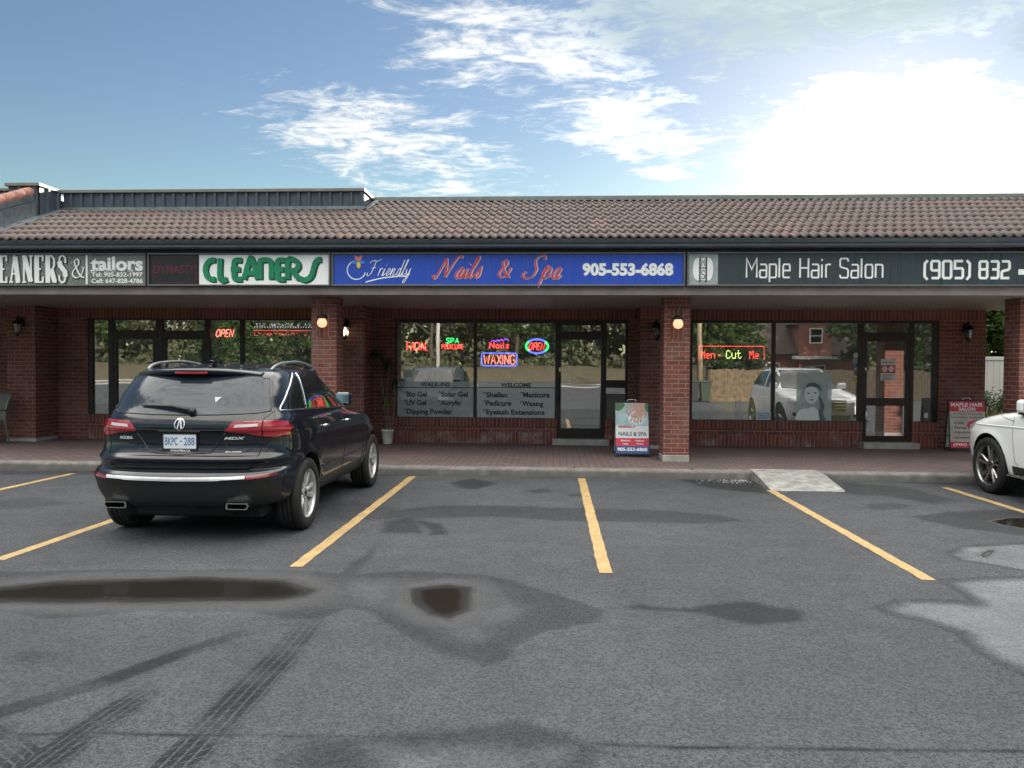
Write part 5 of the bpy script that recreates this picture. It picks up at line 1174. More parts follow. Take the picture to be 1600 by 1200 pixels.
suv = thing('parked_suv', 'glossy black SUV with tinted windows parked nose to the kerb, seen from behind', 'car', (BX, BY, 0))
body = cb.build('body', [M_CARB, M_WELL], suv)
def P(name, fn, mat, parent=None):
    q = MB(); fn(q); base = parent or suv
    # shapes are made in the car's own frame
    q.v = [(x+BX, y+BY, z) for x, y, z in q.v]
    return q.build(name, mat, base)
rear_x = lambda px, py, Y=7.0: gy(px, py, Y).x-BX
# rear window
gt = [(-.690, 1.545), (-.60, 1.572), (-.3, 1.592), (0, 1.598), (.3, 1.592), (.60, 1.572), (.690, 1.545)]; gb = [(-.775, 1.245), (-.68, 1.228), (-.35, 1.215), (0, 1.21), (.35, 1.215), (.68, 1.228), (.775, 1.245)]
rw = P('rear_window', lambda q: cb.patch(q, gt, gb, 'r', .003, 40, 14), M_TINT2)
P('window_seal', lambda q: (cb.line(q, gt, 'r', .006, .001), cb.line(q, gb, 'r', .006, .001), cb.line(q, [gt[0], gb[0]], 'r', .005, .001), cb.line(q, [gt[-1], gb[-1]], 'r', .005, .001)), M_TRIM, rw)
P('window_sticker', lambda q: cb.patch(q, [(.27, 1.375), (.335, 1.378)], [(.285, 1.33), (.29, 1.328)], 'r', .006, 6, 4), pm('sticker_pale', (.42, .50, .52), .5), rw)
def wiper(q):
    a, n = cb.hit((.085, 1.235), 'r'); b, n2 = cb.hit((-.42, 1.285), 'r'); c, n3 = cb.hit((-.1, 1.272), 'r')
    q.tube([a+n*.03, c+n3*.035, (b+c)/2+n3*.03, b+n2*.018], [.022, .018, .012, .006], 8); q.lathe([(.034, -.05), (.034, 0), (.0, .004)], a+n*.03+Vector((.01, .03, -.01)), 'Y', 14)
P('rear_wiper', wiper, M_BLK, suv)
# spoiler
def spoiler(q):
    n = 24; vs = []
    for i in range(n+1):
        t = -1+2*i/n; x = .625*t; k = 1-abs(t)**4*.35
        c, nn = cb.hit((x*.93, .74+.05*t*t), 't')
        z0 = 1.642-.045*abs(t)**2.6
        yt = .385+.20*t*t
        sec = [(c.y, c.z+.004), ((c.y+yt)/2, z0+.018), (yt+.02, z0+.006), (yt, z0-.010), (yt+.02, z0-.048), (yt+.15, z0-.058), (yt+.28, z0-.045)]
        vs += [(x, yy, zz) for yy, zz in sec]
    m = 7
    q.add(vs, [(i*m+j, (i+1)*m+j, (i+1)*m+(j+1) % m, i*m+(j+1) % m) for i in range(n) for j in range(m)]+[list(range(m)), [n*m+j for j in range(m)][::-1]], 0, True)
sp = P('spoiler', spoiler, M_CARB)
P('brake_lamp', lambda q: q.bbox(-.16, .16, .378, .41, 1.597, 1.616, .004), M_TAIL, sp)
# tail lamps
def lamp(sx):
    f = (lambda p: p) if sx > 0 else mirror_x
    inner_t = f([(.735, 1.158), (.58, 1.155), (.50, 1.152)]); inner_b = f([(.735, 1.015), (.62, 1.040), (.43, 1.068)])
    o = P('tail_lamp', lambda q: cb.patch(q, inner_t, inner_b, 'r', .010, 16, 8), M_TAIL)
    P('lamp_wing', lambda q: cb.patch(q, f([(.745, 1.158), (.84, 1.153), (.905, 1.142)]), f([(.745, 1.008), (.84, 1.000), (.925, 1.015)]), 'r', .012, 14, 8), M_TAIL, o)
    P('reversing_lens', lambda q: cb.patch(q, f([(.705, 1.130), (.52, 1.122)]), f([(.705, 1.105), (.505, 1.096)]), 'r', .014, 10, 3), M_CLR, o)
    ax = 's' if sx > 0 else 'l'
    P('lamp_side', lambda q: cb.patch(q, [(.36, 1.150), (.50, 1.125), (.56, 1.092)], [(.36, 1.014), (.48, 1.030), (.56, 1.075)], ax, .010, 12, 8), M_TAIL, o)
lamp(1); lamp(-1)
# tailgate joints, plate recess, plate
def joints(q):
    for s_ in (1, -1):
        g = [(.74, 1.16), (.742, 1.01), (.73, .86), (.715, .80), (.66, .722)]; cb.line(q, [(s_*x, z) for x, z in g], 'r', .005, -.001); cb.line(q, [(s_*.742, 1.17), (s_*.80, 1.24)], 'r', .004, -.001)
        cb.line(q, [(s_*.485, 1.068), (s_*.60, 1.036), (s_*.735, 1.004), (s_*.92, 1.000)], 'r', .005, .003)
    cb.line(q, [(-.66, .722), (.66, .722)], 'r', .009, -.001); cb.line(q, [(-.48, 1.070), (.48, 1.070)], 'r', .008, -.001)
P('tailgate_joint', joints, M_GAP)
def recess(q):
    cb.line(q, [(-.43, 1.05), (-.30, .865), (0, .842), (.30, .865), (.43, 1.05)], 'r', .007, .0)
    cb.patch(q, [(-.415, 1.058), (.415, 1.058)], [(-.285, .872), (0, .852), (.285, .872)], 'r', -.004, 20, 6, 0, .01)
P('plate_recess', recess, M_CARB)
pz0, pz1, pxc = .885, 1.035, .0; py_, pn_ = cb.hit((0, .96), 'r'); yy = py_.y-.012
pl = P('number_plate', lambda q: q.bbox(pxc-.158, pxc+.158, yy-.006, yy, pz0+.012, pz1, .003), M_PLATE)
P('plate_frame', lambda q: (q.bbox(pxc-.17, pxc+.17, yy-.004, yy+.014, pz0-.022, pz0+.014, .004), q.bbox(pxc-.17, pxc-.156, yy-.009, yy+.014, pz0, pz1+.008, .003), q.bbox(pxc+.156, pxc+.17, yy-.009, yy+.014, pz0, pz1+.008, .003), q.bbox(pxc-.17, pxc+.17, yy-.009, yy+.014, pz1-.004, pz1+.012, .003), q.bbox(-.20, .20, yy-.02, yy+.04, 1.052, 1.068, .004)), M_TRIM, pl)
def pt(q): text(q, 'BKPC', pxc-.142, pxc-.020, pz0+.045, pz1-.030, yy-.006, .002, 0, .012); text(q, '288', pxc+.040, pxc+.142, pz0+.045, pz1-.030, yy-.006, .002, 0, .012); q.box(pxc+.006, pxc+.020, yy-.008, yy-.006, .962, .976)
P('lettering', pt, M_PBLU, pl)
P('frame_lettering', lambda q: text(q, 'COLUMBIA.CA', -.09, .10, pz0-.014, pz0+.004, yy-.005, .002, 0, .02), M_LET, pl)
# badges
def badge(q):
    s = MB(); s.ribbon(arc(0, 1.125, .047, .050, 0, 360, 40)[:-1], .011, -.004, 0, closed=True); s.ribbon([(-.020, 1.082), (-.004, 1.172)], .011, -.004, 0); s.ribbon([(.020, 1.082), (.004, 1.172)], .011, -.004, 0); s.ribbon([(-.012, 1.112), (.012, 1.112)], .006, -.004, 0)
    cb.proj(q, s, 'r', .006)
P('emblem', badge, M_CHR)
def let(word, x0, x1, z0, z1, sh=.0, b=.03):
    def fn(q): s = MB(); text(s, word, x0, x1, z0, z1, 0, .003, 0, b, sh); cb.proj(q, s, 'r', .004)
    P('lettering', fn, pm('badge_silver', (.62, .63, .64), .35, .3))
let('ACURA', -.615, -.470, .980, 1.008, 0, .035); let('MDX', .415, .600, .985, 1.010, .25, .03); let('SH-AWD', .43, .575, .862, .876, .2, .03)
# bumper trims
st_ = [(-.80, .646), (-.62, .642), (-.3, .634), (0, .630), (.3, .634), (.62, .642)]
P('chrome_strip', lambda q: cb.patch(q, [(-.655, .656), (-.3, .648), (0, .644), (.3, .648), (.655, .656)], [(-.655, .630), (-.3, .620), (0, .615), (.3, .620), (.655, .632)], 'r', .010, 40, 4), pm('badge_silver', (.62, .63, .64), .35, .3))
for s_ in (1, -1):
    f = (lambda p: p) if s_ > 0 else mirror_x
    P('reflector', lambda q: cb.patch(q, f([(.665, .656), (.78, .662), (.885, .668)]), f([(.665, .624), (.78, .634), (.885, .650)]), 'r', .012, 12, 4), M_REFL)
def lower(q):
    cb.patch(q, [(-.93, .655), (-.66, .618), (0, .598), (.66, .618), (.93, .655)], [(-.87, .37), (-.6, .345), (0, .335), (.6, .345), (.87, .37)], 'r', .005, 44, 12)
P('lower_bumper', lower, M_TRIM)
for s_ in (1, -1):
    c0 = s_*.585
    def tip(q):
        o = [(c0-.105, .405), (c0+.090, .405), (c0+.108, .385), (c0+.085, .345), (c0-.100, .345), (c0-.112, .36)]
        if s_ < 0: o = [(2*c0-x, z) for x, z in o]
        n = len(o); cx = c0; cz = .375; inn = [(cx+(x-cx)*.88, cz+(z-cz)*.74) for x, z in o]
        vs = [(x, .075, z) for x, z in o]+[(x, .28, z) for x, z in o]+[(x, .075, z) for x, z in inn]+[(x, .24, z) for x, z in inn]
        q.add(vs, [(i, (i+1) % n, n+(i+1) % n, n+i) for i in range(n)]+[(i, 2*n+i, 2*n+(i+1) % n, (i+1) % n) for i in range(n)]+[(2*n+i, 3*n+i, 3*n+(i+1) % n, 2*n+(i+1) % n) for i in range(n)], 0); q.add([vs[3*n+i] for i in range(n)], [list(range(n))], 1)
    P('exhaust_tip', tip, [M_CHR, M_GAP])
P('underbody', lambda q: (q.bbox(-.72, .72, .35, 4.2, .22, .36, .03), q.tube([(-.45, .3, .33), (.45, .3, .33)], .085, 12), q.tube([(-.85, .93, .36), (.85, .93, .36)], .05, 10)), M_WELL)
# side glass and trims, both sides
for ax, s_ in (('s', 1), ('l', -1)):
    q3t = [(.66, 1.30), (.78, 1.47), (.93, 1.575), (1.02, 1.60)]; q3b = [(.66, 1.255), (.90, 1.245), (1.10, 1.238), (1.27, 1.232)]
    P('side_window', lambda q: cb.patch(q, [(.98, 1.555), (1.03, 1.582), (1.07, 1.592), (1.10, 1.596)], [(.52, 1.258), (.70, 1.252), (.88, 1.247), (1.03, 1.243)], ax, .003, 16, 12), M_TINT)
    P('side_window', lambda q: cb.patch(q, [(1.17, 1.602), (1.4, 1.618), (1.75, 1.622), (1.98, 1.615)], [(1.11, 1.240), (1.6, 1.226), (1.9, 1.214), (2.18, 1.205)], ax, .003, 24, 12), M_TINT)
    P('side_window', lambda q: cb.patch(q, [(2.07, 1.610), (2.3, 1.585), (2.55, 1.50), (2.80, 1.36)], [(2.29, 1.200), (2.6, 1.188), (2.9, 1.177), (3.10, 1.170)], ax, .003, 24, 12), M_TINT)
    P('pillar_trim', lambda q: cb.patch(q, [(1.99, 1.616), (2.07, 1.610)], [(2.19, 1.205), (2.28, 1.200)], ax, .004, 4, 10), M_TRIM)
    P('window_chrome', lambda q: cb.line(q, ([(3.16, 1.160), (2.6, 1.180), (1.9, 1.206), (1.2, 1.230)] if s_ < 0 else []) or [(3.16, 1.160), (2.6, 1.180), (1.9, 1.206), (1.2, 1.230), (.50, 1.245), (.53, 1.275), (.72, 1.42), (.92, 1.545), (1.06, 1.612), (1.35, 1.636), (1.75, 1.640), (2.05, 1.63), (2.33, 1.598), (2.6, 1.50)], ax, .008, .004, n=8), M_CHR)
    P('window_chrome', lambda q: cb.line(q, [(1.135, 1.605), (1.07, 1.24)], ax, .009, .005), M_CHR)
    def dj(q):
        cb.line(q, [(1.36, 1.23), (1.36, 1.0), (1.34, .85), (1.24, .70)], ax, .005, -.001); cb.line(q, [(2.24, 1.20), (2.27, .9), (2.25, .45)], ax, .005, -.001); cb.line(q, [(3.13, 1.165), (3.22, .95), (3.17, .45)], ax, .005, -.001)
        cb.line(q, [(1.36, .45), (3.17, .45)], ax, .005, -.001)
    P('door_joint', dj, M_GAP)
    P('side_moulding', lambda q: cb.line(q, [(1.42, .60), (2.2, .595), (3.12, .60)], ax, .012, .002, n=8), M_CARB)
    P('sill_trim', lambda q: cb.patch(q, [(1.42, .42), (3.28, .42)], [(1.42, .315), (3.28, .315)], ax, .012, 20, 4), M_TRIM)
    for ya in (1.52, 2.40):
        c, nn = cb.hit((ya, 1.03), ax)
        P('door_handle', lambda q: (q.tube([c+Vector((0, -.10, 0)), c+Vector((s_*.028, -.075, .004)), c+Vector((s_*.036, 0, .006)), c+Vector((s_*.028, .075, .004)), c+Vector((0, .10, 0))], [.012, .015, .016, .015, .012], 8)), M_CHR)
    cb_m = cb.hit((3.02, 1.24), ax)[0]
    mx = cb_m.x; mir = P('wing_mirror', lambda q: (q.bbox(min(mx+s_*.045, mx+s_*.245), max(mx+s_*.045, mx+s_*.245), 2.90, 3.04, 1.185, 1.345, .035), q.tube([(mx-s_*.05, 3.0, 1.20), (mx+s_*.10, 2.98, 1.215)], .03, 8)), M_CARB)
    mir_g, nt_ = None, None
    P('mirror_glass', lambda q: q.bbox(min(mx+s_*.062, mx+s_*.228), max(mx+s_*.062, mx+s_*.228), 2.893, 2.9, 1.205, 1.325, .003), pm('mirror_blue', (.25, .42, .50), .04, .9, .05, 5), mir)
    def rail(q):
        pts = []
        for yy_, h, xx in ((.78, .0, .64), (.88, .034, .65), (1.1, .050, .655), (1.6, .060, .655), (2.1, .050, .64), (2.38, .030, .62), (2.50, .0, .61)):
            c, nn = cb.hit((s_*xx, yy_), 't'); pts.append(c+Vector((0, 0, h)))
        q.tube(smooth_pts(pts, 5), .017, 10)
        for k in (2, 4):
            c, nn = cb.hit((pts[k].x, pts[k].y), 't'); q.tube([c, Vector(pts[k])], .018, 8)
    P('roof_rail', rail, pm('rail_silver', (.20, .21, .22), .4, .5, .1, 12))
    P('head_lamp', lambda q: cb.patch(q, [(s_*.50, .93), (s_*.86, .95)], [(s_*.46, .82), (s_*.86, .80)], 'f', .010, 14, 6), M_LAMP)
P('windscreen', lambda q: cb.patch(q, [(-.56, 1.60), (0, 1.615), (.56, 1.60)], [(-.76, 1.20), (0, 1.15), (.76, 1.20)], 'f', .003, 30, 12), M_TINT)
P('grille', lambda q: cb.patch(q, [(-.36, .88), (.36, .88)], [(-.22, .62), (0, .58), (.22, .62)], 'f', .012, 16, 8), M_RIMD)
for k in range(6):
    pass
P('roof_rib', lambda q: [cb.line(q, [(x, .95), (x*.98, 2.3)], 't', .006, .001) for x in (-.42, -.25, -.08, .08, .25, .42)], M_CARB)
P('roof_aerial', lambda q: q.tube([Vector(cb.hit((0, .92), 't')[0])+Vector((0, 0, -.01)), Vector(cb.hit((0, .90), 't')[0])+Vector((0, -.02, .05)), Vector(cb.hit((0, .85), 't')[0])+Vector((0, -.05, .065))], [.03, .018, .006], 8), M_CARB)
sk = []
for k in range(5): sk += [(72*k+14, .018, .030), (72*k-14, .018, .030)]
mt = {'tyre': M_TYRE, 'rim': M_RIM, 'disc': M_DISC, 'dark': M_WELL}
for ya in cb.axles:
    for s_ in (1, -1):
        w = wheel(suv, BX+s_*.865, BY+ya, .37, .37, .255, s_, sk, mt, .248)
# --- the white one, turned the same way; mostly its front left corner shows
WX_, WYY_ = 6.895, 7.06
lev = [(.28, .50, 4.40, .84), (.34, .18, 4.60, .91), (.42, .10, 4.66, .935), (.58, .05, 4.70, .955), (.70, .04, 4.70, .962), (.80, .12, 4.69, .965), (.89, .15, 4.63, .963), (.965, .17, 4.47, .960), (1.03, .18, 4.22, .955), (1.09, .19, 3.90, .947), (1.14, .20, 3.60, .937), (1.18, .22, 3.44, .920),
       (1.22, .25, 3.34, .90), (1.40, .34, 2.98, .82), (1.56, .47, 2.70, .745), (1.63, .60, 2.54, .69), (1.675, .75, 2.40, .63), (1.70, .95, 2.22, .56)]
lev = [(l[0], l[1], l[2]+.09, l[3]) if l[0] < 1.1 else l for l in lev]
cw = CarBody(lev, .85, 3.0, 1.10, 3.1, (.95, 3.76), .385, .387)
wv = thing('parked_suv', 'white SUV with grey alloy wheels parked before the hair salon sandwich board', 'car', (WX_, WYY_, 0))
cw.build('body', [M_CARW, M_WELL], wv, .052)
def Q(name, fn, mat, parent=None):
    q = MB(); fn(q); q.v = [(x+WX_, y+WYY_, z) for x, y, z in q.v]; return q.build(name, mat, parent or wv)
for ax, s_ in (('l', -1), ('s', 1)):
    Q('side_window', lambda q: cw.patch(q, [(.80, 1.44), (1.05, 1.60), (1.9, 1.63)], [(.66, 1.24), (1.4, 1.215), (2.1, 1.195)], ax, .003, 24, 10), M_TINT)
    Q('side_window', lambda q: cw.patch(q, [(1.98, 1.63), (2.3, 1.60), (2.75, 1.42)], [(2.2, 1.19), (2.7, 1.175), (3.1, 1.165)], ax, .003, 20, 10), M_TINT)
    Q('window_chrome', lambda q: cw.line(q, [(3.15, 1.155), (2.2, 1.180), (.60, 1.225)], ax, .007, .004), M_CHR)
    def dj(q):
        cw.line(q, [(3.17, 1.16), (3.20, .95), (3.16, .50), (3.10, .46)], ax, .004, -.001); cw.line(q, [(2.15, 1.18), (2.17, .9), (2.15, .46)], ax, .004, -.001); cw.line(q, [(3.17, 1.02), (3.35, 1.05), (3.60, 1.085)], ax, .004, -.001)
    Q('door_joint', dj, M_GAP)
    def crease(q): cw.line(q, [(.6, .93), (1.6, .955), (2.6, .955), (3.2, .945), (3.9, .93), (4.2, .92)], ax, .014, -.006, n=8)
    Q('side_crease', crease, M_CARW)
    Q('sill_trim', lambda q: cw.patch(q, [(1.45, .44), (3.22, .44)], [(1.45, .29), (3.22, .29)], ax, .012, 20, 4), M_TRIM)
    Q('running_board', lambda q: (q.bbox(min(s_*.93, s_*1.03), max(s_*.93, s_*1.03), 1.5, 3.2, .315, .345, .012)), M_STEEL)
    c = cw.hit((3.02, 1.24), ax)[0]; mx = c.x
    mi = Q('wing_mirror', lambda q: (q.bbox(min(mx+s_*.05, mx+s_*.26), max(mx+s_*.05, mx+s_*.26), 2.92, 3.07, 1.14, 1.31, .04), q.tube([(mx-s_*.05, 3.02, 1.14), (mx+s_*.12, 3.0, 1.155)], .028, 8)), M_CARW)
    Q('mirror_glass', lambda q: q.bbox(min(mx+s_*.07, mx+s_*.24), max(mx+s_*.07, mx+s_*.24), 2.912, 2.92, 1.16, 1.29, .004), M_TINT, mi)
    Q('mirror_base', lambda q: q.bbox(min(mx+s_*.05, mx+s_*.24), max(mx+s_*.05, mx+s_*.24), 2.93, 3.05, 1.118, 1.143, .008), M_TRIM, mi)
    Q('head_lamp', lambda q: cw.patch(q, [(s_*.50, .895), (s_*.72, .920), (s_*.90, .935)], [(s_*.46, .80), (s_*.70, .775), (s_*.90, .80)], 'f', .010, 16, 6), M_LAMP)
    Q('fog_lamp', lambda q: cw.patch(q, [(s_*.58, .56), (s_*.84, .58)], [(s_*.60, .47), (s_*.82, .49)], 'f', .010, 10, 4), M_TRIM)
    Q('roof_rail', lambda q: q.tube([Vector(cw.hit((s_*.60, y_), 't')[0])+Vector((0, 0, h)) for y_, h in ((.8, 0), (.95, .035), (1.6, .04), (2.2, .035), (2.42, 0))], .016, 8), M_STEEL)
Q('windscreen', lambda q: cw.patch(q, [(-.56, 1.655), (0, 1.67), (.56, 1.655)], [(-.76, 1.17), (0, 1.13), (.76, 1.17)], 'f', .003, 30, 12), M_TINT)
gr = Q('grille', lambda q: cw.patch(q, [(-.40, .90), (0, .915), (.40, .90)], [(-.36, .64), (0, .61), (.36, .64)], 'f', .010, 20, 10), M_TRIM)
for z in (.84, .775, .71): Q('grille_bar', lambda q: cw.line(q, [(-.37, z), (.37, z)], 'f', .014, .022, n=8), M_CHR, gr)
Q('emblem', lambda q: (cw.proj(q, (lambda s: (s.ribbon(arc(0, .775, .085, .085, 0, 360, 30)[:-1], .012, -.006, 0, closed=True), [s.ribbon([(0, .775), (.082*math.cos(R(a)), .775+.082*math.sin(R(a)))], .016, -.006, 0) for a in (90, 210, 330)], s)[-1])(MB()), 'f', .036)), M_CHR, gr)
Q('lower_grille', lambda q: cw.patch(q, [(-.50, .54), (.50, .54)], [(-.46, .42), (.46, .42)], 'f', .008, 16, 5), M_TRIM)
Q('number_plate', lambda q: (q.bbox(-.16, .16, 4.80, 4.82, .57, .68, .004)), M_PLATE)
Q('bonnet_joint', lambda q: [cw.line(q, [(s_*.72, 3.45), (s_*.76, 4.0), (s_*.66, 4.45), (0, 4.56)], 't', .004, -.001) for s_ in (1, -1)], M_GAP)
Q('bonnet_crease', lambda q: [cw.line(q, [(s_*.42, 3.6), (s_*.36, 4.4)], 't', .010, -.003) for s_ in (1, -1)], M_CARW)
sk = []
for k in range(5): sk += [(72*k+11+90, .014, .024), (72*k-11+90, .014, .024)]
mtw = {'tyre': M_TYRE, 'rim': [pm('alloy_grey', (.30, .295, .29), .25, .9, .2, 14)], 'disc': M_DISC, 'dark': M_WELL}
for ya in cw.axles:
    for s_ in (1, -1): wheel(wv, WX_+s_*.845, WYY_+ya, .385, .385, .26, s_, sk, mtw, .276)
# ------------------------------------------------------------------ lamps on the walls and columns
M_IRON = pm('black_iron', (.012, .012, .012), .5, .4, .2, 25); M_LGL = glassmat('lantern_glass', (.72, .74, .70), .15)
E_GLOBE = em('globe_glow', (1.0, .62, .36), .46); E_BULB = em('bulb_glow', (1.0, .86, .62), 3.0)
def lantern(label, x, y, z, lit):
    t = thing('wall_lantern', label, 'wall lamp', (x, y, z), 'carriage lanterns on the brick walls')
    yc = y-.14
    q = MB(); q.bbox(x-.045, x+.045, y-.02, y, z-.02, z+.16, .01); q.tube(smooth_pts([Vector((x, y-.01, z+.08)), Vector((x, y-.07, z+.16)), Vector((x, yc, z+.17)), Vector((x, yc, z+.13))], 4), .012, 8); q.build('bracket', M_IRON, t)
    q = MB(); q.lathe([(.105, .0), (.10, .02), (.055, .075), (.02, .10), (.02, .125), (.0, .135)], (x, yc, z+.02), 'Z', 6, 0, False); q.lathe([(.0, -.25), (.015, -.23), (.045, -.19), (.055, -.175)], (x, yc, z+.02), 'Z', 6, 0, False)
    for k in range(6):
        a = R(60*k); q.tube([(x+.092*math.cos(a), yc+.092*math.sin(a), z+.025), (x+.052*math.cos(a), yc+.052*math.sin(a), z-.155)], .006, 5)
    q.build('cage', M_IRON, t)
    q = MB(); q.lathe([(.086, .02), (.050, -.15)], (x, yc, z), 'Z', 6, 0, False); g = MB(); g.add(q.v, q.f[:-2]); g.build('glass', M_LGL, t)
    q = MB(); q.lathe([(0, -.12), (.03, -.10), (.034, -.06), (.028, -.02), (.012, .0), (.012, .02)], (x, yc, z), 'Z', 12); q.build('bulb', E_BULB if lit else pm('bulb_off', (.55, .55, .5), .3), t)
lantern('unlit black lantern on brick pilaster at the left end of the cleaners', -10.66, 14.89, 2.46, False)
lantern('lit black lantern on the pilaster between the cleaners and the nail salon', -4.05, 14.89, 2.42, True)
lantern('unlit black lantern half hidden behind the column right of the nail salon door', 1.96, 14.89, 2.42, False)
lantern('unlit black lantern on the end wall right of the hair salon', 8.083, WY-.001, 2.44, False)
for x, lab in ((-3.912, 'glowing round globe lamp on the brick column left of the nail salon window'), (2.041, 'glowing round globe lamp on the brick column right of the nail salon door')):
    z = 2.41; yb = 12.9; t = thing('globe_lamp', lab, 'wall lamp', (x, yb, z), 'globe lamps on the columns')
    q = MB(); q.lathe([(.055, .075), (.085, .085), (.085, .10), (.06, .125), (.0, .13)], (x, yb-.10, z), 'Z', 20); q.bbox(x-.05, x+.05, yb-.02, yb-.002, z+.04, z+.15, .008); q.tube([(x, yb-.01, z+.11), (x, yb-.10, z+.11)], .015, 8); q.build('fitting', M_IRON, t)
    q = MB(); q.lathe([(0, -.078), (.03, -.074), (.058, -.058), (.076, -.032), (.083, 0), (.078, .03), (.064, .058), (.05, .076)], (x, yb-.10, z), 'Z', 24); q.build('globe', E_GLOBE, t)

# ------------------------------------------------------------------ sandwich boards
def tilt(q, a, dx, dy, dz):
    c, s = math.cos(a), math.sin(a); q.v = [(x+dx, y*c+z*s+dy, z*c-y*s+dz) for x, y, z in q.v]; return q
def sandwich(label, x, y, w, h, spread, art):
    t = thing('sandwich_board', label, 'sandwich board', (x, y, .13)); A = R(13*spread/.46)
    z0 = .13
    def add(name, fn, mt, par=None, back=False):
        q = MB(); fn(q)
        if back: q.v = [(a, -b, c) for a, b, c in q.v]
        tilt(q, -A if back else A, x, y+(spread if back else 0), z0); return q.build(name, mt, par or t)
    fr = .016
    for bk in (False, True):
        add('frame', lambda q: (q.bbox(-w/2-fr, -w/2, -.012, .012, 0, h+.05, .003), q.bbox(w/2, w/2+fr, -.012, .012, 0, h+.05, .003), q.bbox(-w/2, w/2, -.012, .012, h+.03, h+.05, .003), q.bbox(-w/2, w/2, -.012, .012, .045, .065, .003)), M_BLK, None, bk)
        f = add('board', lambda q: q.box(-w/2, w/2, -.004, .004, .066, h+.03), pm('board_white', (.72, .74, .75), .4, 0, .04), None, bk)
        if not bk: face = f
    add('handle', lambda q: q.tube(smooth_pts([Vector((-.07, .0, h+.05)), Vector((-.065, 0, h+.085)), Vector((.065, 0, h+.085)), Vector((.07, 0, h+.05))], 4), .008, 6), M_STEEL)
    for s_ in (-1, 1):
        q = MB(); q.bbox(x+s_*(w/2+.008)-.004, x+s_*(w/2+.008)+.004, y+.15*spread, y+.85*spread, .42, .435, .002); q.build('spreader', M_BLK, t)
    def part(name, fn, mt): return add(name, fn, mt, face)
    art(part, w, h)
def art_nails(part, w, h):
    a, b, z0, z1 = -w/2, w/2, .066, h+.03; u = lambda f: a+(b-a)*f; v = lambda f: z1-(z1-z0)*f; y = -.0045
    part('picture', lambda q: q.box(u(0), u(1), y, -.004, v(.46), v(0)), pm('print_teal', (.40, .55, .58), .4, 0, .2, 4))
    for P_ in ([(0, 0), (.26, 0), (.30, .05), (.22, .12), (.08, .17), (0, .14)], [(.84, 0), (1, 0), (1, .20), (.92, .14)]): part('leaf', lambda q: q.prism([(u(x0), v(y0)) for x0, y0 in P_], y-.001, y), pm('print_green', (.09, .19, .09), .5))
    def fl(q):
        for k in range(7):
            an = R(51*k); cx, cz = u(.66)+.09*math.cos(an), v(.29)+.075*math.sin(an); q.prism([(cx+.075*math.cos(R(d)), cz+.06*math.sin(R(d))) for d in range(0, 360, 20)], y-.0012-.0001*k, y)
    part('flower', fl, pm('print_petal', (.66, .74, .76), .5, 0, .15, 12))
    skin = pm('print_skin', (.60, .36, .29), .5, 0, .12, 14); nail = pm('print_nail', (.42, .10, .12), .3)
    H1 = [((.62, .05), (.44, .12), (.34, .19)), ((.68, .09), (.52, .165), (.40, .235)), ((.74, .13), (.60, .20), (.49, .26)), ((.78, .17), (.67, .23), (.58, .275))]
    H2 = [((.62, .20), (.52, .29), (.47, .35)), ((.68, .22), (.60, .31), (.57, .375)), ((.74, .23), (.69, .32), (.66, .385)), ((.80, .23), (.77, .31), (.76, .365))]
    for HH, palm, th in ((H2, [(.60, .15), (.82, .14), (.86, .24), (.76, .29), (.58, .25)], [(.84, .18), (.90, .24), (.88, .30)]), (H1, [(.50, .0), (.92, .0), (.86, .14), (.74, .19), (.56, .07)], [(.55, .02), (.40, .05), (.33, .10)])):
        part('hand', lambda q: (q.prism([(u(p[0]), v(p[1])) for p in palm], y-.0022, y), [q.ribbon([(p.x, p.y) for p in smooth_pts([Vector((u(i), v(j))) for i, j in F_], 4)], .030, y-.0025-.0002*k, y) for k, F_ in enumerate(HH+[th])]), skin)
        part('nails', lambda q: [q.prism([(u(F_[-1][0])+.011*math.cos(R(d)), v(F_[-1][1])+.016*math.sin(R(d))) for d in range(0, 360, 40)], y-.0045, y) for F_ in HH], nail)
    part('lettering_red', lambda q: text(q, 'FRIENDLY', u(.09), u(.62), v(.50), v(.455), y-.002, .001, 0, .04), M_REDP)
    part('lettering', lambda q: text(q, 'NAILS & SPA', u(.09), u(.94), v(.655), v(.575), y-.001, .001, 0, .02), pm('print_navy', (.02, .05, .12), .5))
    part('red_band', lambda q: q.box(u(0), u(1), y, -.004, v(.855), v(.70)), pm('print_crimson', (.58, .04, .08), .5)); part('blue_band', lambda q: q.box(u(0), u(1), y, -.004, v(1), v(.855)), pm('print_royal', (.035, .085, .30), .5))
    def tx(q):
        text(q, 'Manicure', u(.16), u(.44), v(.765), v(.73), y-.0005, .001, 0, .02); text(q, 'Pedicure', u(.60), u(.86), v(.765), v(.73), y-.0005, .001, 0, .02); text(q, 'Nails', u(.22), u(.38), v(.83), v(.797), y-.0005, .001, 0, .02); text(q, 'Waxing', u(.62), u(.84), v(.83), v(.795), y-.0005, .001, 0, .02)
        text(q, '905-553-6868', u(.05), u(.95), v(.955), v(.885), y-.0005, .001, 0, .035)
    part('white_lettering', tx, M_LET)
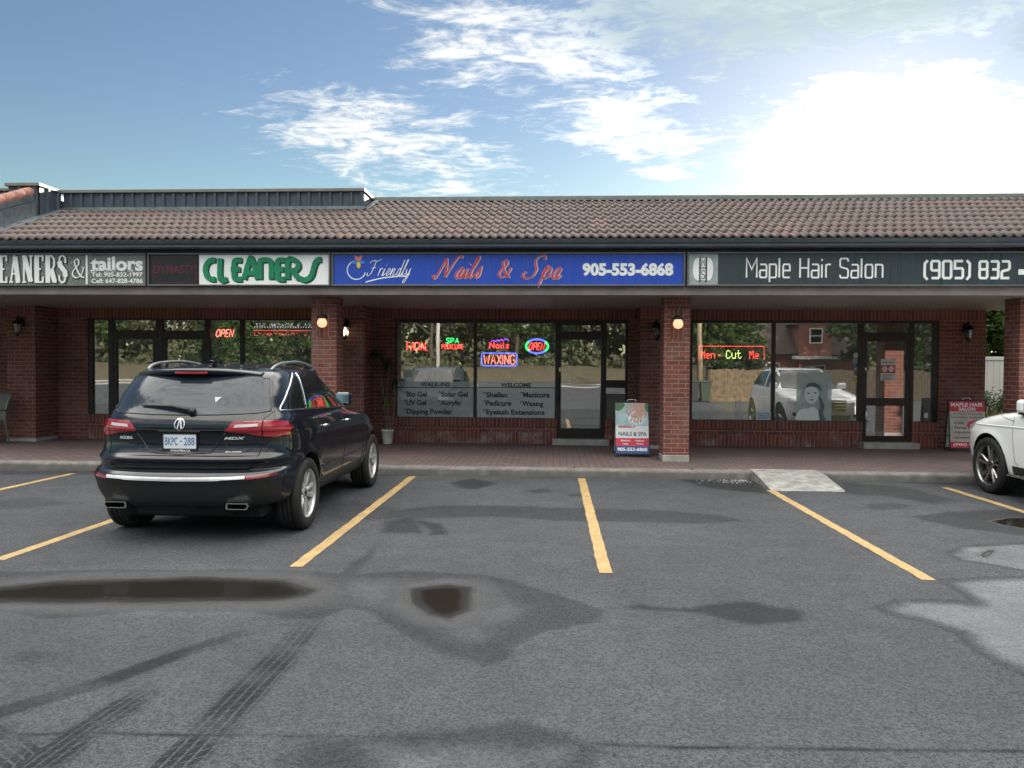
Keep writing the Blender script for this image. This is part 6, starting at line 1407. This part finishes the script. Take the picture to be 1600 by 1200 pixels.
def art_hair(part, w, h):
    a, b, z0, z1 = -w/2, w/2, .066, h+.03; u = lambda f: a+(b-a)*f; v = lambda f: z1-(z1-z0)*f; y = -.0045
    cr = pm('print_crimson', (.48, .035, .06), .5)
    part('print', lambda q: q.box(u(0), u(1), y+.0002, -.004, v(.87), v(.22)), pm('print_cream', (.50, .47, .43), .6, 0, .12, 5))
    part('red_band', lambda q: q.box(u(0), u(1), y, -.004, v(.22), v(0)), cr); part('red_band', lambda q: q.box(u(0), u(1), y, -.004, v(1), v(.87)), cr)
    def tw(q): text(q, 'MAPLE HAIR', u(.05), u(.95), v(.115), v(.035), y-.0005, .001, 0, .03); text(q, 'SALON', u(.27), u(.73), v(.205), v(.13), y-.0005, .001, 0, .03); text(q, '(905) 832', u(.08), u(.80), v(.97), v(.90), y-.0005, .001, 0, .03)
    part('white_lettering', tw, M_LET)
    def tk(q):
        text(q, 'Hi Perm, Texturing', u(.10), u(.92), v(.30), v(.255), y-.0005, .001, 0, .01); text(q, 'Formation Expertise', u(.05), u(.96), v(.37), v(.325), y-.0005, .001, 0, .01)
        for k, s_ in enumerate(('Cuts', 'Perms', 'Highlights', 'Updoes &')):
            z = .49+.108*k; text(q, s_, u(.12), u(.12+.068*len(s_)), v(z), v(z-.062), y-.0005, .001, 0, .02, .2); q.prism([(u(.06)+.008*math.cos(R(d)), v(z-.025)+.008*math.sin(R(d))) for d in range(0, 360, 45)], y-.001, y)
    part('lettering', tk, pm('print_dark', (.06, .045, .05), .5))
    part('red_disc', lambda q: q.prism([(u(.74)+w*.26*math.cos(R(d)), v(.52)+.10*math.sin(R(d))) for d in range(0, 360, 15)], y-.001, y), cr)
    part('disc_lettering', lambda q: text(q, 'OPEN', u(.57), u(.91), v(.55), v(.485), y-.0012, .001, 0, .05), M_LET)
a = gz(962, 716, .13); b = gz(1016, 716, .13)
sandwich('white sandwich board with hands photo, red and blue bands, beside nail salon door', (a.x+b.x)/2+.005, 13.42, .575, .93, .46, art_nails)
sandwich('red and cream sandwich board reading Maple Hair Salon against the end wall', 7.90, 15.05, .66, .93, .20, art_hair)

# ------------------------------------------------------------------ potted plant
PXc, PYc = -3.33, 15.28
t = thing('potted_plant', 'tall thin dracaena with bare stems in white pot by the nail salon window', 'plant', (PXc, PYc, .13))
q = MB(); q.lathe([(.088, 0), (.092, .01), (.122, .255), (.132, .258), (.132, .285), (.118, .285), (.112, .24), (0, .235)], (PXc, PYc, .13), 'Z', 30); q.build('pot', pm('pot_white', (.72, .71, .68), .4, 0, .08, 6), t)
q = MB(); q.lathe([(.113, .236), (.06, .248), (0, .25)], (PXc, PYc, .13), 'Z', 20); q.build('soil', pm('soil', (.03, .022, .016), .95, 0, .3, 40, bmp=.01), t)
rr = random.Random(11); M_LEAF = [pm('leaf_dark', (.020, .055, .020), .4, 0, .35, 9), pm('leaf_olive', (.10, .13, .035), .45, 0, .3, 9)]
M_CANE = pm('cane', (.17, .14, .095), .8, 0, .25, 30)
for (bx, by, path, n, L, mi) in ((-.05, .0, [(-.03, .45), (-.09, 1.0), (-.16, 1.50), (-.22, 1.90)], 46, .36, 0), (.02, .03, [(.03, .5), (-.03, 1.0), (.03, 1.45), (-.01, 1.68)], 44, .36, 0), (.04, -.03, [(.06, .4), (.01, .7), (-.02, .98)], 34, .30, 1), (.05, .02, [(.12, .5), (.15, .95), (.12, 1.30)], 34, .32, 0)):
    pts = smooth_pts([Vector((PXc+bx, PYc+by, .36))]+[Vector((PXc+p[0], PYc+by, .13+p[1])) for p in path], 6)
    q = MB(); q.tube(pts, [.014-.004*i/len(pts) for i in range(len(pts))], 7); s_ = q.build('stem', M_CANE, t)
    q = MB(); tp = pts[-1]
    for k in range(n):
        a = rr.random()*6.283; up = rr.uniform(-.35, 1.0); l = L*rr.uniform(.65, 1.1); d = Vector((math.cos(a), math.sin(a)*.8, 0)); wd = rr.uniform(.012, .019); base = tp-Vector((0, 0, rr.uniform(0, .16)))
        vs = []; sd_ = Vector((-d.y, d.x, 0)).normalized()
        for i in range(6):
            f = i/5; p = base+d*(l*f*(.9-.25*up))+Vector((0, 0, l*(up*f*.75-(.75)*f*f*(1-up*.35)))); ww = wd*(1-f)**.6*(.5+f*1.2 if f < .4 else 1.0)
            if p.y > WY-.03: p.y = WY-.03
            vs += [p+sd_*ww, p-sd_*ww]
        q.add(vs, [(2*i, 2*i+1, 2*i+3, 2*i+2) for i in range(5)], 0, True)
    q.build('leaves', M_LEAF[mi], s_)

# ------------------------------------------------------------------ patio chair at the left edge
cx, cy = -10.93, 14.25
t = thing('patio_chair', 'grey patio chair standing at the left edge by the brick wall', 'chair', (cx, cy, .13)); M_CH = pm('chair_grey', (.17, .18, .17), .5, .2, .12, 10); M_SL = pm('chair_sling', (.10, .11, .10), .7, 0, .1, 50)
for s_ in (-1, 1):
    q = MB(); q.tube([(cx+s_*.25, cy-.26, .13), (cx+s_*.235, cy-.22, .56)], .017, 8); q.build('leg', M_CH, t)
    q = MB(); q.tube(smooth_pts([Vector((cx+s_*.25, cy+.27, .13)), Vector((cx+s_*.24, cy+.17, .56)), Vector((cx+s_*.235, cy+.22, .85)), Vector((cx+s_*.245, cy+.34, 1.10))], 5), .018, 8); q.build('leg', M_CH, t)
    q = MB(); q.tube(smooth_pts([Vector((cx+s_*.235, cy-.22, .56)), Vector((cx+s_*.26, cy-.24, .74)), Vector((cx+s_*.265, cy-.05, .79)), Vector((cx+s_*.245, cy+.22, .77))], 5), .016, 8); q.build('armrest', M_CH, t)
q = MB(); q.bbox(cx-.235, cx+.235, cy-.25, cy+.19, .545, .57, .01); q.build('seat', M_SL, t)
q = MB(); q.add([(cx-.235, cy+.17, .60), (cx+.235, cy+.17, .60), (cx+.235, cy+.22, .85), (cx-.235, cy+.22, .85), (cx+.24, cy+.335, 1.10), (cx-.24, cy+.335, 1.10)], [(0, 1, 2, 3), (3, 2, 4, 5)]); q.tube([(cx-.245, cy+.34, 1.10), (cx+.245, cy+.34, 1.10)], .018, 8); q.build('backrest', M_SL, t)

# ------------------------------------------------------------------ things inside the shops
M_YCH = pm('yellow_shell', (.85, .66, .06), .4, 0, .12, 8)
def shellchair(name, label, x, y, rz):
    t = thing(name, label, 'chair', (x, y, .15), 'yellow chairs inside the salon')
    q = MB(); n = 14; vs = []
    for j, (z, r, dp) in enumerate(((.58, .20, .0), (.62, .25, .0), (.78, .27, .02), (.98, .26, .05), (1.08, .22, .07))):
        for i in range(n+1):
            a = R(200+140*i/n) if rz else R(20+140*i/n); vs.append((x+math.cos(a)*r, y+math.sin(a)*(r+dp), z))
    q.add(vs, [(j*(n+1)+i, j*(n+1)+i+1, (j+1)*(n+1)+i+1, (j+1)*(n+1)+i) for j in range(4) for i in range(n)], 0, True); q.build('backrest', M_YCH, t)
    q = MB(); q.lathe([(0, .47), (.22, .47), (.25, .50), (.25, .56), (.20, .59), (0, .60)], (x, y, 0), 'Z', 24); q.build('seat', M_YCH, t)
    q = MB(); q.lathe([(.0, .15), (.22, .15), (.22, .17), (.04, .19), (.03, .47)], (x, y, 0), 'Z', 20); q.build('pedestal', M_STEEL, t)
for px_, lab in ((1128, 'yellow tub chair inside the salon window beneath the message board'), (1174, 'yellow tub chair inside the salon window above the opening hours card'), (1309, 'yellow tub chair inside the salon window right of the hair poster')):
    p = gy(px_, 640, 16.12); shellchair('tub_chair', lab, p.x, p.y, 1)
a, b = gy(887, 556, 17.97), gy(924, 531, 17.97)
t = thing('wall_picture', 'dark framed picture on the partition seen through the nail salon door', 'picture', ((a.x+b.x)/2, 17.97, a.z)); q = MB(); q.bbox(a.x, b.x, 17.96, 17.99, a.z, b.z, .006); q.build('frame', M_BLK, t); q = MB(); q.box(a.x+.04, b.x-.04, 17.955, 17.96, a.z+.04, b.z-.04); q.build('picture', pm('picture_dark', (.04, .06, .08), .3, 0, .5, 6), t)
a, b = gy(144, 650, WY+.3), gy(170, 622, WY+.3)
q = MB(); rr = random.Random(2); n = 14; vs = []
for j in range(11):
    for i in range(n+1):
        f = i/n; g = j/10; r_ = 1-.7*max(0, g-.35)*(1 if f < .5 else .5); vs.append((a.x+.02+(b.x-a.x-.02)*(.5+(f-.5)*r_)+rr.uniform(-.012, .012), WY+.27+.16*math.sin(math.pi*f)*(-.3)+rr.uniform(-.03, .03), .652+g*(b.z-a.z)*(.7+.3*math.sin(f*7))+rr.uniform(-.01, .01)))
q.add(vs, [(j*(n+1)+i, j*(n+1)+i+1, (j+1)*(n+1)+i+1, (j+1)*(n+1)+i) for j in range(10) for i in range(n)], 0, False)
q.build('plastic_bag', pm('plastic_white', (.36, .42, .48), .25, 0, .3, 12), loc=((a.x+b.x)/2, WY+.3, .652), label='crumpled pale plastic bag behind the narrow glass at the left of the cleaners', cat='bag')

# ------------------------------------------------------------------ trees
def leafmat(name, a, b):
    m, nt = newmat(name); oi = node(nt, 'ShaderNodeAttribute', {'attribute_name': 'leaf'}).outputs['Fac']
    P = node(nt, 'ShaderNodeNewGeometry').outputs['Position']
    f = mth(nt, 'ADD', mth(nt, 'MULTIPLY', oi, .6), mth(nt, 'MULTIPLY', noise(nt, P, .8, 3), .5), clamp=True)
    c = mixc(nt, f, a, b)
    d = bsdf(nt, col=c, rough=.55, spec=.3); tl = node(nt, 'ShaderNodeBsdfTranslucent', None, {'Color': mixc(nt, .5, c, (.10, .16, .03))}).outputs[0]
    finish(nt, node(nt, 'ShaderNodeMixShader', None, {0: .25, 1: d, 2: tl}).outputs[0]); return m
ML1 = leafmat('foliage_green', (.018, .045, .012), (.075, .125, .035)); ML2 = leafmat('foliage_dark', (.010, .028, .012), (.040, .075, .030)); ML3 = leafmat('foliage_olive', (.050, .062, .030), (.15, .155, .085))
M_BARK = pm('bark', (.085, .070, .055), .9, 0, .3, 9, bmp=.02, bscale=14)
_tree = {}
def treemesh(kind, seed, h, leaf, n):
    """trunk with limbs, crown of leaf clumps round the limb ends"""
    rg = random.Random(seed); tr = MB(); cr = MB(); at = []
    if kind == 'conifer':
        tr.tube([(0, 0, 0), (0, 0, h*.5), (0, 0, h*.98)], [.02*h, .012*h, .002*h], 8); tips = []
        lv = int(h*3.2)
        for j in range(lv):
            z = h*(.10+.88*j/lv); rad = h*.24*(1-j/lv)**.85+.1
            for k in range(9):
                a = rg.random()*6.283; r_ = rad*rg.uniform(.35, 1.05); tips.append((Vector((math.cos(a)*r_, math.sin(a)*r_, z-r_*.22)), .16*rad+.12))
    else:
        tr.tube(smooth_pts([Vector((0, 0, 0)), Vector((.05*h*rg.uniform(-.4, .4), 0, h*.2)), Vector((.03*h*rg.uniform(-1, 1), .02*h, h*.45)), Vector((0, 0, h*.8))], 4), [.026*h-.0018*h*i for i in range(13)], 8); tips = []
        for k in range(17):
            z = h*rg.uniform(.22, .72); a = k*2.4+rg.random(); L = h*rg.uniform(.18, .36)*(1-.5*abs(z/h-.45)); e = Vector((math.cos(a)*L, math.sin(a)*L, z+L*rg.uniform(.25, .85))); s0 = Vector((0, 0, z)); mid = s0.lerp(e, .5)+Vector((0, 0, L*.12)); tr.tube([s0, mid, e], [.009*h, .006*h, .002*h], 6)
            for j in range(5): tips.append((s0.lerp(e, rg.uniform(.4, 1.1))+Vector((rg.gauss(0, .06), rg.gauss(0, .06), rg.gauss(.02, .06)))*h, h*rg.uniform(.055, .10)))
        for j in range(10): tips.append((Vector((rg.gauss(0, .09), rg.gauss(0, .09), rg.uniform(.62, .96)))*h, h*rg.uniform(.05, .09)))
    for i in range(n):
        c, r_ = tips[i % len(tips)]
        d = Vector((rg.gauss(0, 1), rg.gauss(0, 1), rg.gauss(0, .75))); d = d.normalized()*r_*rg.random()**.45
        p = c+d; s_ = leaf*rg.uniform(.6, 1.35); u = Vector((rg.gauss(0, 1), rg.gauss(0, 1), rg.gauss(0, .6))).normalized(); w = u.cross(Vector((rg.gauss(0, 1), rg.gauss(0, 1), rg.gauss(0, 1)))).normalized()
        b = len(cr.v); cr.v += [tuple(p-u*s_), tuple(p+w*s_*.5), tuple(p+u*s_), tuple(p-w*s_*.5)]; cr.f.append([b, b+1, b+2, b+3]); cr.m.append(0); cr.sm.append(False); at.append(rg.random())
    return tr, cr, at
def tree(name, label, group, x, y, z, kind, seed, h, leaf, n, mt):
    key = (kind, seed, h)
    t = thing(name, label, 'tree', (x, y, z), group)
    if key not in _tree:
        tr, cr, at = treemesh(kind, seed, h, leaf, n); a = tr.build('trunk', M_BARK, None); b = cr.build('crown', mt, None); A = b.data.attributes.new('leaf', 'FLOAT', 'FACE'); A.data.foreach_set('value', at)
        _tree[key] = (a, b)
    else:
        a, b = [o.copy() for o in _tree[key]]; COL.objects.link(a); COL.objects.link(b)
    a.parent = t; b.parent = t; a.location = (0, 0, 0); b.location = (0, 0, 0)
    return t
# beyond the passage at the right
bk = MB(); n = 16; vs = []
for j in range(9):
    for i in range(n+1):
        X = 8.6+i*.9; Yy = 15.8+j*.95; vs.append((X, Yy, .118+.45*max(0, min(1, (Yy-16.6)/5))+.02*math.sin(i*2.1+j)))
bk.add(vs, [(j*(n+1)+i, j*(n+1)+i+1, (j+1)*(n+1)+i+1, (j+1)*(n+1)+i) for j in range(8) for i in range(n)], 0, True); bk.build('lawn', M_GRASS, kind='structure')
bd = MB(); vs = []
for j in range(5):
    for i in range(n+1): vs.append((9+i*.8, 20.2+j*.4, .46+.08*math.sin(j*.8)+.02*math.sin(i*3+j*2)))
bd.add(vs, [(j*(n+1)+i, j*(n+1)+i+1, (j+1)*(n+1)+i+1, (j+1)*(n+1)+i) for j in range(4) for i in range(n)], 0, True); bd.build('flower_bed', pm('mulch', (.10, .085, .06), .95, 0, .4, 12, bmp=.03, bscale=25), kind='structure')
rr = random.Random(8); g = MB(); at = []
for i in range(5200):
    X = rr.uniform(9, 16); Yy = rr.uniform(19.9, 21.7) if i % 3 else rr.uniform(16.4, 20); z = .118+.45*max(0, min(1, (Yy-16.6)/5)); hh = rr.uniform(.08, .34) if i % 3 else rr.uniform(.03, .07); a = rr.random()*6.3; l = rr.uniform(-.12, .12)
    g.add([(X, Yy, z), (X+.02*math.cos(a), Yy+.02*math.sin(a), z), (X+l, Yy+l*.5, z+hh)], [(0, 1, 2)])
g.build('ground_cover', pm('dry_stalks', (.15, .15, .075), .8, 0, .45, 5), kind='stuff')
def bush(label, x, y, z, s, seed, mt, n=900):
    rg = random.Random(seed); t = thing('shrub', label, 'shrub', (x, y, z)); cr = MB(); st = MB(); at = []
    for k in range(9):
        a = k*.7+rg.random(); e = Vector((math.cos(a)*s*.45, math.sin(a)*s*.45, s*rg.uniform(.55, 1.0))); st.tube([(x, y, z), (x+e.x, y+e.y, z+e.z)], [.014*s, .004*s], 5)
        for i in range(n//9):
            p = Vector((x, y, z))+e*rg.uniform(.45, 1.08)+Vector((rg.gauss(0, .09), rg.gauss(0, .09), rg.gauss(0, .09)))*s; u = Vector((rg.gauss(0, 1), rg.gauss(0, 1), rg.gauss(0, .6))).normalized()*.055*s; w = u.cross(Vector((rg.gauss(0, 1), rg.gauss(0, 1), 1))).normalized()*.024*s
            cr.add([p-u, p+w, p+u, p-w], [(0, 1, 2, 3)]); at.append(rg.random())
    st.build('stems', M_BARK, t); o = cr.build('foliage', mt, t); A = o.data.attributes.new('leaf', 'FLOAT', 'FACE'); A.data.foreach_set('value', at)
p = gy(1553, 622, 20.6); bush('dark shrub in the flower bed before the pale vinyl fence', p.x, 20.6, .45, .78, 3, ML2)
t = thing('vinyl_fence', 'pale grey vinyl privacy fence behind the flower bed at the right', 'fence', (12, 22.2, .4)); M_VIN = pm('vinyl', (.42, .42, .41), .5, 0, .06, 2)
x = 9.2
while x < 17:
    q = MB(); q.bbox(x-.06, x+.06, 22.14, 22.26, .3, 2.10, .01); q.lathe([(.09, 2.10), (.09, 2.13), (0, 2.18)], (x, 22.2, 0), 'Z', 4, 0, False); q.build('post', M_VIN, t)
    q = MB()
    for k in range(11): q.bbox(x+.065+k*.170, x+.065+k*.170+.166, 22.18, 22.22, .42, 2.0, .006)
    q.bbox(x+.06, x+1.94, 22.16, 22.24, 1.96, 2.06, .008); q.bbox(x+.06, x+1.94, 22.16, 22.24, .38, .48, .008); q.build('panel', M_VIN, t); x += 2.0
for i, (x, y, h, sd_) in enumerate(((13.0, 24.6, 4.6, 1), (15.6, 26, 5.0, 2), (20.5, 34, 7.0, 1), (17.4, 29, 5.6, 2), (16.6, 36, 7.6, 3))):
    tree('broadleaf_tree', ['bushy dark green tree just behind the pale fence, nearest the end wall', 'broad green tree behind the fence beside the right column', 'tall tree standing farther back beyond the pale fence', 'tree at the far right hidden by the column', 'tree filling the back of the gap behind the end wall'][i], 'trees behind the vinyl fence', x, y, .2, 'broad', 20+i, h, .12, 13000, (ML1, ML2)[i % 2])

# ------------------------------------------------------------------ the far side of the lot, seen mirrored in the windows
q = MB(); q.add([(-120, -46, -.03), (120, -46, -.03), (120, -36, -.03), (-120, -36, -.03)], [(0, 1, 2, 3)]); q.build('road', pm('road_asphalt', (.12, .12, .12), .8, 0, .15, .6), kind='structure')
q = MB(); q.box(-120, 120, -36, -34.6, -.1, .06); q.box(-120, 120, -47.6, -46, -.1, .06); q.build('pavement', M_CONC, kind='structure')
q = MB(); vs = []; nxx = 60
for j in range(9):
    for i in range(nxx+1): vs.append((-120+i*4, -47.6-j*2.2, -.02+1.9*(1-math.cos(min(1, j/7)*math.pi))/2+.15*math.sin(i*1.3+j)))
q.add(vs, [(j*(nxx+1)+i, j*(nxx+1)+i+1, (j+1)*(nxx+1)+i+1, (j+1)*(nxx+1)+i) for j in range(8) for i in range(nxx)], 0, True); q.build('bank', M_DRY, kind='structure')
far = [(-74, -70, 15, 'broad', 1), (-60, -66, 13, 'broad', 2), (-52, -72, 16, 'broad', 3), (-42, -66, 13, 'conifer', 4), (-35, -68, 14, 'broad', 1), (-28, -73, 16, 'broad', 2), (-22, -66, 12, 'conifer', 5), (-16, -69, 14, 'broad', 3), (-10, -74, 17, 'broad', 1), (-5, -67, 12, 'broad', 2), (1, -70, 15, 'conifer', 4), (6, -73, 16, 'broad', 3), (12, -67, 14, 'broad', 1), (18, -70, 16, 'broad', 2), (24, -68, 14, 'conifer', 5), (31, -71, 16, 'broad', 3), (39, -68, 14, 'broad', 1), (48, -70, 16, 'broad', 2),
       (-30, -33.5, 7.5, 'conifer', 6), (-26, -33, 8.5, 'broad', 7), (-21.5, -33.6, 7, 'conifer', 6), (-17.5, -33.2, 8, 'broad', 7), (11, -24, 9, 'broad', 7), (13.8, -27, 10, 'conifer', 8), (23.2, -27, 10, 'broad', 9), (26.5, -25, 9, 'conifer', 8), (30, -27, 10, 'broad', 9), (8.2, -28, 8, 'conifer', 6), (34, -22, 9, 'broad', 7), (16.6, -40, 10, 'conifer', 8), (25, -42, 10, 'broad', 9)]
FM = {1: ML3, 2: ML1, 3: ML3, 4: ML2, 5: ML2, 6: ML2, 7: ML1, 8: ML2, 9: ML2}
HH = {1: 15, 2: 14, 3: 16, 4: 13, 5: 13, 6: 7.5, 7: 8.5, 8: 10, 9: 10}
for (x, y, h, k, sd_) in far:
    far_ = y < -50
    tree('conifer_tree' if k == 'conifer' else 'broadleaf_tree', ('conifer' if k == 'conifer' else 'leafy tree')+(' on the bank across the road, mirrored in the shop windows' if far_ else ' at the far edge of the lot, mirrored in the shop windows'), ('conifers' if k == 'conifer' else 'leafy trees')+(' across the road' if far_ else ' at the edge of the lot'), x, y, 1.5 if far_ else 0, k, sd_, HH[sd_], .34 if far_ else .2, 5200 if far_ else 7000, FM[sd_])
# poles
def pole(name, label, x, y, h, r0, r1, mt, arm):
    t = thing(name, label, 'pole', (x, y, 0)); q = MB(); q.tube([(x, y, -.05), (x, y, h)], [r0, r1], 14); q.build('shaft', mt, t)
    if arm:
        q = MB(); q.tube(smooth_pts([Vector((x, y, h-.3)), Vector((x+.5, y, h+.3)), Vector((x+1.8, y, h+.45))], 5), .04, 8); q.bbox(x+1.7, x+2.4, y-.12, y+.12, h+.38, h+.52, .03); q.build('lamp_arm', M_STEEL, t)
    else:
        q = MB(); q.bbox(x-.9, x+.9, y-.05, y+.05, h-.6, h-.48, .01); q.build('crossarm', mt, t)
pole('street_lamp', 'pale concrete street lamp mirrored in the nail salon window', -7.6, -19, 9, .17, .09, pm('pole_concrete', (.50, .49, .46), .8, 0, .1, 4), True)
pole('utility_pole', 'weathered wooden utility pole mirrored in the salon window', 8.6, -14.5, 9, .17, .11, pm('pole_wood', (.33, .27, .17), .85, 0, .2, 6), False)
# board fence and bins
t = thing('board_fence', 'pale weathered board fence beside the bins, mirrored in the salon window', 'fence', (10.7, -8.6, 0)); mw = pm('fence_wood', (.17, .125, .075), .85, 0, .35, 5, bmp=.004, bscale=20)
q = MB(); rr = random.Random(3); x = 8.0
while x < 13.4:
    w = rr.uniform(.13, .16); q.box(x, x+w, -8.62, -8.60+rr.uniform(0, .02), 0, 1.62+rr.uniform(-.05, .05)); x += w+.008
q.build('boards', mw, t); q = MB()
for z in (.4, 1.3): q.box(8, 13.4, -8.70, -8.622, z, z+.09)
q.build('rails', mw, t)
t = thing('board_fence', 'brown board fence running on behind the pale one, coloured darker for its shade, mirrored in the salon window', 'fence', (24, -10.6, 0)); md_ = pm('fence_shaded', (.055, .040, .028), .85, 0, .35, 5, bmp=.004, bscale=20)  # shade on the farther run is put into a darker wood colour
q = MB(); x = 13.5
while x < 36:
    w = rr.uniform(.13, .16); q.box(x, x+w, -10.62, -10.60+rr.uniform(0, .02), 0, 1.62+rr.uniform(-.05, .05)); x += w+.008
q.build('boards', md_, t); q = MB()
for z in (.4, 1.3): q.box(13.5, 36, -10.70, -10.622, z, z+.09)
q.build('rails', md_, t)
for x, c in ((7.1, (.012, .016, .022)), (7.72, (.02, .04, .028))):
    t = thing('wheelie_bin', 'dark wheeled bin beside the wooden fence' if c[0] < .015 else 'green wheeled bin beside the wooden fence', 'bin', (x, -8.3, 0)); mb_ = pm('bin_%d' % int(x*10), c, .5)
    q = MB(); b0, b1 = .22, .28; q.add([(x-b0, -8.3-b0, .06), (x+b0, -8.3-b0, .06), (x+b0, -8.3+b0, .06), (x-b0, -8.3+b0, .06), (x-b1, -8.3-b1, 1.0), (x+b1, -8.3-b1, 1.0), (x+b1, -8.3+b1, 1.0), (x-b1, -8.3+b1, 1.0)], [(0, 1, 2, 3), (4, 5, 6, 7), (0, 1, 5, 4), (1, 2, 6, 5), (2, 3, 7, 6), (3, 0, 4, 7)]); q.build('body', mb_, t)
    q = MB(); q.bbox(x-.31, x+.31, -8.61, -7.99, 1.0, 1.07, .02); q.build('lid', mb_, t)
    for s_ in (-1, 1): q = MB(); q.lathe([(.1, -.03), (.1, .03)], (x+s_*.25, -8.52, .1), 'X', 16); q.build('wheel', M_BLK, t)
# brick house across the fence
hx, hy = 20.6, -33.0
t = thing('brick_house', 'brick house with brown roof and white framed gable window mirrored in the salon window', 'house', (hx, hy, 0)); mh = brick('house_brick', .22, .075, .5, tone=1.5); mr = pm('shingles', (.060, .048, .042), .9, 0, .3, 4)
q = MB(); q.box(hx-4, hx+4, hy-8, hy, -.1, 3.0); g0, g1 = hx-.6, hx+1.9; gm = (g0+g1)/2
q.add([(g0, hy+.6, -.1), (g1, hy+.6, -.1), (g1, hy+.6, 5.6), (gm, hy+.6, 6.9), (g0, hy+.6, 5.6), (g0, hy-2, -.1), (g1, hy-2, -.1), (g1, hy-2, 5.6), (gm, hy-2, 6.9), (g0, hy-2, 5.6)], [(0, 1, 2, 3, 4), (0, 4, 9, 5), (1, 6, 7, 2)]); q.build('wall', mh, t)
q = MB(); q.add([(hx-4.5, hy+.5, 2.9), (hx+4.5, hy+.5, 2.9), (hx+3.2, hy-4, 7.0), (hx-3.2, hy-4, 7.0), (hx-4.5, hy-8.4, 2.9), (hx+4.5, hy-8.4, 2.9)], [(0, 1, 2, 3), (3, 2, 5, 4), (0, 3, 4), (1, 5, 2)]); q.add([(g0-.3, hy+.8, 5.4), (gm, hy+.8, 7.05), (g1+.3, hy+.8, 5.4), (g0-.3, hy-3, 5.4), (gm, hy-4, 7.05), (g1+.3, hy-3, 5.4)], [(0, 1, 4, 3), (1, 2, 5, 4)]); q.build('roof', mr, t)
for wx_, wy_, wz, ww, wh in ((.65, .6, 3.75, .95, 1.3), (-2.6, 0, .9, 1.2, 1.3), (.65, .6, .7, 1.5, 1.3)):
    a, y0 = hx+wx_, hy+wy_; q = MB(); f = .09
    q.box(a-ww/2, a+ww/2, y0, y0+.05, wz, wz+f); q.box(a-ww/2, a+ww/2, y0, y0+.05, wz+wh-f, wz+wh); q.box(a-ww/2, a-ww/2+f, y0, y0+.05, wz+f, wz+wh-f); q.box(a+ww/2-f, a+ww/2, y0, y0+.05, wz+f, wz+wh-f); q.box(a-ww/2+f, a+ww/2-f, y0, y0+.05, wz+wh/2-.04, wz+wh/2+.04); w_ = q.build('window', M_WHITE, t)
    q = MB(); q.box(a-ww/2+f, a+ww/2-f, y0, y0+.02, wz+f, wz+wh-f); q.build('pane', M_TINT, w_)
q = MB(); q.box(hx-1.2, hx+2.6, hy+.62, hy+1.7, 2.5, 2.72); q.build('porch_roof', M_WHITE, t)
# far wood behind the single trees, one dense mass
rg = random.Random(77); cr = MB(); at = []
for i in range(15000):
    x = rg.uniform(-110, 80); top = 9+2.5*math.sin(x*.21)+1.5*math.sin(x*.57+1)
    z = 1.5+top*rg.random()**.9; y = -82+rg.gauss(0, 2.2)+(3 if rg.random() < .4 else 0)
    p = Vector((x, y, z)); s_ = rg.uniform(.45, .95); u = Vector((rg.gauss(0, 1), rg.gauss(0, .6), rg.gauss(0, 1))).normalized(); w = u.cross(Vector((rg.gauss(0, 1), rg.gauss(0, 1), rg.gauss(0, 1)))).normalized()
    cr.add([p-u*s_, p+w*s_*.6, p+u*s_, p-w*s_*.6], [(0, 1, 2, 3)]); at.append(rg.random())
for i in range(5000):
    x = rg.uniform(-110, 80); p = Vector((x, -64+rg.gauss(0, 1.2), 1.7+rg.random()**1.4*(2.2+1.2*math.sin(x*.5)))); s_ = rg.uniform(.25, .5); u = Vector((rg.gauss(0, 1), rg.gauss(0, .6), rg.gauss(0, 1))).normalized(); w = u.cross(Vector((rg.gauss(0, 1), rg.gauss(0, 1), rg.gauss(0, 1)))).normalized()
    cr.add([p-u*s_, p+w*s_*.6, p+u*s_, p-w*s_*.6], [(0, 1, 2, 3)]); at.append(rg.random())
o = cr.build('far_wood', ML3, kind='stuff'); A = o.data.attributes.new('leaf', 'FLOAT', 'FACE'); A.data.foreach_set('value', at)
# dry leaves and grit blown over the lot
rg = random.Random(31); q = MB()
for i in range(110):
    y = rg.uniform(3.2, 11.6); x = rg.uniform(-.7, .7)*y; s_ = rg.uniform(.004, .013); a = rg.random()*6.283
    q.add([(x+math.cos(a+k*1.57)*s_*(1 if k % 2 else .5), y+math.sin(a+k*1.57)*s_*(1 if k % 2 else .5), .006+.012*rg.random()*(k % 2)) for k in range(4)], [(0, 1, 2), (0, 2, 3)], i % 3)
q.build('leaf_litter', [pm('litter_dark', (.03, .028, .024), .9), pm('litter_brown', (.10, .07, .04), .9), pm('litter_grey', (.14, .13, .12), .9)], kind='stuff')
